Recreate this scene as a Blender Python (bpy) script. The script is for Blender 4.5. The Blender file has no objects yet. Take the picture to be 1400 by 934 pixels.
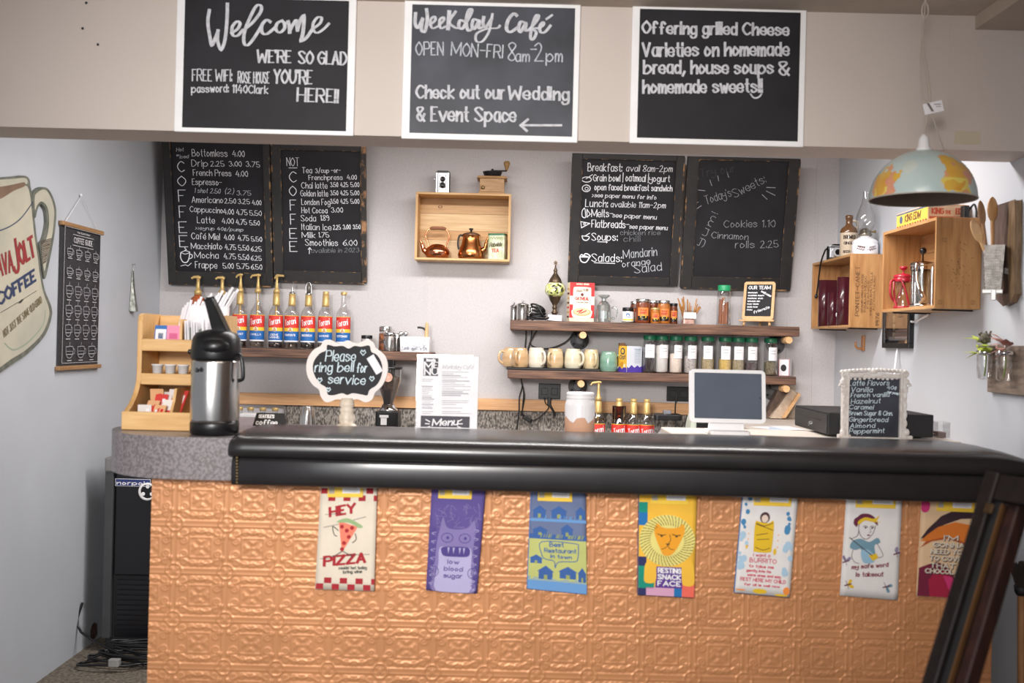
import bpy, math, random
import numpy as np
from mathutils import Vector, Matrix
from mathutils.geometry import tessellate_polygon
R = random.Random(7)
V = Vector
sc = bpy.context.scene
COL = sc.collection
# ------------------------------------------------------------ camera, world, lights, exposure
FPX = 1361.0; CAMZ = 1.42; ROLL = math.radians(1.4)
cam = bpy.data.cameras.new('camera'); cam.sensor_width = 36; cam.lens = 36*FPX/1400
cam.clip_start = .05
cam.dof.use_dof = True; cam.dof.focus_distance = 5.12; cam.dof.aperture_fstop = 3.2
co = bpy.data.objects.new('camera', cam); COL.objects.link(co); sc.camera = co
co.matrix_world = Matrix.Translation((0, 0, CAMZ)) @ Matrix.Rotation(math.pi/2, 4, 'X') @ Matrix.Rotation(ROLL, 4, 'Z')
sc.view_settings.view_transform = 'Standard'; sc.view_settings.look = 'None'
sc.view_settings.exposure = 0.0; sc.view_settings.gamma = 1.0; sc.view_settings.use_curve_mapping = False
w = bpy.data.worlds.new('world'); sc.world = w; w.use_nodes = True
bg = w.node_tree.nodes['Background']; bg.inputs[0].default_value = (.92, .94, 1, 1); bg.inputs[1].default_value = .36

def area(name, loc, target, sx, sy, power, col):
    l = bpy.data.lights.new(name, 'AREA'); l.shape = 'RECTANGLE'; l.size = sx; l.size_y = sy; l.energy = power; l.color = col
    o = bpy.data.objects.new(name, l); COL.objects.link(o); o.location = loc
    o.rotation_euler = (V(target)-V(loc)).to_track_quat('-Z', 'Y').to_euler()
    return o
area('back_bar_tube_light', (.1, 3.92, 2.50), (.1, 4.05, 0), 2.4, .22, 62, (1, .97, .95))
area('front_window_light', (-1.4, -1.0, 1.65), (-.1, 3.2, 1.4), 1.8, 1.4, 40, (.95, .96, 1))
spl = bpy.data.lights.new('added_falloff_spot', 'SPOT'); spl.energy = 610; spl.spot_size = math.radians(56); spl.spot_blend = 1.0; spl.shadow_soft_size = .35; spl.color = (1, .97, .93)  # unseen spot, added so the light fades towards both ends of the bar
spo = bpy.data.objects.new('added_falloff_spot', spl); COL.objects.link(spo); spo.location = (-.65, -.9, 2.2); spo.rotation_euler = (V((-.28, 3.1, 1.42))-V((-.65, -.9, 2.2))).to_track_quat('-Z', 'Y').to_euler()
area('dining_room_lamps', (.4, 1.2, 2.46), (.2, 2.4, 0), 1.2, .8, 14, (1, .86, .72))
sc.cycles.max_bounces = 8; sc.cycles.transparent_max_bounces = 24; sc.cycles.caustics_reflective = False; sc.cycles.caustics_refractive = False
sc.cycles.use_denoising = True

# ------------------------------------------------------------ helpers
CR, SR = math.cos(ROLL), math.sin(ROLL)
def ray(px, py):
    u = (px-700)/FPX; v = (467-py)/FPX
    return V((u*CR - v*SR, 1.0, u*SR + v*CR))
def P(px, py, d):
    r = ray(px, py)
    return V((r.x*d, d, CAMZ + r.z*d))
def S(n, d): return n*d/FPX
class Frame:
    def __init__(s, o, ux, uy):
        s.o = V(o); s.ux = V(ux).normalized(); s.uy = V(uy).normalized(); s.n = s.ux.cross(s.uy)
    def pt(s, u, v, l=0): return s.o + s.ux*u + s.uy*v + s.n*l
    def uv(s, px, py):
        r = ray(px, py); c = V((0, 0, CAMZ)); t = (s.o-c).dot(s.n)/r.dot(s.n); q = c + r*t - s.o
        return (q.dot(s.ux), q.dot(s.uy))
    def off(s, l): return Frame(s.o+s.n*l, s.ux, s.uy)
class Cyl:
    def __init__(s, c, r, a=0): s.c = V(c); s.r = r; s.a = a
    def pt(s, u, v, l=0):
        t = s.a + u/s.r; q = s.r + l
        return s.c + V((q*math.sin(t), -q*math.cos(t), v))
class Quad:                                    # hanging cloth: u 0..1, v 0..A (A = height / width)
    def __init__(s, tl, tr, bl, br, y, A, ph=0):
        s.k = [P(*q, y) for q in (tl, tr, bl, br)]; s.A = A; s.ph = ph
    def pt(s, u, v, l=0):
        u = min(max(u,-.02),1); v = min(max(v,-.013),s.A+.06); t = v/s.A; a = s.k[2].lerp(s.k[3], u); b = s.k[0].lerp(s.k[1], u); q = a.lerp(b, t)
        q.y -= l + .005 + .004*(1-t)*(.5+.5*math.sin(s.ph))
        return q
FZ = lambda y: Frame((0, y, 0), (1, 0, 0), (0, 0, 1))

class MB:
    def __init__(s): s.v = []; s.f = []; s.m = []; s.s = []; s.T = None
    def add(s, vs, fs, m=0, smooth=False):
        b = len(s.v)
        for q in vs:
            q = V(q)
            s.v.append(s.T @ q if s.T is not None else q)
        for f in fs: s.f.append([i+b for i in f]); s.m.append(m); s.s.append(smooth)
        return s
    def box(s, x0, x1, y0, y1, z0, z1, m=0):
        return s.add([(x0,y0,z0),(x1,y0,z0),(x1,y1,z0),(x0,y1,z0),(x0,y0,z1),(x1,y0,z1),(x1,y1,z1),(x0,y1,z1)],
            [(3,2,1,0),(4,5,6,7),(0,1,5,4),(1,2,6,5),(2,3,7,6),(3,0,4,7)], m)
    def fbox(s, F, u0, u1, v0, v1, l0, l1, m=0):
        return s.add([F.pt(u,v,l) for l in (l0,l1) for (u,v) in ((u0,v0),(u1,v0),(u1,v1),(u0,v1))],
            [(3,2,1,0),(4,5,6,7),(0,1,5,4),(1,2,6,5),(2,3,7,6),(3,0,4,7)], m)
    def rbox(s, x0, x1, y0, y1, z0, z1, r=.01, m=0, n=4):   # box with rounded vertical edges
        pts = []
        for cx, cy, a0 in ((x1-r,y1-r,0),(x0+r,y1-r,90),(x0+r,y0+r,180),(x1-r,y0+r,270)):
            for i in range(n+1):
                a = math.radians(a0+90*i/n); pts.append((cx+r*math.cos(a), cy+r*math.sin(a)))
        k = len(pts)
        return s.add([(x,y,z0) for x,y in pts]+[(x,y,z1) for x,y in pts],
            [list(range(k))[::-1], list(range(k,2*k))]+[(i,(i+1)%k,k+(i+1)%k,k+i) for i in range(k)], m)
    def lathe(s, prof, c=(0,0,0), n=24, m=0, smooth=True, caps=True, mm=None, sy=1):
        c = V(c); vs = []; fs = []
        for r, z in prof:
            for i in range(n):
                a = 2*math.pi*i/n; vs.append(c+V((r*math.cos(a), sy*r*math.sin(a), z)))
        k = len(prof)
        b = len(s.v); s.add(vs, [], m)
        for j in range(k-1):
            mi = mm[j] if mm else m
            for i in range(n):
                s.f.append([b+j*n+i, b+j*n+(i+1)%n, b+(j+1)*n+(i+1)%n, b+(j+1)*n+i]); s.m.append(mi); s.s.append(smooth)
        if caps:
            if prof[0][0] > 1e-5: s.f.append([b+i for i in range(n)][::-1]); s.m.append(mm[0] if mm else m); s.s.append(False)
            if prof[-1][0] > 1e-5: s.f.append([b+(k-1)*n+i for i in range(n)]); s.m.append(mm[-1] if mm else m); s.s.append(False)
        return s
    def tube(s, pts, r, n=8, m=0, closed=False, smooth=True, caps=True):
        pts = [V(p) for p in pts]; k = len(pts); vs = []; fs = []
        rr = r if isinstance(r, (list, tuple)) else [r]*k
        up = None
        for i in range(k):
            a = pts[(i-1) % k if closed else max(i-1,0)]; b = pts[(i+1) % k if closed else min(i+1,k-1)]
            t = (b-a).normalized()
            if up is None: up = V((0,0,1)) if abs(t.z) < .9 else V((1,0,0))
            x = t.cross(up)
            if x.length < 1e-6: x = t.orthogonal()
            x.normalize(); up = x.cross(t).normalized()
            for j in range(n):
                q = 2*math.pi*j/n; vs.append(pts[i]+x*(rr[i]*math.cos(q))+up*(rr[i]*math.sin(q)))
        for i in range(k if closed else k-1):
            for j in range(n):
                i2 = (i+1) % k; fs.append((i*n+j, i2*n+j, i2*n+(j+1)%n, i*n+(j+1)%n))
        s.add(vs, fs, m, smooth)
        if caps and not closed: s.add(vs[:n], [list(range(n))], m); s.add(vs[-n:], [list(range(n))[::-1]], m)
        return s
    def sph(s, c, rx, ry=None, rz=None, m=0, n=14, k=8):
        ry = ry or rx; rz = rz or rx
        pr = [(max(1e-6, math.sin(math.pi*j/k)), -math.cos(math.pi*j/k)) for j in range(k+1)]
        b = len(s.v); s.lathe(pr, (0,0,0), n, m, True, False)
        T = s.T; base = V(c)
        for i in range(b, len(s.v)):
            q = s.v[i] if T is None else T.inverted() @ s.v[i]
            q = V((q.x*rx+base.x, q.y*ry+base.y, q.z*rz+base.z)); s.v[i] = q if T is None else T @ q
        return s
    def poly(s, F, pts, l=.001, m=0, back=None):      # filled outline; back = depth of the rear face for a solid plate
        tri = tessellate_polygon([[V((u,v,0)) for u,v in pts]])
        k = len(pts)
        if back is None: return s.add([F.pt(u,v,l) for u,v in pts], [tuple(t) for t in tri], m)
        vs = [F.pt(u,v,l) for u,v in pts]+[F.pt(u,v,back) for u,v in pts]
        return s.add(vs, [tuple(t) for t in tri]+[tuple(i+k for i in t[::-1]) for t in tri]+[(i,(i+1)%k,k+(i+1)%k,k+i) for i in range(k)], m)
    def rect(s, F, u0, u1, v0, v1, l=.001, m=0, n=1):
        vs = []; fs = []
        for i in range(n+1):
            u = u0+(u1-u0)*i/n; vs += [F.pt(u,v0,l), F.pt(u,v1,l)]
            if i: fs.append((2*i-2, 2*i, 2*i+1, 2*i-1))
        return s.add(vs, fs, m, n > 1)
    def disc(s, F, u, v, r, l=.001, m=0, n=14, ry=None):
        ry = ry or r
        return s.add([F.pt(u+r*math.cos(2*math.pi*i/n), v+ry*math.sin(2*math.pi*i/n), l) for i in range(n)], [list(range(n))], m)
    def line(s, F, pts, w=.002, l=.001, m=0, con=0.0, closed=False):  # flat brush stroke
        if not closed:                           # a sharp corner starts a new stroke
            for i in range(1, len(pts)-1):
                ax, ay = pts[i][0]-pts[i-1][0], pts[i][1]-pts[i-1][1]; bx, by = pts[i+1][0]-pts[i][0], pts[i+1][1]-pts[i][1]
                if ax*bx+ay*by < .45*math.hypot(ax,ay)*math.hypot(bx,by):
                    s.line(F, pts[:i+1], w, l, m, con); return s.line(F, pts[i:], w, l, m, con)
        k = len(pts)
        if k < 2: return s
        vs = []; s.q = (getattr(s,'q',0)+1) % 24; l += s.q*1.2e-5
        for i in range(k):
            a = pts[(i-1)%k if closed else max(i-1,0)]; b = pts[(i+1)%k if closed else min(i+1,k-1)]
            dx, dy = b[0]-a[0], b[1]-a[1]; L = math.hypot(dx,dy) or 1e-9; dx /= L; dy /= L
            h = .5*w*(1-con+con*max(0.0, abs(dy)))
            e = 0 if closed or 0 < i < k-1 else (-.5*w if i == 0 else .5*w)*.7
            x, y = pts[i][0]+dx*e, pts[i][1]+dy*e
            vs += [F.pt(x-dy*h, y+dx*h, l+i*1.5e-6), F.pt(x+dy*h, y-dx*h, l+i*1.5e-6)]
        return s.add(vs, [(2*i, 2*i+1, (2*i+3)%(2*k), (2*i+2)%(2*k)) for i in range(k if closed else k-1)], m)

def smooth(pts, sub=5, closed=False):
    k = len(pts); out = []
    if k < 3: return list(pts)
    for i in range(k if closed else k-1):
        g = lambda j: pts[j % k] if closed else pts[min(max(j,0),k-1)]
        a, b, c, d = g(i-1), g(i), g(i+1), g(i+2)
        for t in range(sub):
            t /= sub
            out.append(tuple(.5*((2*q)+(-p+r)*t+(2*p-5*q+4*r-z)*t*t+(-p+3*q-3*r+z)*t**3) for p,q,r,z in zip(a,b,c,d)))
    if not closed: out.append(tuple(pts[-1]))
    return out
def sm3(pts, sub=6, closed=False): return [V(p) for p in smooth([tuple(p) for p in pts], sub, closed)]

GL = {'A':"02 28 42;14 34",'B':"02 08;~08 28 36 25 05;~05 35 43 22 02",'C':"~47 28 06 04 22 43",'D':"02 08;~08 28 46 44 22 02",
'E':"38 08 02 32;05 25",'F':"38 08 02;05 25",'G':"~47 28 06 04 22 43 45;45 25",'H':"02 08;42 48;05 45",'I':"02 08",'J':"~38 33 12 03",
'K':"02 08;48 05 42",'L':"08 02 32",'M':"02 08 33 68 62",'N':"02 08 42 48",'O':"~28 06 04 22 44 46 28",'P':"02 08;~08 38 46 35 05",
'Q':"~28 06 04 22 44 46 28;33 52",'R':"02 08;~08 38 46 35 05;25 42",'S':"~47 28 07 25 43 22 03",'T':"08 48;28 22",'U':"~08 04 22 44 48",
'V':"08 22 48",'W':"08 12 36 52 68",'X':"02 48;08 42",'Y':"08 25 48;25 22",'Z':"08 48 02 42",
'a':"~36 16 04 12 33;36 32",'b':"08 02;~04 26 44 22 02",'c':"~35 16 04 12 33",'d':"~35 16 04 12 33;38 32",'e':"~04 34 26 05 03 22 33",
'f':"~37 28 17 12;05 25",'g':"~35 16 04 12 33;~36 31 10 01",'h':"08 02;~04 26 35 32",'i':"06 02;07 08",'j':"~16 11 00;17 18",
'k':"08 02;36 04 32",'l':"08 02",'m':"06 02;~04 16 25 22;~24 36 45 42",'n':"06 02;~04 26 35 32",'o':"~16 04 12 34 16",'p':"06 00;~04 26 44 22 03",
'q':"~35 16 04 12 33;36 30",'r':"06 02;~04 16 26",'s':"~35 16 05 24 33 12 03",'t':"~18 13 22;06 26",'u':"~06 03 12 33;36 32",
'v':"06 22 46",'w':"06 12 25 32 46",'x':"06 32;36 02",'y':"~06 04 14 34;~36 31 10 01",'z':"06 36 02 32",
'0':"~28 06 04 22 34 36 28",'1':"07 18 12",'2':"~07 28 36 02;02 42",'3':"~07 28 36 25;~25 44 22 03",'4':"28 04 44;36 32",'5':"38 08 05;~05 35 43 22 03",
'6':"~38 05 03 22 34 25 04",'7':"08 48 12",'8':"~25 07 28 47 25 03 22 43 25",'9':"~46 28 06 25 46;~46 43 22",
'.':"02 03",',':"13 01",':':"03 02;06 05",'-':"05 35",'!':"08 04;03 02",'&':"~42 07 28 37 04 22 45","'":"08 07",'(':"~19 05 11",')':"~09 15 01",
'/':"01 39",'|':"01 09",'>':"06 24 02",'é':"~04 34 26 05 03 22 33;27 38",'¢':"~35 16 04 12 33;27 21",'+':"14 34;25 23"}
def glyphs(text):
    x = 0; out = []
    for ch in text:
        if ch == ' ': x += 2.6; continue
        g = GL.get(ch) or GL.get(ch.upper()) or "02 08"
        wmax = 0
        for st in g.split(';'):
            sm = st[0] == '~'; st = st.lstrip('~')
            pts = [(int(q[0]), int(q[1])-2) for q in st.split()]
            wmax = max(wmax, max(p[0] for p in pts))
            if sm: pts = smooth(pts, 5)
            out.append([(p[0]+x, p[1]) for p in pts])
        x += wmax+1.4
    return out, max(x-1.4, 1)
def write(mb, F, text, a, b, cap, w=None, con=.3, slant=0.0, m=0, l=.001, jit=.12):
    """text with baseline from uv a to uv b, capital height cap"""
    gs, W = glyphs(text); a = V(a); b = V(b); e = b-a; L = e.length; ex = e/L; ey = V((-ex.y, ex.x))
    sx = L/W; sy = cap/6; w = w or cap*.10
    for st in gs:
        jx, jy = R.uniform(-jit,jit), R.uniform(-jit,jit)
        pts = [a+ex*((p[0]+jx)*sx+(p[1])*sy*slant)+ey*((p[1]+jy)*sy) for p in st]
        mb.line(F, [tuple(p) for p in pts], w, l, m, con)
def wpx(mb, F, text, x0, y0, x1, y1, cap, **k):       # the same, measured on the photograph
    a = F.uv(x0, y0); b = F.uv(x1, y1); c = F.uv(x0, y0-cap)
    write(mb, F, text, a, b, math.hypot(c[0]-a[0], c[1]-a[1]), **k)
def lpx(mb, F, pts, wpix=1.0, sm=False, m=0, l=.001, con=0, closed=False):
    q = [F.uv(*p) for p in pts]
    if sm: q = smooth(q, 5, closed)
    a = F.uv(*pts[0]); b = F.uv(pts[0][0], pts[0][1]+10)
    mb.line(F, q, wpix*math.hypot(a[0]-b[0], a[1]-b[1])/10, l, m, con, closed)

# ------------------------------------------------------------ materials
MATS = {}
def lin(c): return tuple((x/255/12.92 if x/255 <= .04045 else ((x/255+.055)/1.055)**2.4) for x in c)
def mat(name, c=None, rough=.5, metal=0.0, var=.06, vs=14, bump=0.0, bs=60, c2=None, stretch=None, spec=.5, coat=0.0, lo=.35, hi=.65, emit=0, det=3, sheen=0):
    if name in MATS: return MATS[name]
    m = bpy.data.materials.new(name); m.use_nodes = True; nt = m.node_tree; b = nt.nodes['Principled BSDF']
    b.inputs['Roughness'].default_value = rough; b.inputs['Metallic'].default_value = metal
    b.inputs['Specular IOR Level'].default_value = spec; b.inputs['Coat Weight'].default_value = coat
    if sheen: b.inputs['Sheen Weight'].default_value = sheen
    tc = nt.nodes.new('ShaderNodeTexCoord'); mp = nt.nodes.new('ShaderNodeMapping'); nz = nt.nodes.new('ShaderNodeTexNoise')
    mp.inputs['Scale'].default_value = stretch or (1,1,1)
    nz.inputs['Scale'].default_value = vs; nz.inputs['Detail'].default_value = det
    rp = nt.nodes.new('ShaderNodeValToRGB'); e = rp.color_ramp.elements
    l = lin(c); l2 = lin(c2) if c2 else tuple(min(1, x*(1+var)) for x in l); l1 = l if c2 else tuple(x*(1-var) for x in l)
    e[0].position = lo; e[1].position = hi; e[0].color = (*l1, 1); e[1].color = (*l2, 1)
    nt.links.new(tc.outputs['Object'], mp.inputs[0]); nt.links.new(mp.outputs[0], nz.inputs['Vector'])
    nt.links.new(nz.outputs['Fac'], rp.inputs[0]); nt.links.new(rp.outputs[0], b.inputs['Base Color'])
    if emit:
        nt.links.new(rp.outputs[0], b.inputs['Emission Color']); b.inputs['Emission Strength'].default_value = emit
    if bump:
        n2 = nt.nodes.new('ShaderNodeTexNoise'); n2.inputs['Scale'].default_value = bs; n2.inputs['Detail'].default_value = 4
        bp = nt.nodes.new('ShaderNodeBump'); bp.inputs['Strength'].default_value = bump; bp.inputs['Distance'].default_value = .004
        nt.links.new(mp.outputs[0], n2.inputs['Vector']); nt.links.new(n2.outputs['Fac'], bp.inputs['Height']); nt.links.new(bp.outputs[0], b.inputs['Normal'])
    MATS[name] = m; return m
def glass(name, c=(255,255,255), clear=.92, rough=.03):
    if name in MATS: return MATS[name]
    m = bpy.data.materials.new(name); m.use_nodes = True; nt = m.node_tree; nt.nodes.remove(nt.nodes['Principled BSDF'])
    t = nt.nodes.new('ShaderNodeBsdfTransparent'); g = nt.nodes.new('ShaderNodeBsdfGlossy'); x = nt.nodes.new('ShaderNodeMixShader')
    lw = nt.nodes.new('ShaderNodeLayerWeight'); lw.inputs[0].default_value = .35
    mr = nt.nodes.new('ShaderNodeMapRange'); mr.inputs[3].default_value = 1-clear; mr.inputs[4].default_value = .75
    nz = nt.nodes.new('ShaderNodeTexNoise'); nz.inputs['Scale'].default_value = 30
    rp = nt.nodes.new('ShaderNodeValToRGB'); l = lin(c)
    rp.color_ramp.elements[0].color = (*[x_*.95 for x_ in l], 1); rp.color_ramp.elements[1].color = (*l, 1)
    g.inputs['Roughness'].default_value = rough
    nt.links.new(nz.outputs['Fac'], rp.inputs[0]); nt.links.new(rp.outputs[0], t.inputs[0])
    nt.links.new(lw.outputs['Facing'], mr.inputs[0]); nt.links.new(mr.outputs[0], x.inputs[0])
    nt.links.new(t.outputs[0], x.inputs[1]); nt.links.new(g.outputs[0], x.inputs[2])
    nt.links.new(x.outputs[0], nt.nodes['Material Output'].inputs[0])
    MATS[name] = m; return m
def wood(name, c, c2, stretch=(1,12,12), rough=.5, vs=6, bump=.15, coat=0): return mat(name, c, rough, c2=c2, stretch=stretch, vs=vs, bump=bump, bs=20, det=6, lo=.3, hi=.7, coat=coat)

WHITE = mat('white_paint', (240,239,240), .5, var=.03); PAPER = mat('white_paper', (236,234,238), .8, var=.03)
SCHALK = mat('sign_chalk', (200,200,206), .9, var=.15, vs=60); CHALK = mat('white_chalk', (226,228,234), .9, var=.12, vs=90); FAINT = mat('faint_chalk', (120,124,130), .9, var=.25, vs=120)
CHALKG = mat('grey_chalk', (186,190,198), .9, var=.2, vs=90)
SLATE = mat('chalkboard_slate', (25,24,28), .6, c2=(35,34,39), vs=5, spec=.3); SLATE2 = mat('smudged_slate', (40,42,50), .5, c2=(66,69,80), vs=5, spec=.4)
BLACK = mat('black_plastic', (20,20,22), .35); BLACKM = mat('matt_black', (28,27,29), .6)
STEEL = mat('brushed_steel', (200,198,196), .22, 1.0, var=.06, vs=8, stretch=(1,1,.05)); CHROME = mat('chrome', (215,215,218), .08, 1.0)
GOLD = mat('gold_plastic', (203,172,112), .38, .35, var=.08); BRASS = mat('aged_brass', (150,128,88), .35, .8)
COPPER = mat('polished_copper', (214,140,104), .2, 1.0, var=.12, vs=20)
CLEAR = glass('clear_glass'); DGLASS = glass('thick_glass', (235,240,238), .85)
PINE = wood('crate_pine', (196,150,96), (222,182,128)); PINEZ = wood('upright_pine', (190,142,88), (216,174,118), (12,12,1))
BAMBOO = wood('bamboo', (206,160,100), (226,184,126), (1.5,14,14), vs=5, bump=.05); BAMBOOZ = wood('upright_bamboo', (204,158,100), (224,182,124), (14,14,1.5), vs=5, bump=.05)
WALNUT = wood('dark_shelf_wood', (58,38,32), (132,96,76), (1.2,14,20), rough=.55, vs=5, bump=.3)
LIGHTW = wood('pale_dowel', (216,168,116), (232,190,142))
DARKRED = mat('red_print', (168,40,52), .7); REDL = mat('red_label', (214,58,50), .55); YELL = mat('yellow_label', (242,200,62), .55); BLUEL = mat('blue_label', (34,104,176), .55)

# ------------------------------------------------------------ linking
W = {}
def meta(o, label=None, cat=None, group=None, kind=None):
    if label: o['label'] = label
    if cat: o['category'] = cat
    if group: o['group'] = group
    if kind: o['kind'] = kind
    return o
def mkmesh(name, mb, mats, shift):
    me = bpy.data.meshes.new(name)
    me.from_pydata([tuple(q-shift) for q in mb.v], [], mb.f)
    for m in (mats if isinstance(mats, (list,tuple)) else [mats]): me.materials.append(m)
    me.polygons.foreach_set('material_index', mb.m); me.polygons.foreach_set('use_smooth', mb.s); me.update()
    return me
def bev(o, w, seg=2):
    b = o.modifiers.new('bevel', 'BEVEL'); b.width = w; b.segments = seg; b.limit_method = 'ANGLE'; b.angle_limit = .7
    return o
def thing(name, label, cat, loc, group=None):
    o = bpy.data.objects.new(name, None); COL.objects.link(o); o.location = loc; o.empty_display_size = .05
    W[o] = V(loc); return meta(o, label, cat, group)
def part(name, mb, mats, parent, bevel=0, label=None, kind=None):
    o = bpy.data.objects.new(name, mkmesh(name, mb, mats, W[parent])); COL.objects.link(o); o.parent = parent; W[o] = W[parent]
    if bevel: bev(o, bevel)
    return meta(o, label, None, None, kind)
def single(name, mb, mats, label, cat, group=None, bevel=0, kind=None):
    xs = [q.x for q in mb.v]; ys = [q.y for q in mb.v]; zs = [q.z for q in mb.v]
    c = V(((min(xs)+max(xs))/2, (min(ys)+max(ys))/2, min(zs)))
    o = bpy.data.objects.new(name, mkmesh(name, mb, mats, c)); COL.objects.link(o); o.location = c; W[o] = c
    if bevel: bev(o, bevel)
    return meta(o, label, cat, group, kind)
def struct(name, mb, mats, parent=None, bevel=0):
    o = bpy.data.objects.new(name, mkmesh(name, mb, mats, V((0,0,0)))); COL.objects.link(o); W[o] = V((0,0,0))
    if parent: o.parent = parent
    else: o['kind'] = 'structure'
    if bevel: bev(o, bevel)
    return o
def dup(root, loc, label=None, group=None, rotz=None, scale=None):
    def rec(o, par):
        c = o.copy(); COL.objects.link(c)
        if par: c.parent = par
        for ch in [x for x in list(W) if x.parent == o]: W[rec(ch, c)] = V(loc)
        return c
    r = rec(root, None); r.location = loc; W[r] = V(loc)
    if label: r['label'] = label
    if group: r['group'] = group
    if rotz is not None: r.rotation_euler = (0,0,rotz)
    if scale: r.scale = scale
    return r
# ------------------------------------------------------------ the room
XL, XR, YB = -1.88, 1.72, 5.30
SOF0, SOF1, SOFZ, CEIL = 3.28, 3.47, 2.087, 2.53
wallb = mat('grey_linen_wallpaper', (200,196,197), .75, var=.05, vs=3, stretch=(40,1,40), bump=.12, bs=30)
walll = mat('pale_blue_grey_paint', (194,199,207), .6, var=.04, vs=2, bump=.06, bs=8)
wallr = mat('cool_white_paint', (194,197,204), .6, var=.03, vs=2, bump=.05, bs=8)
sofm = mat('bounce_tinted_paint', (200,188,180), .6, var=.03, vs=2)  # warm tint of bounced light is mixed into the soffit colour
struct('floor', MB().box(-4, 4, -3, 5.4, -.1, 0), mat('speckled_brown_floor', (74,66,58), .8, c2=(128,118,104), vs=70, det=5, bump=.2))
struct('ceiling', MB().box(-4, 4, .2, 5.4, CEIL, CEIL+.1), mat('ceiling_paint', (196,182,168), .8, var=.05, vs=12, bump=.2, bs=40))
struct('wall_back', MB().box(-2.0, 1.84, YB, YB+.12, 0, CEIL), wallb)
wl = struct('wall_left', MB().box(XL-.1, XL, 3.2, YB, 0, CEIL), walll)
struct('wall_right', MB().box(XR, XR+.12, 2.9, YB, 0, CEIL), wallr)
struct('wall_light_block', MB().box(2.0, 2.1, -.5, 2.88, 0, CEIL), mat('brown_light_block', (128,108,96), .7, var=.1))  # unseen dark wall, added to block ambient light from the right
sof = struct('soffit', MB().box(-4, 4, SOF0, SOF1, SOFZ, CEIL), sofm)
F = FZ(SOF0); mb = MB()                             # faint cover strips over two panel joints of the soffit
for px in (1246, 1300):
    u = F.uv(px, 100)[0]; mb.fbox(F, u-.006, u+.006, SOFZ+.01, CEIL-.03, 0, .0012)
struct('trim_1', mb, sofm)
struct('trim_2', MB().box(1.50, 2.4, 1.0, SOF0, 2.485, CEIL), mat('duct_paint', (186,170,156), .7, var=.03))
mb = MB()
for x in (1.46, 1.60): mb.box(x, x+.012, YB-.004, YB, .9, CEIL)
mb.box(-.47, -.455, YB-.003, YB, 1.12, CEIL)
struct('trim_3', mb, wallb)
tm = mat('masking_tape', (196,182,158), .8, var=.04)
mb = MB(); a = F.uv(1305,179); b = F.uv(1340,198); mb.rect(F, a[0], b[0], b[1], a[1], .001)
struct('tape_mark', mb, tm, sof)
mb = MB()
for px, py in ((118,4),(113,39),(134,61)): mb.disc(F, *F.uv(px,py), .0045, .001)
struct('nail_hole', mb, BLACKM, sof)
# wood rail and weathered splashback behind the rear worktop
mb = MB().box(XL+.002, 1.06, YB-.022, YB, 1.053, 1.114)
struct('trim_4', mb, wood('rail_wood', (214,160,110), (232,184,136), (1.5,14,20)), bevel=.003)
mb = MB()
x = -1.2
while x < 1.05:
    mb.box(x, min(x+.455, 1.06), YB-.012, YB, .85, 1.05); x += .46
struct('trim_5', mb, mat('weathered_tin', (84,80,76), .7, c2=(168,160,152), vs=60, stretch=(2,1,1), bump=.5, bs=90, lo=.4, hi=.62))
# hole at the foot of the left wall
FL = Frame((XL, 0, 0), (0,1,0), (0,0,1)); FR = Frame((XR, 0, 0), (0,-1,0), (0,0,1))
mb = MB(); mb.poly(FL, [FL.uv(*q) for q in ((128,851),(132,853),(132,868),(129,872),(126,876),(123,870),(123,862),(125,855))], .002)
struct('hole', mb, mat('torn_plaster_brown', (70,48,42), .9, c2=(112,80,70), vs=60), wl)

# ------------------------------------------------------------ soffit signs
def sign(label, outer, inner, slate):
    x0,y0,x1,y1 = outer; F = FZ(SOF0-.001)
    a = F.uv((x0[0]+x0[1])/2, (y1[0]+y1[1])/2); b = F.uv((x1[0]+x1[1])/2, (y0[0]+y0[1])/2)
    i0 = F.uv(inner[0], inner[3]); i1 = F.uv(inner[2], inner[1])
    t = thing('menu_sign', label, 'sign', F.pt((a[0]+b[0])/2, a[1]))
    part('frame', MB().fbox(F, a[0], b[0], a[1], b[1], 0, .010), WHITE, t, .003)
    part('chalk_panel', MB().fbox(F, i0[0], i1[0], i0[1], i1[1], .009, .0125), slate, t)
    return t, F.off(.0135)
def crop(ox, oy, s): return lambda x, y: (ox+x*s, oy+y*s)
def lines(mb, F, C, s, items, **kw):
    for it in items:
        txt, x0, x1, y0, y1, cap = it[:6]; k = dict(kw)
        if len(it) > 6: k.update(it[6])
        wpx(mb, F, txt, *C(x0,y0), *C(x1,y1), cap*s, **k)
def strokes(mb, F, C, s, items, **kw):
    for pts, wp, smf in items: lpx(mb, F, [C(*p) for p in pts], wp*s, smf, **kw)

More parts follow.
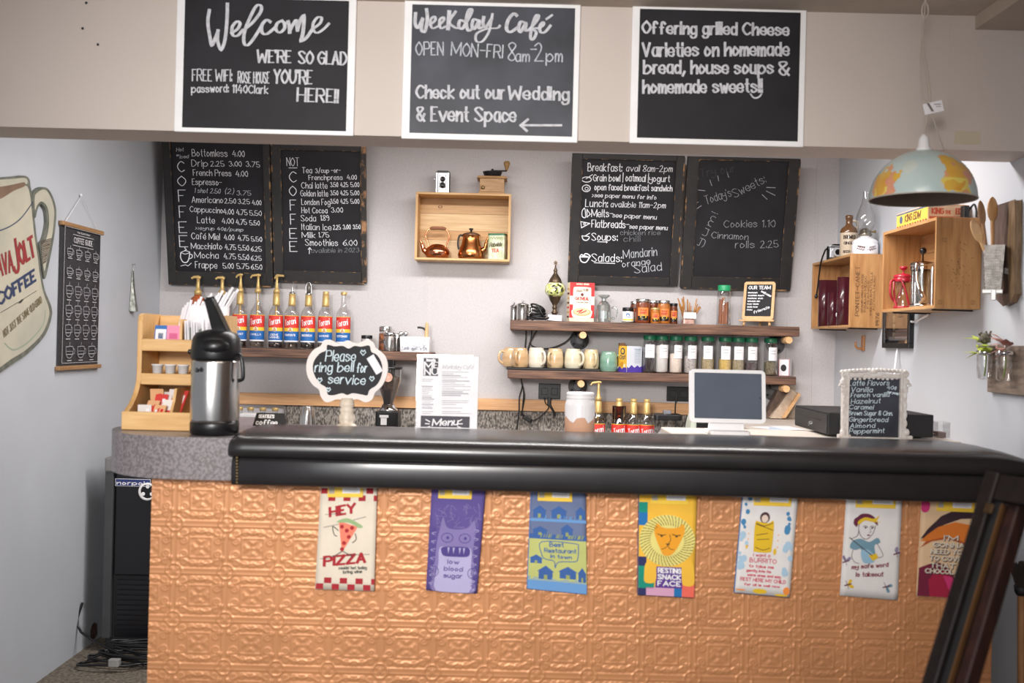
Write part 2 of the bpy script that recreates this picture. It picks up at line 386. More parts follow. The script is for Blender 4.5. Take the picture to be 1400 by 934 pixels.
t, F = sign('white framed black chalk sign reading Welcome, leftmost on the beam', ((241,237),(-9,-2),(491,486),(176,185)), (250.5,3,478,175), SLATE)
C = crop(220,0,.2143); s = .2143; mb = MB()
strokes(mb, F, C, s, [
 ([(310,65),(300,140),(312,230),(325,290),(345,250),(365,200)],22,True), ([(365,195),(362,260),(385,318),(410,250),(422,130),(425,25)],22,True),
 ([(450,212),(490,185),(505,150),(485,138),(455,175),(460,225),(490,228),(520,195)],22,True),
 ([(510,205),(580,150),(635,80),(640,40),(610,38),(570,110),(535,200),(530,270),(552,290),(590,250),(640,170)],22,True),
 ([(698,140),(675,128),(645,160),(645,205),(675,218),(725,180)],24,True), ([(775,132),(742,150),(735,190),(760,208),(790,180),(785,145),(770,135),(800,150),(815,140)],22,True),
 ([(812,138),(820,170),(822,208)],24,True),([(822,200),(850,145),(865,130),(868,165),(872,195)],22,True),([(872,190),(890,130),(912,100),(912,150),(905,220),(895,262),(930,240),(965,190)],24,True),
 ([(965,188),(1015,150),(1025,115),(1000,112),(972,150),(975,195),(1000,210),(1040,185),(1072,152)],20,True)], con=.55)
lines(mb, F, C, s, [("WE'RE",617,828,396,400,76),("SO GLAD",880,1183,405,412,78),("YOU'RE",722,962,530,536,84),("HERE!!",872,1128,645,656,82)], con=.55, w=.0074)
lines(mb, F, C, s, [("FREE WIFI:",202,452,515,518,72),("ROSE",492,572,528,530,70),("HOUSE",592,690,530,532,70),("password:",197,430,590,588,48),("1140Clark",458,682,592,598,50)], con=.25, w=.0040)
part('chalk_lettering', mb, SCHALK, t)

t, F = sign('white framed chalk sign reading Weekday Café, middle of the beam', ((551,547),(3,9),(796,792),(186,194)), (560,13,786,182.5), SLATE2)
C = crop(520,0,.2143); mb = MB()
strokes(mb, F, C, s, [([(225,85),(222,150),(240,178),(270,120)],22,True),([(270,125),(262,190),(285,200),(300,120),(295,60)],22,True),
 ([(315,160),(350,130),(345,105),(320,130),(330,180),(365,170)],18,True),([(375,160),(405,130),(402,110),(378,130),(385,180),(415,170)],18,True),
 ([(440,75),(432,185)],26,False),([(480,75),(440,140),(475,175),(500,180)],20,True),
 ([(540,140),(510,130),(500,165),(520,185),(545,150),(585,70),(565,65),(548,130),(560,195),(590,180)],22,True),
 ([(620,130),(595,125),(585,165),(600,185),(630,135),(628,180),(650,175)],22,True),([(660,110),(655,150),(672,175),(710,120)],22,True),
 ([(715,90),(705,150),(690,210),(650,265),(612,262),(615,215),(680,185),(745,180),(762,165)],17,True),
 ([(870,100),(850,88),(815,130),(805,185),(830,205),(870,180)],24,True),([(920,145),(895,140),(882,180),(895,205),(928,150),(925,195),(950,190)],22,True),
 ([(950,190),(1000,130),(1010,100),(990,105),(965,180),(958,240),(975,252),(995,210),(975,185),(1005,180)],20,True),
 ([(1010,185),(1040,160),(1038,142),(1018,165),(1022,205),(1050,205),(1085,165)],20,True),([(1060,122),(1095,98)],18,False)], con=.5)
lines(mb, F, C, s, [("OPEN",230,400,352,352,82,),("MON-FRI",452,778,353,372,82),("8",815,860,388,390,115),("am",862,950,392,394,70),("-",960,995,345,345,60),("2",985,1040,392,392,115),("pm",1058,1160,392,394,75)], con=.2, w=.0045, m=1)
lines(mb, F, C, s, [("Check out our",232,790,626,630,80),("Wedding",820,1200,632,640,80),("& Event Space",235,862,770,778,88)], con=.5, w=.0084)
strokes(mb, F, C, s, [([(895,800),(1155,800)],14,False),([(942,762),(895,800),(935,836)],16,False)])
part('chalk_lettering', mb, [SCHALK, CHALKG], t)

t, F = sign('white framed black chalk sign offering grilled cheese, rightmost on the beam', ((861,859),(12,15),(1103,1101),(195,197)), (870.2,19,1093.3,189), SLATE)
C = crop(830,0,.2143); mb = MB()
lines(mb, F, C, s, [("Offering grilled Cheese",228,1157,212,226,74),("Varieties on homemade",228,1157,360,354,82),("bread, house soups",235,1058,468,470,80),("&",1100,1160,480,480,85),("homemade sweets!!",232,985,594,588,80)], con=.5, w=.0082)
strokes(mb, F, C, s, [([(915,600),(930,620),(948,626),(970,618),(985,600)],10,True)])
part('chalk_lettering', mb, SCHALK, t)

# ------------------------------------------------------------ black framed menu boards on the back wall (tops tip forward)
WORN = mat('worn_black_paint', (26,24,25), .5, c2=(34,32,32), vs=20); CHIP = mat('bare_worn_edge', (34,30,29), .6, c2=(160,120,78), vs=26, lo=.52, hi=.66, det=6); CHIP2 = mat('chipped_edge', (38,33,30), .6, c2=(168,124,86), vs=18, lo=.47, hi=.60, det=6)
def chalkboard(name, label, bl, br, ytop, inner, tilt=12, d=5.275, chips='lrb'):
    o = P(*bl, d); tl = math.radians(tilt)
    F = Frame(o, (1,0,0), (0,-math.sin(tl),math.cos(tl))); w = P(*br, d).x-o.x; h = F.uv((bl[0]+br[0])/2, ytop)[1]
    i = [F.uv(inner[0], inner[3]), F.uv(inner[2], inner[1])]; u0,v0 = i[0]; u1,v1 = i[1]
    t = thing('chalkboard', label, 'chalkboard', o+V((w/2,0,0)))
    mb = MB()
    mb.fbox(F,0,u0,0,h,0,.03); mb.fbox(F,u1,w,0,h,0,.03); mb.fbox(F,u0,u1,0,v0,0,.03); mb.fbox(F,u0,u1,v1,h,0,.03)
    part('frame', mb, WORN, t, .003)
    part('panel', MB().fbox(F,u0-.002,u1+.002,v0-.002,v1+.002,.002,.02), SLATE, t)
    mb = MB(); l = .0285
    for pts in ([(u0,v0),(u1,v0)],[(u1,v0),(u1,v1)],[(u0,v1),(u1,v1)],[(u0,v0),(u0,v1)]): mb.line(F, pts, .003, .0312)
    if 'r' in chips: mb.fbox(F,w-(.022 if 'R' in chips else .006),w+.001,.01,h-.01,.006,.0312, 1 if 'R' in chips else 0)
    if 'l' in chips: mb.fbox(F,-.001,.005,.01,h-.02,.006,.0312)
    if 'b' in chips: mb.fbox(F,.01,w-.01,-.001,.006,.006,.0312)
    part('worn_edge', mb, [CHIP,CHIP2], t)
    part('wall_cleat', MB().box(o.x+.03, o.x+w-.03, o.y+.012-.16*0, YB, o.z+h*.25, o.z+h*.25+.03), WORN, t)
    return t, F.off(.0206)
W1 = .0028
C = crop(220,190,.2249); s = .2249
t, F = chalkboard('a', 'tall black chalkboard menu headed COFFEE listing drip, latte and mocha', (233,388), (375,391), 184, (243,186,361,370), chips='rb')
mb = MB()
lines(mb, F, C, s, [("Bottomless",190,405,105,108,42),("4.00",436,508,106,109,36),("Drip",188,285,165,168,38),("2.25",303,385,166,167,32),("3.00",415,490,167,168,32),("3.75",518,602,168,172,32),
("French Press",197,428,222,226,36),("4.00",456,528,228,229,34),("Espresso-",192,370,278,282,36),("Americano",190,378,386,390,36),("2.50",388,455,391,393,30),("3.25",470,540,394,396,30),("4.00",555,610,400,402,28),
("Cappuccino",178,378,442,452,34),("4.00",382,442,457,459,32),("4.75",460,525,461,463,32),("5.50",540,612,465,467,30),("Latte",222,328,510,514,38),("4.00",372,442,514,516,32),("4.75",458,522,520,522,32),("5.50",540,600,524,526,28),
("Café Miel",188,358,608,614,38),("4.00",385,445,613,615,32),("4.75",470,535,617,619,32),("5.50",550,614,622,624,28),("Macchiato",185,372,668,671,36),("4.75",390,456,673,675,32),("5.50",472,535,677,679,32),("6.25",550,612,682,684,28),
("Mocha",205,350,724,727,38),("4.75",384,456,729,731,32),("5.50",472,535,733,735,32),("6.25",550,612,738,740,28),("Frappe",210,342,784,788,40),("5.00",378,442,787,789,32),("5.75",462,536,789,791,32),("6.50",550,614,792,794,30)], w=W1)
lines(mb, F, C, s, [("1 shot 2.50",203,360,326,332,28),("(2)",390,442,332,334,30),("3.75",460,546,342,344,28),(">>syrup 40¢/pump",210,500,550,562,20),("Hot",95,138,75,74,20),("or",95,110,104,104,12),("iced",115,168,118,116,20)], w=.0026, m=1, slant=.2)
lines(mb, F, C, s, [("C",106,144,200,200,62),("O",106,150,285,285,58),("F",110,154,380,380,70),("F",114,154,478,478,70),("E",112,158,570,570,66),("E",114,162,655,655,68)], w=.0042)
strokes(mb, F, C, s, [([(122,690),(120,720),(135,748),(160,748),(172,720),(175,688)],6,True),([(122,690),(148,700),(175,688),(148,680),(122,690)],4,True),([(173,700),(190,705),(188,722),(168,730)],5,True),([(145,678),(155,672),(145,664),(150,656)],4,True),([(122,772),(150,765),(165,772),(185,755)],4,False)])
part('chalk_lettering', mb, [CHALK, CHALKG], t)
t, F = chalkboard('b', 'black chalkboard headed NOT COFFEE with chipped wooden right edge', (377,384), (502,384), 186, (389,207,494,369), chips='lrbR')
mb = MB()
lines(mb, F, C, s, [("NOT",766,840,164,164,50),("Frenchpress",900,1105,250,248,30),("4.00",1132,1190,247,247,28),("Chai latte",856,1012,300,302,36),("Golden latte",850,1016,348,350,36),("London Fog",856,1028,400,402,36),("Hot Cocoa",856,1012,450,452,34),("3.00",1036,1106,447,447,30),
("Soda",852,942,500,500,36),("1.89",972,1022,496,496,32),("Italian Ice",856,1035,552,555,36),("Milk",858,938,600,602,34),("1.75",960,1022,598,598,30),("Smoothies",878,1076,648,650,38),("6.00",1110,1192,648,648,34)], w=W1)
pr = lambda y, a, b, c: [(a,1031,1077,y,y,28),(b,1093,1138,y,y,28),(c,1154,1205,y,y,28)]
lines(mb, F, C, s, [("Tea",860,918,207,208,34),("3/cup -or-",940,1092,206,204,26)]+pr(292,"3.50","4.25","5.00")+pr(342,"3.50","4.25","5.00")+pr(393,"3.50","4.25","5.00")+[("2.25",1048,1093,551,551,28),("3.00",1108,1153,549,549,28),("3.50",1168,1212,547,547,26)], w=.0029, m=0)
lines(mb, F, C, s, [("available in 2023",915,1205,692,688,26)], w=.0026, m=2, slant=.2)
lines(mb, F, C, s, [("C",784,824,262,262,62),("O",784,822,344,344,58),("F",788,824,432,432,62),("F",790,822,520,520,62),("E",786,828,604,604,60),("E",786,830,684,684,60)], w=.0042)
strokes(mb, F, C, s, [([(778,176),(828,176)],4,False),([(895,672),(905,660),(915,674)],4,False),([(904,662),(902,698)],4,False)])
part('chalk_lettering', mb, [CHALK, CHALKG, FAINT], t)
C = crop(760,200,.25); s = .25
t, F = chalkboard('c', 'black chalkboard menu listing breakfast, lunch, soups and salads', (776,387), (925,392), 211, (790,220,924,376), chips='lr')
mb = MB()
lines(mb, F, C, s, [("Breakfast:",175,360,135,138,42),("Grain bowl",205,350,190,192,36),("| oatmeal |",366,505,190,194,38),("yogurt",512,622,193,195,34),("open faced breakfast sandwich",212,635,239,246,32),("Lunch:",162,282,330,333,40),("Melts-",195,310,386,388,40),("Flatbreads-",195,400,443,448,40),("Soups:",195,335,514,516,40),("Salads:",195,358,630,633,42)], w=.0042)
lines(mb, F, C, s, [("avail 8am-2pm",384,635,137,140,34),(">see paper menu for info",198,548,277,291,22),("available 11am-2pm",300,598,332,338,30),("see paper menu",310,548,388,400,24),("see paper menu",402,608,450,458,24)], w=.0031, slant=.1)
lines(mb, F, C, s, [("chicken rice",352,570,485,485,26),("chili",370,460,522,520,30)], w=.003, m=2)
lines(mb, F, C, s, [("Mandarin",370,552,614,598,46),("orange",365,515,662,645,34),("Salad",430,578,695,678,44)], w=.0034, m=1)
ell = lambda x,y,a,b: [(x+a*math.cos(q*.524), y+b*math.sin(q*.524)) for q in range(13)]
strokes(mb, F, C, s, [([(228,522),(282,524)],4,False),([(210,637),(322,641)],4,False),
 (ell(168,182,26,14),5,True),([(165,178),(200,155)],4,False),(ell(166,230,22,18),5,True),(ell(168,232,9,8),4,True),([(145,350),(158,340),(162,388),(145,385),(142,365),(145,350)],5,True),([(170,345),(188,372),(170,388),(170,345)],5,False),
 ([(136,412),(185,422),(140,446),(136,412)],5,False),(ell(156,425,5,5),4,True),([(142,490),(150,510),(170,514),(182,495),(142,490)],5,True),([(160,490),(185,475)],4,False),([(130,605),(140,630),(165,634),(185,605)],6,True),([(130,605),(140,592),(152,598),(160,588),(175,590),(186,605),(130,605)],6,True),([(142,604),(160,600),(178,606)],5,True)])
part('chalk_lettering', mb, [CHALK, CHALKG, FAINT], t)
t, F = chalkboard('d', "black chalkboard with faint Today's Sweets chalk, cookies and cinnamon rolls", (929,393), (1078,398), 215, (945,221,1077,377), chips='lrb')
mb = MB()
lines(mb, F, C, s, [("Today's",822,962,318,272,46),("Sweets:",978,1150,284,196,48),("Cookies",920,1100,444,442,38),("1.10",1128,1198,442,442,38),("Cinnamon",852,1050,502,512,34),("rolls",980,1085,556,556,38),("2.25",1118,1216,556,552,38),("yum!",792,884,548,372,36)], w=.003, m=0)
strokes(mb, F, C, s, [([(765,238),(815,243)],4,False),([(842,185),(852,215)],4,False),([(885,162),(890,190)],4,False),([(935,140),(945,170)],4,False),([(750,318),(778,305)],4,False),([(750,355),(795,325)],4,False),([(1152,225),(1200,227)],4,False),([(1150,245),(1198,268)],4,False),([(1128,265),(1155,290)],4,False)], m=0)
lines(mb, F, C, s, [("Try our",790,980,170,140,44)], w=.004, m=1)
part('chalk_lettering', mb, [mat('thin_grey_chalk', (146,148,154), .9, var=.3, vs=140), mat('rubbed_out_chalk', (58,58,62), .9, var=.2, vs=120)], t)

# ------------------------------------------------------------ the bar counter
t = bar = thing('bar_counter', 'bar counter with embossed copper front, grey laminate end and black padded armrest', 'counter', (.2, 3.2, 0))
part('cabinet', MB().box(-1.056, 1.442, 2.965, 3.37, 0, .996), mat('cabinet_paint', (96,84,76), .7), t)
# pressed tin front: 6 inch tiles in relief
T0 = P(239.7, 716, 2.955); z0 = P(560, 723, 2.955).z; TW, TH = .1545, .1415
nx = int(2.5*310); x = np.linspace(-1.058, 1.446, nx); zz = np.linspace(.06, 1.0, 300)
X, Z = np.meshgrid(x, zz)
U = ((X-T0.x)/TW) % 1.0; Vv = ((Z-z0)/TH) % 1.0
a = np.abs(U-.5)*2; b = np.abs(Vv-.5)*2          # 0 in the middle of a tile, 1 on its border
rg = lambda d, w_: np.exp(-(d/w_)**2)
dc = np.hypot(a-1, b-1); H = np.zeros_like(a); out = dc > .27
H += np.where(out, rg(a-.90,.035)+rg(b-.90,.035)*.9, 0)+.55*rg(a-1,.05)*out+.55*rg(b-1,.05)*out
H += .9*rg(dc-.30,.035)+.8*rg(dc-.06,.05)
ang = np.arctan2(1-b, 1-a); H += .8*np.where(dc < .28, rg(dc-.17,.06)*np.abs(np.sin(ang*2)), 0)
sq = np.maximum(a, b); H += rg(sq-.42,.03)*.9
r = np.hypot(a, b); th = np.arctan2(b, a)
H += np.where(r < .42, .9*rg(r-.22,.1)*(.5+.5*np.cos(th*4))+.7*rg(r,.07)+.5*rg(r-.33,.05)*(.5-.5*np.cos(th*8)), 0)*(sq < .40)
for (cx, cy, rr) in ((.66,.28,.13),(.64,.62,.11),(.30,.66,.11),(.08,.70,.08),(.82,.45,.07)):
    d = np.hypot(a-cx, b-cy); H += .8*rg(d-rr,.032)+.9*rg(d,.05)
H += .6*rg(b-.56-.12*np.sin(a*6),.03)*(a < .75)*(b > .45)
H += .12*np.sin(X*3.1+Z*2)
Y = 2.955-.0027*np.clip(H, 0, 1.4)
vs = np.stack([X, Y, Z], -1).reshape(-1, 3)
idx = np.arange(nx*300).reshape(300, nx); q = np.stack([idx[:-1,:-1], idx[:-1,1:], idx[1:,1:], idx[1:,:-1]], -1).reshape(-1, 4)
me = bpy.data.meshes.new('pressed_tin_panel'); me.vertices.add(len(vs)); me.vertices.foreach_set('co', (vs-np.array(W[t])).astype(np.float32).ravel())
me.loops.add(q.size); me.loops.foreach_set('vertex_index', q.ravel().astype(np.int32)); me.polygons.add(len(q)); me.polygons.foreach_set('loop_start', (np.arange(len(q))*4).astype(np.int32))
me.polygons.foreach_set('use_smooth', [True]*len(q)); me.update(); me.validate()
me.materials.append(mat('copper_paint', (208,146,100), .42, .25, var=.06, vs=6, spec=.5))
o = bpy.data.objects.new('pressed_tin_panel', me); COL.objects.link(o); o.parent = t; W[o] = W[t]
# laminate worktop with a round end
pts = [(1.47, 2.885), (-.97, 2.885)]
for i in range(1, 13): q = math.radians(270-i*90/12); pts.append((-.97+.27*math.cos(q), 3.155+.27*math.sin(q)))
for i in range(1, 10): q = math.radians(180-i*90/9); pts.append((-.97+.27*math.cos(q), 3.38+.27*math.sin(q)))
pts += [(-.86, 3.65), (-.80, 3.385), (1.47, 3.385)]
FT = Frame((0,0,0), (1,0,0), (0,1,0))
LAM = mat('grey_swirl_laminate', (108,101,103), .35, c2=(142,134,137), vs=120, det=4, lo=.40, hi=.60)
part('countertop', MB().poly(FT, pts, 1.12, back=.997), LAM, t, .004)
# padded leather armrest
LEA = mat('black_leather', (38,36,38), .27, var=.12, vs=9, bump=.14, bs=5, spec=.55)
prof = [(3.222,1.121),(3.224,1.128),(3.218,1.133),(3.19,1.1365),(3.1,1.138),(3.0,1.137),(2.92,1.133),(2.882,1.127),(2.863,1.119),(2.856,1.110),(2.853,1.098),(2.852,1.086),(2.856,1.075),(2.863,1.069),(2.874,1.066)]
fas = [(2.880,1.068),(2.872,1.066),(2.866,1.062),(2.864,1.056),(2.862,1.04),(2.861,1.02),(2.862,1.003),(2.864,.993),(2.870,.987),(2.884,.986),(2.95,.986),(2.95,.990),(2.884,.9905)]
def extr(prof, xs):
    mb = MB(); n = len(prof); vs = []; y0 = min(p[0] for p in prof); cz = min(p[1] for p in prof)
    for x, kf, kb, kz in xs:                 # kf: front set-back, kb: depth left, kz: height left
        vs += [(x, y0+kf+(p[0]-y0)*kb, cz+(p[1]-cz)*kz) for p in prof]
    m_ = len(xs); fs = [(i*n+j, (i+1)*n+j, (i+1)*n+j+1, i*n+j+1) for i in range(m_-1) for j in range(n-1)]
    mb.add(vs, fs, 0, True); mb.add(vs[:n], [list(range(n))], 0); mb.add(vs[-n:], [list(range(n))[::-1]], 0)
    return mb
rn = random.Random(3)
xs = [(-.812,.02,.85,.74),(-.808,.012,.92,.86),(-.799,.005,.97,.95),(-.785,.001,.99,.99)]+[(-.765+i*.1,rn.uniform(0,.0015),1,1+rn.uniform(-.008,.008)) for i in range(22)]
xs = xs[:-1]+[(1.40,0,.98,.99),(1.44,0,.91,.94),(1.475,0,.83,.84),(1.505,.002,.73,.70),(1.53,.006,.6,.50),(1.555,.012,.45,.26),(1.563,.02,.35,.10)]
arm = part('padded_armrest', extr(prof, xs), LEA, t)
part('leather_apron', extr(fas, [(-.799,.004,.95,.97),(-.794,0,1,1),(-.4,.0005,1,1),(0,0,1,1),(.5,.0005,1,1),(1.52,0,1,1),(1.54,.01,.9,.97)]), LEA, arm)
for i in range(9):
    q = P(324, 626+i*4.25, 2.862)
    part('nail_head', MB().sph((q.x, 2.862, q.z), .0046, .004, .0046, n=8, k=5), mat('nail_brass', (104,88,62), .4, .6), arm)
# light worktop beside the till and the low worktop along the back wall
t = thing('side_counter', 'pale laminate counter between the tablet stand and right wall', 'counter', (1.4, 4.4, 0))
part('till_ledge', MB().box(.56, 1.54, 3.388, 3.698, 1.075, 1.116), mat('pale_laminate', (206,196,186), .5, var=.04), t, .004)
part('worktop', MB().box(1.09, 1.716, 3.70, 5.296, 1.012, 1.05), mat('pale_laminate', (206,196,186), .5, var=.04), t, .004)
part('cabinet', MB().box(1.11, 1.716, 3.72, 5.296, 0, 1.012), WHITE, t)
t = thing('back_counter', 'low worktop along the back wall under the weathered splashback', 'counter', (-.1, 5.0, 0))
part('worktop', MB().box(-1.2, 1.08, 4.66, 5.286, .812, .85), mat('back_laminate', (150,142,136), .5), t, .004)
part('cabinet', MB().box(-1.18, 1.06, 4.70, 5.28, 0, .812), WHITE, t)
# ------------------------------------------------------------ towels hung on the copper front
PINKC = mat('cotton_cream', (226,212,192), .9, var=.03, bump=.1, bs=200)
def ink(n, c): return mat('ink_'+n, c, .85, var=.04)
def towel(label, cs, base, backcol, draw, cols, tag=(.12,.75)):
    k = 2.0; W_ = (V(cs[1])-V(cs[0])).length; A = (V(cs[2])-V(cs[0])).length/W_
    y = 2.946; Q = Quad(*cs, y, A, R.uniform(0,6))
    t = thing('tea_towel', label, 'tea towel', Q.pt(.5, 0), 'tea towels hung along the copper front')
    n = 12
    def sheet(mb, u0, u1, v0, l):
        vs = [Q.pt(u0+(u1-u0)*i/n, v0+(A+.06-v0)*j/n, l) for j in range(n+1) for i in range(n+1)]
        vs += [Q.pt(u0+(u1-u0)*i/n, v0+(A+.06-v0)*j/n, l-.0022) for j in range(n+1) for i in range(n+1)]
        N = n+1; fs = []
        for j in range(n):
            for i in range(n):
                q = (j*N+i, j*N+i+1, (j+1)*N+i+1, (j+1)*N+i); fs.append(q); fs.append(tuple(N*N+z for z in q[::-1]))
        for i in range(n):
            fs += [(i, N*N+i, N*N+i+1, i+1), (i*N, (i+1)*N, N*N+(i+1)*N, N*N+i*N), (i*N+n, N*N+i*N+n, N*N+(i+1)*N+n, (i+1)*N+n)]
        mb.add(vs, fs, 0, True)
    mb = MB(); sheet(mb, -.015, .985, -.012, -.0025); part('back_fold', mb, backcol, t)
    mb = MB(); sheet(mb, 0, 1, 0, 0); part('cloth', mb, base, t)
    mb = MB(); draw(mb, Q, A); part('print', mb, cols, t)
    a, b = tag; mb = MB(); mb.rect(Q, a, b, A-.20, A+.02, .003, 0, 6); mb.rect(Q, a+(b-a)*.42, b-.05, A-.13, A+.01, .0035, 1, 4); mb.rect(Q, a+.02, a+.12, A-.14, A+.01, .0035, 2, 2)
    for q in range(3): mb.line(Q, [(a+(b-a)*.47, A-.04-q*.03),(b-.1, A-.045-q*.03)], .008, .004, 2)
    part('price_card', mb, [YELL, PAPER, mat('grey_smudge_print', (180,170,150), .8)], t)
lx = lambda mb, Q, pts, w_, m_, l=.0012, smf=False, closed=False, con=0: mb.line(Q, smooth(pts, 4, closed) if smf else pts, w_, l, m_, con, closed)
circ = lambda x, y, a, b=None, n=16: [(x+a*math.cos(2*math.pi*i/n), y+(b or a)*math.sin(2*math.pi*i/n)) for i in range(n)]

def d1(mb, Q, A):
    for j, (v0, o) in enumerate(((0,0),(.11,1),(A-.31,1),(A-.2,0))):
        v0 = [.0,.11,A-.27,A-.14][j]
        for i in range(4):
            u = i*.27+(.135 if o else 0)
            if u < .98: mb.rect(Q, u, min(u+.125,1), v0, v0+.10, .001, 0)
    write(mb, Q, "HEY", (.18,1.30), (.62,1.38), .15, .05, .3, .1, 0)
    write(mb, Q, "PIZZA", (.12,.42), (.82,.50), .15, .052, .3, .1, 0)
    write(mb, Q, "cookin' hot today", (.38,.36), (.86,.38), .05, .012, 0, 0, 1); write(mb, Q, "bring wine", (.46,.29), (.78,.31), .05, .012, 0, 0, 1)
    mb.poly(Q, [(.34,1.22),(.68,1.12),(.42,.66)], .0011, 2); mb.poly(Q, smooth([(.32,1.22),(.5,1.27),(.76,1.14),(.70,1.10),(.52,1.19),(.34,1.19)],4,True), .0013, 3)
    for u,v in ((.40,1.12),(.58,1.10),(.49,1.05),(.53,.94),(.45,.83),(.42,.72)): mb.poly(Q, circ(u,v,.036), .0015, 0)
    for p in ([(.34,1.05),(.24,1.12),(.27,.98),(.32,.95)],[(.64,1.0),(.66,.9),(.60,.84)],[(.42,.68),(.30,.60),(.24,.58)],[(.44,.68),(.56,.62),(.60,.58)]): lx(mb,Q,p,.014,1,.0014,True)
    for p in ([(.1,1.33),(.4,1.36)],[(.08,1.1),(.34,1.16)],[(.6,1.24),(.82,1.3)],[(.5,.62),(.9,.64)],[(.05,.54),(.2,.55)]): lx(mb,Q,p,.008,1)
def d2(mb, Q, A):
    mb.poly(Q, smooth([(.12,0),(.10,.3),(.02,.35),(.12,.5),(.14,.8),(.16,1.0),(.2,1.22),(.24,1.38),(.32,1.2),(.5,1.16),(.72,1.2),(.84,1.34),(.88,1.1),(.86,.8),(.9,.5),(.98,.36),(.9,.28),(.92,0)],4,True), .0010, 0)
    mb.poly(Q, smooth([(.18,.0),(.2,.5),(.22,.82),(.5,.78),(.8,.82),(.84,.5),(.84,.0)],4,True), .0012, 1)
    for u in (.34,.68): lx(mb,Q,circ(u,1.0,.11,.085),.014,2,.0015,False,True); mb.poly(Q, circ(u+.01,1.0,.03), .0016, 2)
    mb.poly(Q, smooth([(.26,.82),(.5,.84),(.76,.83),(.8,.72),(.74,.66),(.5,.65),(.3,.66),(.24,.74)],4,True), .0015, 2)
    for u in (.36,.46,.58,.66): mb.poly(Q, [(u,.82),(u+.04,.82),(u+.02,.70)], .0017, 1)
    for y,tx,a,b in ((.52,"low",.38,.60),(.39,"blood",.32,.68),(.26,"sugar",.32,.68)): write(mb, Q, tx, (a,y), (b,y), .075, .016, 0, 0, 2, .0016)
    rr = random.Random(5)
    for i in range(26):
        u = rr.uniform(.05,.95); v = rr.uniform(1.3,1.6); lx(mb,Q,[(u,v),(u+rr.uniform(-.12,.12),v+rr.uniform(-.15,.1)),(u+rr.uniform(-.1,.1),v-.1)],.008,0,.0013,True)
    for i in range(44):
        s_ = i % 2; v = .03+i*.026; u = .10 if s_ else .88; lx(mb,Q,[(u,v),(u+(-.06 if s_ else .06),v+.03),(u+(.02 if s_ else -.02),v+.05)],.009,2 if i%3 else 1,.0016,True)
    for u in (.1,.9): lx(mb,Q,circ(u,.36,.11,.10),.012,2,.0016,True,True); [lx(mb,Q,[(u-.05+q*.05,.32),(u-.04+q*.05,.42)],.01,2,.0017) for q in range(3)]
def house(mb, Q, u, v, w_, h, m_, l=.0013):
    mb.poly(Q, [(u,v),(u+w_,v),(u+w_,v+h*.55),(u+w_*1.12,v+h*.55),(u+w_/2,v+h),(u-w_*.12,v+h*.55),(u,v+h*.55)], l, m_)
    mb.rect(Q, u+w_*.38, u+w_*.62, v, v+h*.32, l+.0003, 2)
def d3(mb, Q, A):
    mb.rect(Q,0,1,0,.17,.0010,3,6); mb.rect(Q,0,1,.17,.95,.0010,1,8); mb.rect(Q,0,1,1.25,1.30,.0011,3,6); mb.rect(Q,0,1,.93,1.02,.0011,0,6)
    for u,v,w_,h in ((.05,1.32,.22,.22),(.38,1.32,.26,.22),(.82,1.32,.16,.22),(.06,1.0,.24,.16),(.56,1.0,.2,.22),(.18,.2,.24,.25),(.54,.24,.28,.22),(.86,.2,.13,.26),(.03,.48,.2,.16)): house(mb,Q,u,v,w_,h,0)
    lx(mb,Q,[(.22,.88),(.8,.88),(.86,.82),(.85,.62),(.8,.56),(.52,.53),(.46,.42),(.44,.54),(.28,.57),(.22,.66)],.015,0,.0014,True,True)
    write(mb,Q,"Best",(.36,.80),(.60,.81),.075,.016,0,0,0,.0016); write(mb,Q,"Restaurant",(.27,.69),(.82,.71),.07,.015,0,0,0,.0016); write(mb,Q,"in town",(.38,.60),(.74,.60),.06,.015,0,0,0,.0016)
    rr = random.Random(2)
    for i in range(40): u = i/40; lx(mb,Q,[(u,.16),(u+.01,.16+rr.uniform(.03,.08))],.012,3,.0012)
    for i in range(30): u = rr.uniform(.05,.95); lx(mb,Q,[(u,.96),(u+.02,1.02)],.012,2,.0014)
    for i in range(18): u = rr.uniform(.1,.95); lx(mb,Q,[(u,1.3),(u+.01,1.36)],.01,3,.0014)
